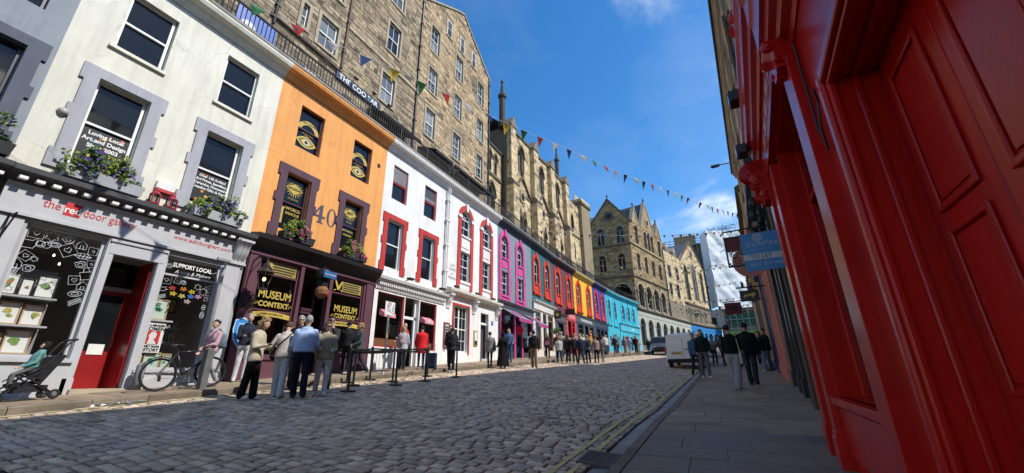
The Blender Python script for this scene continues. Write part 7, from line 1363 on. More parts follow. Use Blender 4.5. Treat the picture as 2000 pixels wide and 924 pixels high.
far = [('woman with long fair hair holding a pink bag near the teal shop', -9.6, 25.5, 'l', 1.66, 160, (.05, .03, .035), (.02, .02, .02), 'blonde', 'long'),
 ('woman in a maroon top and pale jeans near the teal shop', -9.1, 26.0, 'l', 1.66, 170, (.12, .035, .04), (.2, .28, .42), 'brown', 'long'),
 ('person in tan by the brown shop doorway', -9.9, 29.0, 'l', 1.72, 170, (.3, .2, .1), (.1, .1, .11), 'brown', 'short'),
 ('blonde woman in a pale grey coat at the front of the standing group', -8.3, 24.0, 'c', 1.62, 330, (.42, .42, .38), (.02, .025, .05), 'blonde', 'bob'),
 ('woman in a dark brown coat beside the pale grey coat', -8.0, 24.8, 'c', 1.7, 330, (.045, .03, .025), (.02, .02, .02), 'brown', 'long'),
 ('stooping person in a black coat in the standing group', -7.5, 24.6, 'c', 1.7, 320, (.012, .012, .013), (.025, .025, .028), 'black', 'short'),
 ('grey haired man in a navy jacket in the standing group', -6.95, 23.9, 'c', 1.76, 330, (.022, .026, .055), (.035, .04, .055), 'grey', 'short'),
 ('white haired person in a striped top and dark bag in the standing group', -6.85, 25.2, 'c', 1.7, 330, (.12, .12, .15), (.02, .02, .025), 'grey', 'short'),
 ('woman in a hooded dusty pink coat in the standing group', -6.6, 26.2, 'c', 1.68, 330, (.30, .20, .19), (.03, .02, .018), 'brown', 'short'),
 ('person in grey with dark hair at the right of the standing group', -6.35, 26.9, 'c', 1.68, 10, (.18, .17, .16), (.17, .16, .17), 'black', 'short'),
 ('tall figure in black by the navy shop', -8.6, 35.0, 'l', 1.75, 200, (.012, .012, .014), (.012, .012, .014), 'black', 'long'),
 ('person in a white shirt and black trousers by the turquoise house', -8.2, 36.2, 'l', 1.72, 320, (.62, .62, .62), (.015, .015, .017), 'brown', 'short'),
 ('woman in a grey top and dark skirt beside the white shirt', -8.6, 37.2, 'l', 1.66, 200, (.3, .29, .28), (.02, .02, .02), 'brown', 'long'),
 ('woman in navy and jeans walking by the turquoise house', -7.7, 37.6, 'l', 1.66, 170, (.03, .035, .06), (.07, .11, .2), 'brown', 'long'),
 ('man in a grey jacket before the turquoise sign band', -7.9, 39.6, 'l', 1.76, 190, (.1, .11, .13), (.03, .03, .04), 'brown', 'short'),
 ('long haired woman in grey with tan trousers', -7.35, 40.4, 'l', 1.66, 180, (.16, .17, .2), (.26, .13, .08), 'brown', 'long'),
 ('woman in pale blue beside the tan trousers', -7.0, 41.0, 'l', 1.64, 180, (.35, .42, .5), (.4, .4, .42), 'blonde', 'long'),
 ('long haired woman in black near the turquoise shop', -6.4, 40.8, 'l', 1.68, 180, (.015, .015, .017), (.02, .022, .03), 'brown', 'long'),
 ('man in dark clothes before the turquoise shop window', -6.9, 44.5, 'l', 1.76, 180, (.02, .02, .024), (.03, .03, .035), 'black', 'short'),
 ('man in a grey top in front of the grey van', -6.9, 45.5, 'c', 1.74, 150, (.26, .25, .24), (.1, .15, .25), 'brown', 'short'),
 ('bald man in black beside the grey van bonnet', -5.9, 46.2, 'c', 1.78, 160, (.02, .02, .022), (.05, .08, .16), 'none', 'short'),
 ('person in black at the far right of the turquoise shop', -7.3, 47.0, 'l', 1.7, 200, (.02, .02, .02), (.04, .05, .08), 'black', 'short'),
 ('man in a tan jacket by the red shop front', -9.4, 31.0, 'l', 1.76, 185, (.38, .28, .17), (.05, .06, .1), 'brown', 'short'),
 ('woman in a white blouse by the red shop front', -9.0, 32.0, 'l', 1.66, 200, (.6, .58, .55), (.08, .1, .16), 'blonde', 'long'),
 ('man in a mustard top near the dark grey shop', -8.8, 33.2, 'l', 1.74, 330, (.42, .27, .05), (.06, .06, .07), 'black', 'short'),
 ('woman in a pale blue coat near the dark grey shop', -9.3, 34.0, 'l', 1.66, 150, (.34, .42, .5), (.03, .03, .04), 'brown', 'long'),
 ('person in a white hooded top near the navy shop', -7.9, 34.6, 'l', 1.7, 340, (.62, .6, .58), (.06, .08, .14), 'brown', 'short'),
 ('woman in a rust coloured coat near the navy shop', -8.9, 38.6, 'l', 1.66, 170, (.32, .10, .05), (.03, .03, .03), 'brown', 'long'),
 ('man in a light grey jumper near the turquoise door', -8.4, 41.6, 'l', 1.76, 190, (.42, .42, .42), (.08, .1, .16), 'black', 'short'),
 ('woman in a pink top before the turquoise house', -7.7, 42.6, 'l', 1.64, 170, (.5, .25, .3), (.2, .25, .36), 'blonde', 'long'),
 ('man in a denim shirt at the turquoise house', -8.0, 44.0, 'l', 1.76, 200, (.16, .24, .38), (.2, .18, .14), 'brown', 'short'),
 ('woman in cream behind the standing group', -7.9, 27.4, 'l', 1.66, 200, (.55, .5, .4), (.12, .12, .13), 'brown', 'long'),
 ('man in a beige jacket left of the standing group', -9.2, 27.2, 'l', 1.76, 165, (.4, .34, .24), (.1, .12, .18), 'grey', 'short'),
 ('person in a green jacket at the brown shop doorway', -9.7, 30.2, 'l', 1.74, 160, (.12, .2, .12), (.06, .06, .08), 'brown', 'short'),
 ('woman in a lilac top behind the pale grey coat', -8.7, 26.8, 'l', 1.64, 190, (.4, .32, .46), (.1, .13, .2), 'brown', 'long'),
 ('man in a white cap and grey top by the white shop', -9.6, 28.0, 'l', 1.78, 150, (.3, .3, .31), (.09, .09, .1), 'grey', 'short'),
 ('boy in an orange top by the navy shop', -8.5, 33.8, 'l', 1.45, 200, (.6, .22, .04), (.08, .1, .16), 'brown', 'short'),
 ('woman in a sand coloured coat walking past the navy shop', -8.0, 35.6, 'l', 1.66, 350, (.46, .38, .27), (.03, .03, .03), 'blonde', 'long'),
 ('man in a sky blue shirt before the turquoise house', -7.9, 38.7, 'l', 1.76, 340, (.3, .44, .62), (.05, .05, .06), 'brown', 'short'),
 ('woman in white trousers before the turquoise sign band', -7.5, 43.4, 'l', 1.66, 190, (.06, .06, .08), (.6, .6, .58), 'brown', 'long'),
 ('man in beige trousers near the grey van', -6.6, 43.0, 'l', 1.74, 170, (.36, .36, .34), (.36, .3, .2), 'brown', 'short'),
 ('woman in a light denim jacket under the right awning', -10.0, 23.6, 'l', 1.66, 150, (.3, .37, .47), (.02, .02, .024), 'brown', 'long')]
for i, (lb, x, y, sf, h, f, tp, lg, hr, st) in enumerate(far): person(lb, x, y, sf, h, f, tp, lg, (.3, .3, .3), hr, st, ((14+i % 3*10, 9, 20+i % 4*15), (8, 9, 20)), (WALK if i % 3 == 0 else ((3, 2), (-4, 3))), .84, .045, .01, 2 if y > 33 else 1, flare=.05 if 'coat' in lb else 0, lean=.18 if 'stoop' in lb else 0)
# right pavement
person('man in a dark green jumper and grey trousers walking toward the camera', -.28, 17.6, 'r', 1.8, 172, (.016, .03, .026), (.135, .135, .14), (.75, .75, .76), 'brown', 'crop', ((10, 12, 20), (14, 12, 25)), ((14, 10), (-6, 4)), .93, .05, .015, 0, skin=0, fat=1.08)
person('man in a blue shirt and flat cap carrying a black jacket', -.62, 18.5, 'r', 1.74, 165, (.06, .14, .26), (.025, .035, .06), (.02, .02, .02), 'grey', 'cap', ((10, 14, 60), (6, 8, 12)), WALK, .9, .03, .01, 1)
person('young man in a black top and pale grey sweatpants with a canvas tote', .52, 13.4, 'r', 1.75, 20, (.012, .012, .013), (.30, .30, .33), (.6, .58, .54), 'black', 'short', ((10, 8, 25), (16, 8, 45)), ((10, 8), (-10, 8)), .95, .025, .04, 0, head=(0, -.6))
person('tall man in a black jacket and dark jeans walking away', 1.05, 14.7, 'r', 1.84, 15, (.014, .014, .017), (.028, .036, .06), (.02, .02, .02), 'black', 'short', ((6, 12, 15), (10, 12, 20)), ((10, 6), (-12, 10)), .84, .055, .02, 0, fat=1.12)
person('person in a pale sleeved dark gilet behind the green jumper', .15, 27.5, 'r', 1.7, 150, (.26, .25, .24), (.03, .05, .1), (.3, .3, .3), 'black', 'bob', ((40, 8, 80), (36, 8, 70)), ((3, 2), (-3, 2)), .9, .03, .01, 1)
person('person in a patterned dark top bending by the parked van', .6, 27.0, 'r', 1.66, 240, (.1, .08, .09), (.03, .03, .04), (.3, .3, .3), 'brown', 'long', ((40, 8, 60), (40, 8, 60)), ((6, 4), (-6, 4)), .88, .04, .01, 1, lean=.1)
person('woman in a black top with a white bag against the salmon shop', 2.0, 20.9, 'r', 1.68, 250, (.015, .015, .017), (.13, .18, .28), (.6, .6, .58), 'brown', 'long', ((46, 6, 70), (40, 6, 60)), ((3, 2), (-5, 4)), .88, .04, .01, 1)
person('man in a black coat and blue jeans leaning by the salmon shop', 2.25, 21.5, 'r', 1.8, 250, (.013, .013, .015), (.07, .11, .2), (.05, .05, .05), 'black', 'short', HANG, ((5, 3), (-8, 8)), .82, .05, .01, 1)
person('person in black behind the tall man on the right pavement', 1.75, 22.6, 'r', 1.72, 190, (.015, .015, .017), (.02, .02, .024), (.5, .5, .5), 'brown', 'long', HANG, WALK, .86, .05, .01, 1)
person('person in a brown jacket beyond the tall man', 1.2, 23.6, 'r', 1.7, 180, (.06, .04, .035), (.03, .03, .035), (.2, .2, .2), 'brown', 'long', HANG, WALK2, .88, .05, .01, 1)
person('woman in a pale jumper on the right pavement beyond the tall man', 1.5, 25.2, 'r', 1.66, 185, (.42, .38, .34), (.1, .13, .2), (.5, .5, .5), 'blonde', 'long', HANG, WALK, .88, .05, .01, 1)
person('man in a grey hooded top on the right pavement by the ochre shop', 2.3, 26.0, 'r', 1.78, 170, (.24, .24, .25), (.04, .05, .08), (.5, .5, .5), 'brown', 'short', HANG, WALK2, .88, .05, .01, 1)
person('figure in dark clothes leaning on the walkway railing over the white arched house', -12.35, 17.8, 'l', 1.72, 100, (.03, .03, .035), (.02, .02, .02), (.02, .02, .02), 'brown', 'long', PH, ((2, 1), (-2, 1)), .9, .04, .01, 1, z=10.45, group='people on the raised walkway')
person('figure in dark blue on the walkway over the maroon house', -12.5, 37.0, 'l', 1.72, 100, (.03, .05, .1), (.02, .02, .02), (.02, .02, .02), 'brown', 'short', HANG, ((2, 1), (-2, 1)), .9, .04, .01, 2, z=10.45, group='people on the raised walkway')
person('figure in a red top on the walkway over the maroon house', -12.4, 38.2, 'l', 1.68, 90, (.4, .08, .06), (.02, .02, .02), (.02, .02, .02), 'blonde', 'short', HANG, ((2, 1), (-2, 1)), .9, .04, .01, 2, z=10.45, group='people on the raised walkway')
person('small child in a teal top and grey trousers sitting in the pushchair', -11.25, 3.14, 'l', .98, 180, (.12, .27, .25), (.12, .12, .13), (.5, .5, .5), 'black', 'bob', ((2, 8, 55), (0, 8, 60)), ((62, 66), (54, 56)), .92, .04, .01, 0, lean=-.28, z=zleft(-11.25, 3.22)+.13)
finish_people()
def who(txt): return [s for s in PEOPLE if txt in s['label']][0]
def carried(name, label, cat, s, group=None):
    o = s['ob']; t = thing(name, label, cat, tuple(o.location), o.rotation_euler[2], group=group); return t
def rucksack(txt, label, col, sc=1.0):
    s = who(txt); t = carried('rucksack', label, 'rucksack', s, 'rucksacks'); P = s['P']; m = cloth(col); mb = MB(); n = 14; vs = []; k = s['bulk']
    mb.ball((0, 0, 0), 1, 14, 10); mb.v = [P((math.copysign(abs(x)**.6, x)*.15*sc, -.215*sc-k+math.copysign(abs(y)**.6, y)*.095*sc, 1.2+math.copysign(abs(z)**.6, z)*.23*sc)) for x, y, z in mb.v]; part('body', mb, m, t, smooth=True)
    q = MB().ball((0, 0, 0), 1, 10, 8); q.v = [P((math.copysign(abs(x)**.6, x)*.11*sc, -.31*sc-k+y*.04, 1.1+math.copysign(abs(z)**.6, z)*.11*sc)) for x, y, z in q.v]; part('pocket', q, m, t, smooth=True)
    for sd in (-1, 1): part('strap', MB().tube([P((sd*.09, -.13-k, 1.40)), P((sd*.10, -.02, 1.475+k)), P((sd*.11, .11+k, 1.38)), P((sd*.13, .12+k, 1.22)), P((sd*.15, -.08-k, 1.05))], .018, 5), m, t)
rucksack('pink jacket', 'blue grey rucksack on the woman in the pink jacket', (.12, .16, .2), .9); rucksack('carrying a pink rucksack', 'small pink rucksack on the blonde woman by the cafe', (.42, .30, .3), .85); rucksack('with a black rucksack seen', 'black rucksack on the man by the suitcase', (.012, .012, .013), 1.0); rucksack('khaki trousers', 'black rucksack on the man standing in the road', (.012, .012, .013)); rucksack('white haired person in a striped', 'dark rucksack in the standing group', (.03, .03, .032), .85)
s = who('canvas tote'); t = carried('tote_bag', 'cream canvas tote bag on the shoulder of the man in sweatpants', 'bag', s); P = s['P']; mb = MB().add([P(v) for v in ((.2, -.14, 1.02), (.25, -.14, 1.02), (.26, .16, 1.0), (.21, .16, 1.0), (.22, -.22, .66), (.30, -.22, .66), (.31, .13, .62), (.23, .13, .62))], [(0, 1, 2, 3), (4, 7, 6, 5), (0, 4, 5, 1), (1, 5, 6, 2), (2, 6, 7, 3), (3, 7, 4, 0)]); part('bag', mb, cloth((.46, .42, .33)), t, bevel=.015); part('strap', MB().tube([P((.22, -.12, 1.02)), P((.17, -.05, 1.36)), P((.15, 0, 1.47)), P((.19, .08, 1.34)), P((.23, .13, 1.0))], .014, 5), cloth((.46, .42, .33)), t)
s = who('dark shoulder strap'); t = carried('shoulder_bag', 'black bag slung across the woman in the cream hooded top', 'bag', s); P = s['P']; mb = MB().ball((0, 0, 0), 1, 12, 8); mb.v = [P((-.23+x*.05, .02+math.copysign(abs(y)**.6, y)*.13, .92+math.copysign(abs(z)**.6, z)*.09)) for x, y, z in mb.v]; part('bag', mb, cloth((.012, .012, .013)), t, smooth=True); part('strap', MB().tube([P(v) for v in ((-.22, -.06, .98), (-.1, -.175, 1.15), (.08, -.165, 1.36), (.13, -.02, 1.49), (.06, .15, 1.32), (-.16, .15, 1.05))], .016, 5), cloth((.012, .012, .013)), t)
s = who('carrying a black jacket'); t = carried('folded_jacket', 'black jacket over the arm of the man in the blue shirt', 'jacket', s); P = s['P']; mb = MB().ball((0, 0, 0), 1, 12, 10); rg = random.Random(3); mb.v = [P((-.27+x*.10*(1+rg.uniform(-.2, .2)), .2+y*.13, .98+z*.26*(1+rg.uniform(-.1, .1)))) for x, y, z in mb.v]; part('cloth', mb, cloth((.010, .010, .011)), t, smooth=True)
s = who('white bag against'); t = carried('white_bag', 'white bag held by the woman against the salmon shop', 'bag', s); P = s['P']; mb = MB().ball((0, 0, 0), 1, 12, 10); mb.v = [P((.0+x*.12, .32+y*.06, 1.05+z*.13)) for x, y, z in mb.v]; part('body', mb, cloth((.55, .54, .52)), t, smooth=True); part('strap', MB().tube([P((-.05, .3, 1.15)), P((-.05, .15, 1.4)), P((.0, 0, 1.48))], .012, 5), cloth((.3, .3, .3)), t)
s = who('holding a pink bag'); t = carried('pink_bag', 'pink carrier bag held by the fair haired woman', 'bag', s); P = s['P']; part('body', MB().add([P(v) for v in ((-.16, .2, .95), (.16, .2, .95), (.16, .28, .95), (-.16, .28, .95), (-.16, .2, 1.2), (.16, .2, 1.2), (.16, .28, 1.2), (-.16, .28, 1.2))], [(0, 3, 2, 1), (4, 5, 6, 7), (0, 1, 5, 4), (1, 2, 6, 5), (2, 3, 7, 6), (3, 0, 4, 7)]), cloth((.45, .18, .24)), t); part('handle', MB().tube([P((-.08, .24, 1.2)), P((0, .24, 1.3)), P((.08, .24, 1.2))], .01, 5), cloth((.45, .18, .24)), t)
for txt, lb in (('curly haired', 'dark phone held by the curly haired woman'), ('reading a phone', 'dark phone held by the man in white jeans')):
    s = who(txt); h0 = (s['hands'][0]+s['hands'][1])/2; t = carried('phone', lb, 'phone', s, 'phones in hands'); P = s['P']; part('case', MB().add([P(h0+Vector(v)) for v in ((-.036, -.01, -.06), (.036, -.01, -.06), (.036, .04, .07), (-.036, .04, .07), (-.036, .0, -.065), (.036, .0, -.065), (.036, .05, .065), (-.036, .05, .065))], [(0, 1, 2, 3), (7, 6, 5, 4), (0, 4, 5, 1), (1, 5, 6, 2), (2, 6, 7, 3), (3, 7, 4, 0)]), BLACK, t); part('screen', MB().quad(*[P(h0+Vector(v)) for v in ((-.03, -.012, -.05), (.03, -.012, -.05), (.03, .036, .062), (-.03, .036, .062))]), GLASS_UP, t)
s = who('holding papers'); t = carried('paper_bundle', 'white papers in the hand of the bearded man', 'papers', s); P = s['P']; h0 = s['hands'][1]; part('sheets', MB().box(-.02, .02, -.08, .1, -.2, .02).xf(Matrix.Translation(P(h0))), C((.6, .57, .52), .8), t)
# ================================================================== STREET OBJECTS
RUB = C((.012, .012, .013), .7, var=.2); STEEL = C((.5, .5, .52), .3, metal=1.0, var=.1); ALU = C((.3, .31, .33), .45, metal=.7, var=.1)
def ringpts(cx, cz, r, n=28, y=0): return [(cx+r*math.cos(2*math.pi*i/n), y, cz+r*math.sin(2*math.pi*i/n)) for i in range(n)]
bk = thing('bicycle', 'dark road bicycle standing against a post by the gallery', 'bicycle', (-10.68, 4.90, zleft(-10.68, 4.9)+.006), math.pi/2); bk.rotation_euler = (R(-4), R(-3.6), math.pi/2)
FRM = gloss((.018, .02, .026), .3)
for cx, nm in ((0, 'rear'), (1.02, 'front')):
    w = part('wheel', MB().lathe(0, 0, [(.028, -.04), (.03, .04)], 10).xf(Matrix.Translation((cx, 0, .345)) @ Matrix.Rotation(math.pi/2, 4, 'X')), STEEL, bk)
    part('tyre', MB().tube(ringpts(cx, .345, .328), .017, 8, True), RUB, w, smooth=True); part('rim', MB().tube(ringpts(cx, .345, .303), .011, 6, True), BLACK, w); sp = MB()
    for k in range(20): a = k*math.pi/10; sp.tube([(cx+.02*math.cos(a+.6), .02*(-1)**k, .345+.02*math.sin(a+.6)), (cx+.3*math.cos(a), 0, .345+.3*math.sin(a))], .0018, 3)
    part('spokes', sp, STEEL, w, kind='stuff')
BB, ST, HT, HB = (.44, 0, .30), (.30, 0, .80), (.84, 0, .84), (.90, 0, .68)
fr = MB()
for a, b, r_ in ((BB, ST, .016), (ST, (HT[0], 0, .82), .016), (BB, HB, .019), (HT, HB, .02)): fr.tube([a, b], r_, 8)
for s_ in (-.05, .05):
    fr.tube([(BB[0], s_*.6, .30), (0, s_, .345)], .009, 6); fr.tube([(ST[0], s_*.3, .77), (0, s_, .345)], .008, 6)
part('frame', fr, FRM, bk, smooth=True); fk = MB()
for s_ in (-.05, .05): fk.tube([(.9, s_*.7, .67), (.965, s_, .48), (1.02, s_, .345)], [.014, .012, .009], 6)
part('fork', fk, FRM, bk); part('seat_post', MB().tube([(.30, 0, .78), (.285, 0, .93)], .013, 6), BLACK, bk)
sd_ = MB(); sd_.ball((.25, 0, .945), (.13, .065, .03), 12, 6); sd_.ball((.35, 0, .945), (.09, .025, .022), 10, 6); part('saddle', sd_, BLACK, bk, smooth=True)
part('stem', MB().tube([(.84, 0, .84), (.83, 0, .9), (.92, 0, .93)], .014, 6), BLACK, bk); hb = MB()
for s_ in (-1, 1): hb.tube([(.92, 0, .93), (.92, s_*.2, .93), (1.0, s_*.21, .92), (1.04, s_*.21, .86), (1.0, s_*.21, .79), (.93, s_*.21, .78)], .013, 6)
part('handlebar', hb, BLACK, bk); part('crank', MB().tube([(.44, -.07, .30), (.47, -.075, .13)], .011, 6).tube([(.44, .07, .30), (.41, .075, .47)], .011, 6), STEEL, bk)
for p_ in ((.47, -.12, .13), (.41, .12, .47)): part('pedal', MB().box(p_[0]-.045, p_[0]+.045, p_[1]-.04, p_[1]+.04, p_[2]-.01, p_[2]+.01), BLACK, bk)
part('chainring', MB().tube(ringpts(.44, .30, .09, 18, -.045), .006, 5, True).tube([(.44, -.045, .21), (.44, -.045, .39)], .006, 4).tube([(.35, -.045, .30), (.53, -.045, .30)], .006, 4), BLACK, bk); part('sprockets', MB().lathe(0, 0, [(.05, 0), (.03, .03)], 12).xf(Matrix.Translation((0, -.03, .345)) @ Matrix.Rotation(math.pi/2, 4, 'X')), STEEL, bk); part('chain', MB().tube([(.44, -.045, .39), (0, -.045, .39)], .005, 4).tube([(.44, -.045, .21), (.03, -.045, .26), (0, -.045, .30)], .005, 4), BLACK, bk); part('derailleur', MB().box(-.02, .03, -.06, -.03, .2, .3), BLACK, bk)
part('mudguard', MB().tube([(.365*math.cos(a), 0, .345+.365*math.sin(a)) for a in [R(40)+i*R(14) for i in range(9)]], .012, 5), BLACK, bk)
b = thing('grey_post', 'plain grey wooden post at the kerb in front of the bicycle', 'post', (-10.42, 5.62, zleft(-10.4, 5.6)), .1); part('shaft', MB().box(-.075, .075, -.075, .075, -.1, .86), C((.12, .12, .12), .8, var=.25, scale=8, bump=.3), b, bevel=.01); part('cap', MB().add([(-.075, -.075, .86), (.075, -.075, .86), (.075, .075, .86), (-.075, .075, .86), (0, 0, .9)], [(0, 1, 4), (1, 2, 4), (2, 3, 4), (3, 0, 4)]), C((.14, .14, .14), .8), b)
b = thing('wall_bollard', 'short grey bollard beside the gallery doorway', 'bollard', (-11.6, 4.93, zleft(-11.6, 4.93)), 0); part('shaft', MB().lathe(0, 0, [(.09, -.05), (.085, .5), (.06, .55), (.02, .57)], 10), C((.2, .2, .2), .8), b, smooth=True)
# pushchair, the child is among the people
pc = thing('pushchair', 'black folding pushchair facing left with a child in it', 'pushchair', (-11.25, 3.18, zleft(-11.25, 3.18)), -math.pi/2); pc.rotation_euler = (0, R(3.6), -math.pi/2)
tb = MB()
for s_ in (-.22, .22): tb.tube([(-.42, s_, 1.04), (-.36, s_, 1.0), (-.05, s_, .45), (.38, s_, .12)], .015, 7); tb.tube([(-.30, s_, .09), (.1, s_, .42), (.16, s_, .46)], .014, 7); tb.tube([(-.16, s_, .62), (.25, s_, .34)], .011, 6)
for p_ in ((-.30, .09), (.38, .12), (.1, .42)): tb.tube([(p_[0], -.22, p_[1]), (p_[0], .22, p_[1])], .012, 6)
part('frame', tb, BLACK, pc, smooth=True); part('handle', MB().tube([(-.40, -.22, 1.03), (-.47, -.15, 1.06), (-.47, .15, 1.06), (-.40, .22, 1.03)], .02, 7), RUB, pc)
part('seat', MB().add([(-.12, -.19, .33), (-.12, .19, .33), (.24, .19, .30), (.24, -.19, .30), (-.33, -.19, .78), (-.33, .19, .78), (-.12, -.19, .27), (-.12, .19, .27), (.24, .19, .26), (.24, -.19, .26), (-.37, -.19, .76), (-.37, .19, .76)], [(0, 1, 2, 3), (0, 4, 5, 1), (6, 9, 8, 7), (6, 7, 11, 10), (4, 10, 11, 5), (2, 8, 9, 3), (0, 3, 9, 6), (1, 7, 8, 2), (0, 6, 10, 4), (1, 5, 11, 7)]), cloth((.02, .02, .022)), pc)
part('side_wing', MB().add([(-.12, -.2, .33), (.1, -.2, .45), (-.2, -.2, .75), (-.33, -.2, .78)], [(0, 1, 2, 3)]), cloth((.02, .02, .022)), pc); part('side_wing', MB().add([(-.12, .2, .33), (.1, .2, .45), (-.2, .2, .75), (-.33, .2, .78)], [(0, 1, 2, 3)]), cloth((.02, .02, .022)), pc); part('basket', MB().box(-.22, .2, -.18, .18, .14, .25), cloth((.025, .025, .027)), pc); part('footrest', MB().box(.3, .42, -.16, .16, .13, .15), BLACK, pc)
for cx in (-.30, .38):
    for s_ in (-.25, .25):
        w = part('wheel', MB().lathe(0, 0, [(.03, -.02), (.045, 0), (.03, .02)], 8).xf(Matrix.Translation((cx, s_, .085)) @ Matrix.Rotation(math.pi/2, 4, 'X')), ALU, pc); part('tyre', MB().tube(ringpts(cx, .085, .065, 16, s_), .021, 7, True), RUB, w, smooth=True)
# crowd-control stanchions and their belts
SP = [(-8.34, 7.89, 'nearest stanchion in the road by the museum shop'), (-9.14, 8.81, 'stanchion just behind the nearest one'), (-9.75, 9.15, 'stanchion by the kerb right of the khaki jacket'), (-9.8, 10.1, 'kerbside stanchion before the blonde woman in grey'), (-9.0, 10.24, 'stanchion left of the pair in front of the red coat'), (-8.35, 9.64, 'front stanchion of the pair before the red coat'), (-8.35, 11.01, 'stanchion in the road right of the red coat'), (-9.25, 12.3, 'kerbside stanchion by the navy suitcase'), (-8.31, 12.75, 'single stanchion before the men by the red window')]
for x, y, lb in SP:
    z = zroad(x, y)+.035; t = thing('stanchion', lb, 'stanchion', (x, y, z), rnd(0, 3), group='black queue stanchions')
    part('base', MB().lathe(0, 0, [(.19, 0), (.19, .018), (.16, .032), (.05, .045), (.034, .06)], 18), BLACK, t); part('post', MB().lathe(0, 0, [(.032, .05), (.032, .92)], 12), BLACK, t); part('head', MB().lathe(0, 0, [(.038, .90), (.04, .92), (.04, 1.0), (.03, 1.02)], 12), BLACK, t)
def belt(i, j, lb):
    (a, b, _), (c, d, _) = SP[i], SP[j]; n = 8; mb = MB(); za, zc = zroad(a, b)+.99, zroad(c, d)+.99
    for k in range(n+1): t = k/n; x, y = a+(c-a)*t, b+(d-b)*t; z = za+(zc-za)*t-.04*math.sin(math.pi*t); mb.v += [(x, y, z-.025), (x, y, z+.025), (x+.004, y+.004, z+.025), (x+.004, y+.004, z-.025)]
    for k in range(n): q = 4*k; mb.f += [(q, q+1, q+5, q+4), (q+1, q+2, q+6, q+5), (q+2, q+3, q+7, q+6), (q+3, q, q+4, q+7)]
    tag(part('queue_belt', mb, cloth((.012, .012, .013)), None), lb, 'belt', 'black queue belts')
for i, j, lb in ((0, 5, 'black belt from the nearest stanchion to the front one of the pair'), (5, 6, 'black belt in front of the red coat'), (1, 4, 'black belt from behind the nearest stanchion to the pair'), (2, 3, 'black belt along the kerb by the blonde woman in grey'), (3, 7, 'black belt along the kerb toward the suitcase'), (6, 7, 'black belt across the right end of the queue pen')): belt(i, j, lb)
# signpost, suitcase, waste sacks, cafe tables
sp_ = thing('parking_sign_pole', 'stickered grey pole with a small white parking plate by the cafe', 'sign pole', (-10.05, 10.95, zleft(-10.05, 10.95)), math.pi/2); part('pole', MB().lathe(0, 0, [(.06, 0), (.05, .02), (.036, .05), (.036, 2.35)], 10), ALU, sp_); pl_ = part('plate', MB().box(-.24, .24, -.05, -.035, 1.95, 2.42), C((.7, .7, .68), .5), sp_)
rg = random.Random(8)
for k in range(16): x, z = rg.uniform(-.2, .16), rg.uniform(1.98, 2.34); part('sticker', MB().box(x, x+rg.uniform(.03, .09), -.054, -.051, z, z+rg.uniform(.03, .07)), C(rg.choice([(.6, .1, .1), (.1, .2, .5), (.05, .05, .05), (.3, .5, .6), (.6, .5, .1)]), .6, var=0), pl_)
for k in range(22): z = rg.uniform(.6, 1.9); a = rg.uniform(3.6, 5.8); part('sticker', MB().add([(.038*math.cos(a+t), .038*math.sin(a+t), z+dz) for t, dz in ((0, 0), (.8, 0), (.8, .07), (0, .07))], [(0, 1, 2, 3)]), C(rg.choice([(.7, .7, .7), (.6, .1, .1), (.1, .25, .5), (.06, .06, .06), (.65, .5, .1)]), .6, var=0), sp_)
su = thing('suitcase', 'upright navy suitcase standing by the kerb', 'suitcase', (-9.95, 13.45, zleft(-9.95, 13.45)), .3); part('shell', MB().box(-.2, .2, -.12, .12, .05, .62), cloth((.02, .028, .06)), su, bevel=.03); part('handle', MB().tube([(-.1, .08, .6), (-.1, .08, .98), (.1, .08, .98), (.1, .08, .6)], .01, 5), ALU, su); part('pocket', MB().box(-.16, .16, -.145, -.12, .12, .45), cloth((.025, .03, .06)), su, bevel=.01)
for p_ in ((-.16, -.09), (.16, -.09), (-.16, .09), (.16, .09)): part('wheel', MB().lathe(p_[0], p_[1], [(.03, 0), (.03, .05)], 8), RUB, su)
for i, (x, y) in enumerate(((-11.2, 11.6), (-11.1, 12.1), (-11.25, 14.6))):
    t = thing('cafe_table', ('left', 'middle', 'right')[i]+'most black cafe table outside the white cafe', 'table', (x, y, zleft(x, y)), .2*i, group='cafe tables'); part('top', MB().lathe(0, 0, [(.3, .7), (.3, .73)], 14), BLACK, t); part('stem', MB().lathe(0, 0, [(.03, .02), (.03, .7)], 8), BLACK, t); part('foot', MB().lathe(0, 0, [(.22, 0), (.2, .02), (.03, .05)], 10), BLACK, t)
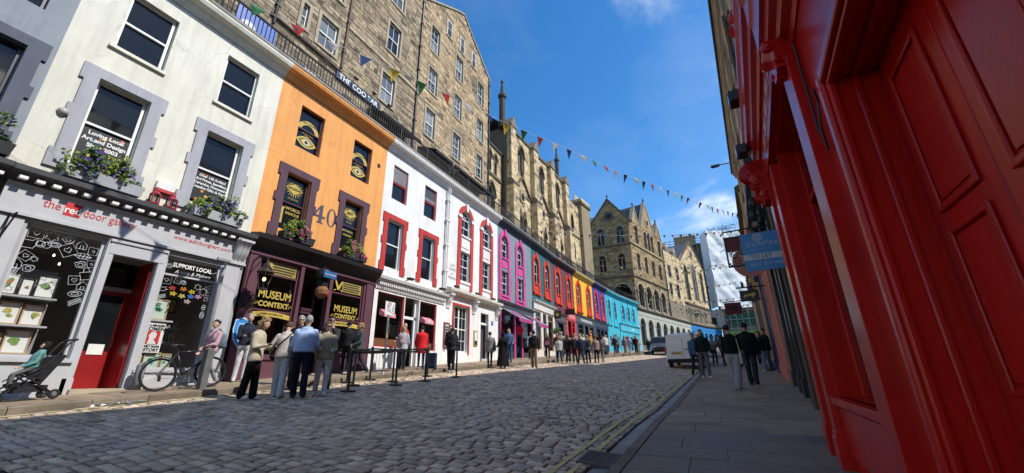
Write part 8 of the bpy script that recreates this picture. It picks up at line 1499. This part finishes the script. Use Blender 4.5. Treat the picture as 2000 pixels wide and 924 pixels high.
# vans
def van(name, label, x, y, rot, col, glassm, plate):
    z = zroad(x, y)+.03; t = thing(name, label, 'van', (x, y, z), rot, group=None); t.rotation_euler = (math.atan(.063)*(1 if abs(rot) < 1 else -1), 0, rot)
    SEC = [(0, .42, 1.78, .88, .78), (.04, .38, 1.9, .93, .80), (.12, .36, 1.95, .95, .82), (1.2, .34, 1.99, .96, .83), (2.9, .34, 1.98, .96, .83), (3.3, .34, 1.9, .96, .80), (4.05, .34, 1.22, .95, .86), (4.6, .36, 1.06, .92, .84), (4.9, .4, .9, .82, .74), (4.96, .45, .8, .76, .7)]
    mb = MB(); n = 0; rings = []
    for (yy, zb_, zt, wb, wt) in SEC:
        zm_ = zb_+(zt-zb_)*.45; q = [(-wb*.96, zb_), (-wb, zb_+.12), (-wb, zm_), (-wb*.3-wt*.7, zt-.22), (-wt, zt-.07), (-wt*.88, zt), (0, zt+.02), (wt*.88, zt), (wt, zt-.07), (wb*.3+wt*.7, zt-.22), (wb, zm_), (wb, zb_+.12), (wb*.96, zb_)]; rings.append(len(mb.v)); mb.v += [(a, yy, b) for a, b in q]; n = len(q)
    for i in range(len(SEC)-1): mb.f += [(rings[i]+j, rings[i]+(j+1) % n, rings[i+1]+(j+1) % n, rings[i+1]+j) for j in range(n)]
    mb.f += [tuple(range(n)), tuple(range(rings[-1]+n-1, rings[-1]-1, -1))]; body = part('body', mb, M(name+'_paint', col, .3, var=.06, scale=2, spec=.5, coat=.5, dirt=.06), t, bevel=.015)
    for yy in (.85, 4.05):
        for s_ in (-1, 1):
            w = part('wheel', MB().lathe(0, 0, [(.2, -.09), (.2, .09), (.05, .1)], 14).xf(Matrix.Translation((s_*.84, yy, .33)) @ Matrix.Rotation(s_*math.pi/2, 4, 'Y')), ALU, t); part('tyre', MB().tube([(s_*.84, yy+.25*math.cos(k*.393), .33+.25*math.sin(k*.393)) for k in range(16)], .1, 8, True), RUB, w, smooth=True); part('wheel_arch', MB().prism([(yy+.40*math.cos(k*.314), .33+.40*math.sin(k*.314)) for k in range(11)], .0, .01).xf(Matrix(((0, s_, 0, s_*.955), (1, 0, 0, 0), (0, 0, 1, 0), (0, 0, 0, 1)))), RUB, body)
    part('bumper', MB().box(-.9, .9, -.07, .1, .34, .56), RUB, t, bevel=.03); part('bumper', MB().box(-.84, .84, 4.86, 5.02, .3, .55), RUB, t, bevel=.04)
    for s_ in (-1, 1): part('tail_light', MB().box(s_*.93-.07, s_*.93+.03, -.015, .1, .85, 1.25), gloss((.45, .015, .015), .2), t, bevel=.01); part('headlight', MB().box(s_*.68-.14, s_*.68+.14, 4.78, 4.93, .72, .9), C((.6, .62, .65), .15), t, bevel=.03); part('side_window', MB().add([(s_*.905, 3.0, 1.3), (s_*.93, 3.75, 1.28), (s_*.85, 3.28, 1.75), (s_*.85, 3.0, 1.78)], [(0, 1, 2, 3)]), glassm, t); part('mirror', MB().box(s_*1.12-.09, s_*1.12+.09, 3.6, 3.7, 1.25, 1.5), BLACK, t, bevel=.02)
    part('windscreen', MB().quad((-.74, 3.36, 1.87), (.74, 3.36, 1.87), (.84, 4.02, 1.27), (-.84, 4.02, 1.27)), glassm, t); part('grille', MB().box(-.5, .5, 4.95, 4.99, .55, .75), BLACK, t)
    part('door_seam', MB().box(-.006, .006, -.006, .004, .6, 1.7), DARK, t); part('door_handle', MB().box(.08, .28, -.03, 0, 1.05, 1.10), BLACK, t); np_ = part('number_plate', MB().box(-.62, -.1, -.025, -.001, .82, .93), C(plate, .5, var=.05), t); part('plate_recess', MB().box(-.66, -.06, -.012, .002, .78, .99), C(tuple(c*.8 for c in col), .5), t); part('plate_characters', MB().box(-.56, -.16, -.028, -.0255, .855, .895), C((.25, .18, .03), .6, var=.6, scale=40), np_)
    part('roof_seam', MB().box(-.8, .8, .0, .05, 1.80, 1.82), C(tuple(c*.7 for c in col), .5), t); return t
van('white_van', 'white panel van seen from behind parked on the right', -1.42, 25.6, -.06, (.8, .8, .8), GLASS_UP, (.62, .42, .05))
van('grey_van', 'dark grey van facing the camera at the top of the street', -5.75, 53.6, math.pi+.16, (.05, .052, .055), GLASS_UP, (.7, .7, .7))
# bunting
FLC = [cloth(c) for c in ((.26, .03, .03), (.34, .33, .33), (.035, .06, .17), (.45, .34, .05), (.04, .14, .06))]
FLD = [cloth(c) for c in ((.35, .03, .03), (.48, .28, .18), (.03, .06, .22), (.55, .40, .03), (.03, .17, .06))]
def bunting(label, pts, step, size, start=0, pal=FLC, far=False):
    P = [Vector(p) for p in pts]; t = thing('bunting', label, 'bunting', tuple(P[0]), 0, tuple(-P[0]), 'bunting strings'); part('cord', MB().tube(P, .006 if not far else .012, 4), C((.5, .5, .48), .8), t)
    L = [0]; 
    for a, b in zip(P[:-1], P[1:]): L.append(L[-1]+(b-a).length)
    d = step*.5; k = start; mes = {}
    while d < L[-1]-.1:
        i = max(j for j in range(len(L)) if L[j] <= d); i = min(i, len(P)-2); u = (d-L[i])/(L[i+1]-L[i]); p = P[i]+(P[i+1]-P[i])*u; dr = (P[i+1]-P[i]).normalized(); hz = Vector((dr.x, dr.y, 0)).normalized(); nm = hz.cross(Vector((0, 0, 1))); m = pal[k % 5]
        sw = rnd(-.45, .45)*size; tw = rnd(-.3, .3)*size; a, b = p-dr*size*.42, p+dr*size*.42; tip = p+Vector((0, 0, -size))+nm*sw+hz*tw; mid = (a+b)/2*.55+tip*.45+nm*(sw*.35+rnd(-.05, .05)*size); th = nm*.004
        part('flag', MB().add([a, b, tip, mid, a+th, b+th, tip+th, mid+th], [(0, 1, 3), (1, 2, 3), (2, 0, 3), (5, 4, 7), (6, 5, 7), (4, 6, 7)]), m, t); d += step; k += 1
bunting('long bunting string with large flags sweeping across the sky', [(-12, -6, 8.4), (-10, -1, 8.1), (-8.12, 3.81, 8.0), (-7.46, 5.4, 8.08), (-6.98, 6.54, 8.2), (-6.15, 8.56, 8.3), (-5.25, 10.75, 8.36), (-4.2, 13.2, 8.6), (-2.75, 16.8, 8.85), (-.9, 21.3, 9.45), (1.75, 27.6, 10.2), (3.3, 31.0, 10.75)], .84, .40, 2, FLC)
for i, (ya, za, yb, zb2, n, sag, lb) in enumerate(((26.5, 10.7, 33, 10.2, 2, .5, 'nearest small bunting string over the grey pink house'), (38, 11.0, 42, 9.9, 0, .7, 'small bunting string from the walkway over the maroon house'), (44, 11.2, 47, 11.0, 3, .8, 'small bunting string over the yellow house'), (52, 11.2, 55, 10.6, 1, .8, 'small bunting string over the turquoise house'), (59, 11.0, 60, 9.6, 4, 1.0, 'bunting string before the big arch of the gothic building'), (66, 10.9, 64, 9.0, 2, 1.0, 'bunting string across the first arcade arches'), (75, 11, 70, 9.3, 1, 1.0, 'bunting string across the arcade on the bend'), (85, 13.0, 78, 9.8, 0, 1.2, 'farthest bunting string before the gabled hall'), (95, 15.5, 84, 12, 3, 1.2, 'high bunting string before the wrapped scaffold'))):
    A, B = Vector((fl(ya)+.2, ya, za)), Vector((fr_(yb), yb, zb2)); bunting(lb, [A+(B-A)*(k/10)+Vector((0, 0, -sag*4*(k/10)*(1-k/10))) for k in range(11)], .62 if i < 4 else .8, .27 if i < 4 else .33, n, FLD, True)
# ================================================================== lettering becomes plain mesh
bpy.context.view_layer.update(); _dg = bpy.context.evaluated_depsgraph_get()
for o in [o for o in bpy.data.objects if o.type == 'FONT']:
    me = bpy.data.meshes.new_from_object(o.evaluated_get(_dg)); cu = o.data; nm = o.name
    n = bpy.data.objects.new('lettering', me); COL.objects.link(n); n.parent = o.parent; n.location = o.location; n.rotation_euler = o.rotation_euler; n.scale = o.scale
    bpy.data.objects.remove(o); bpy.data.curves.remove(cu)
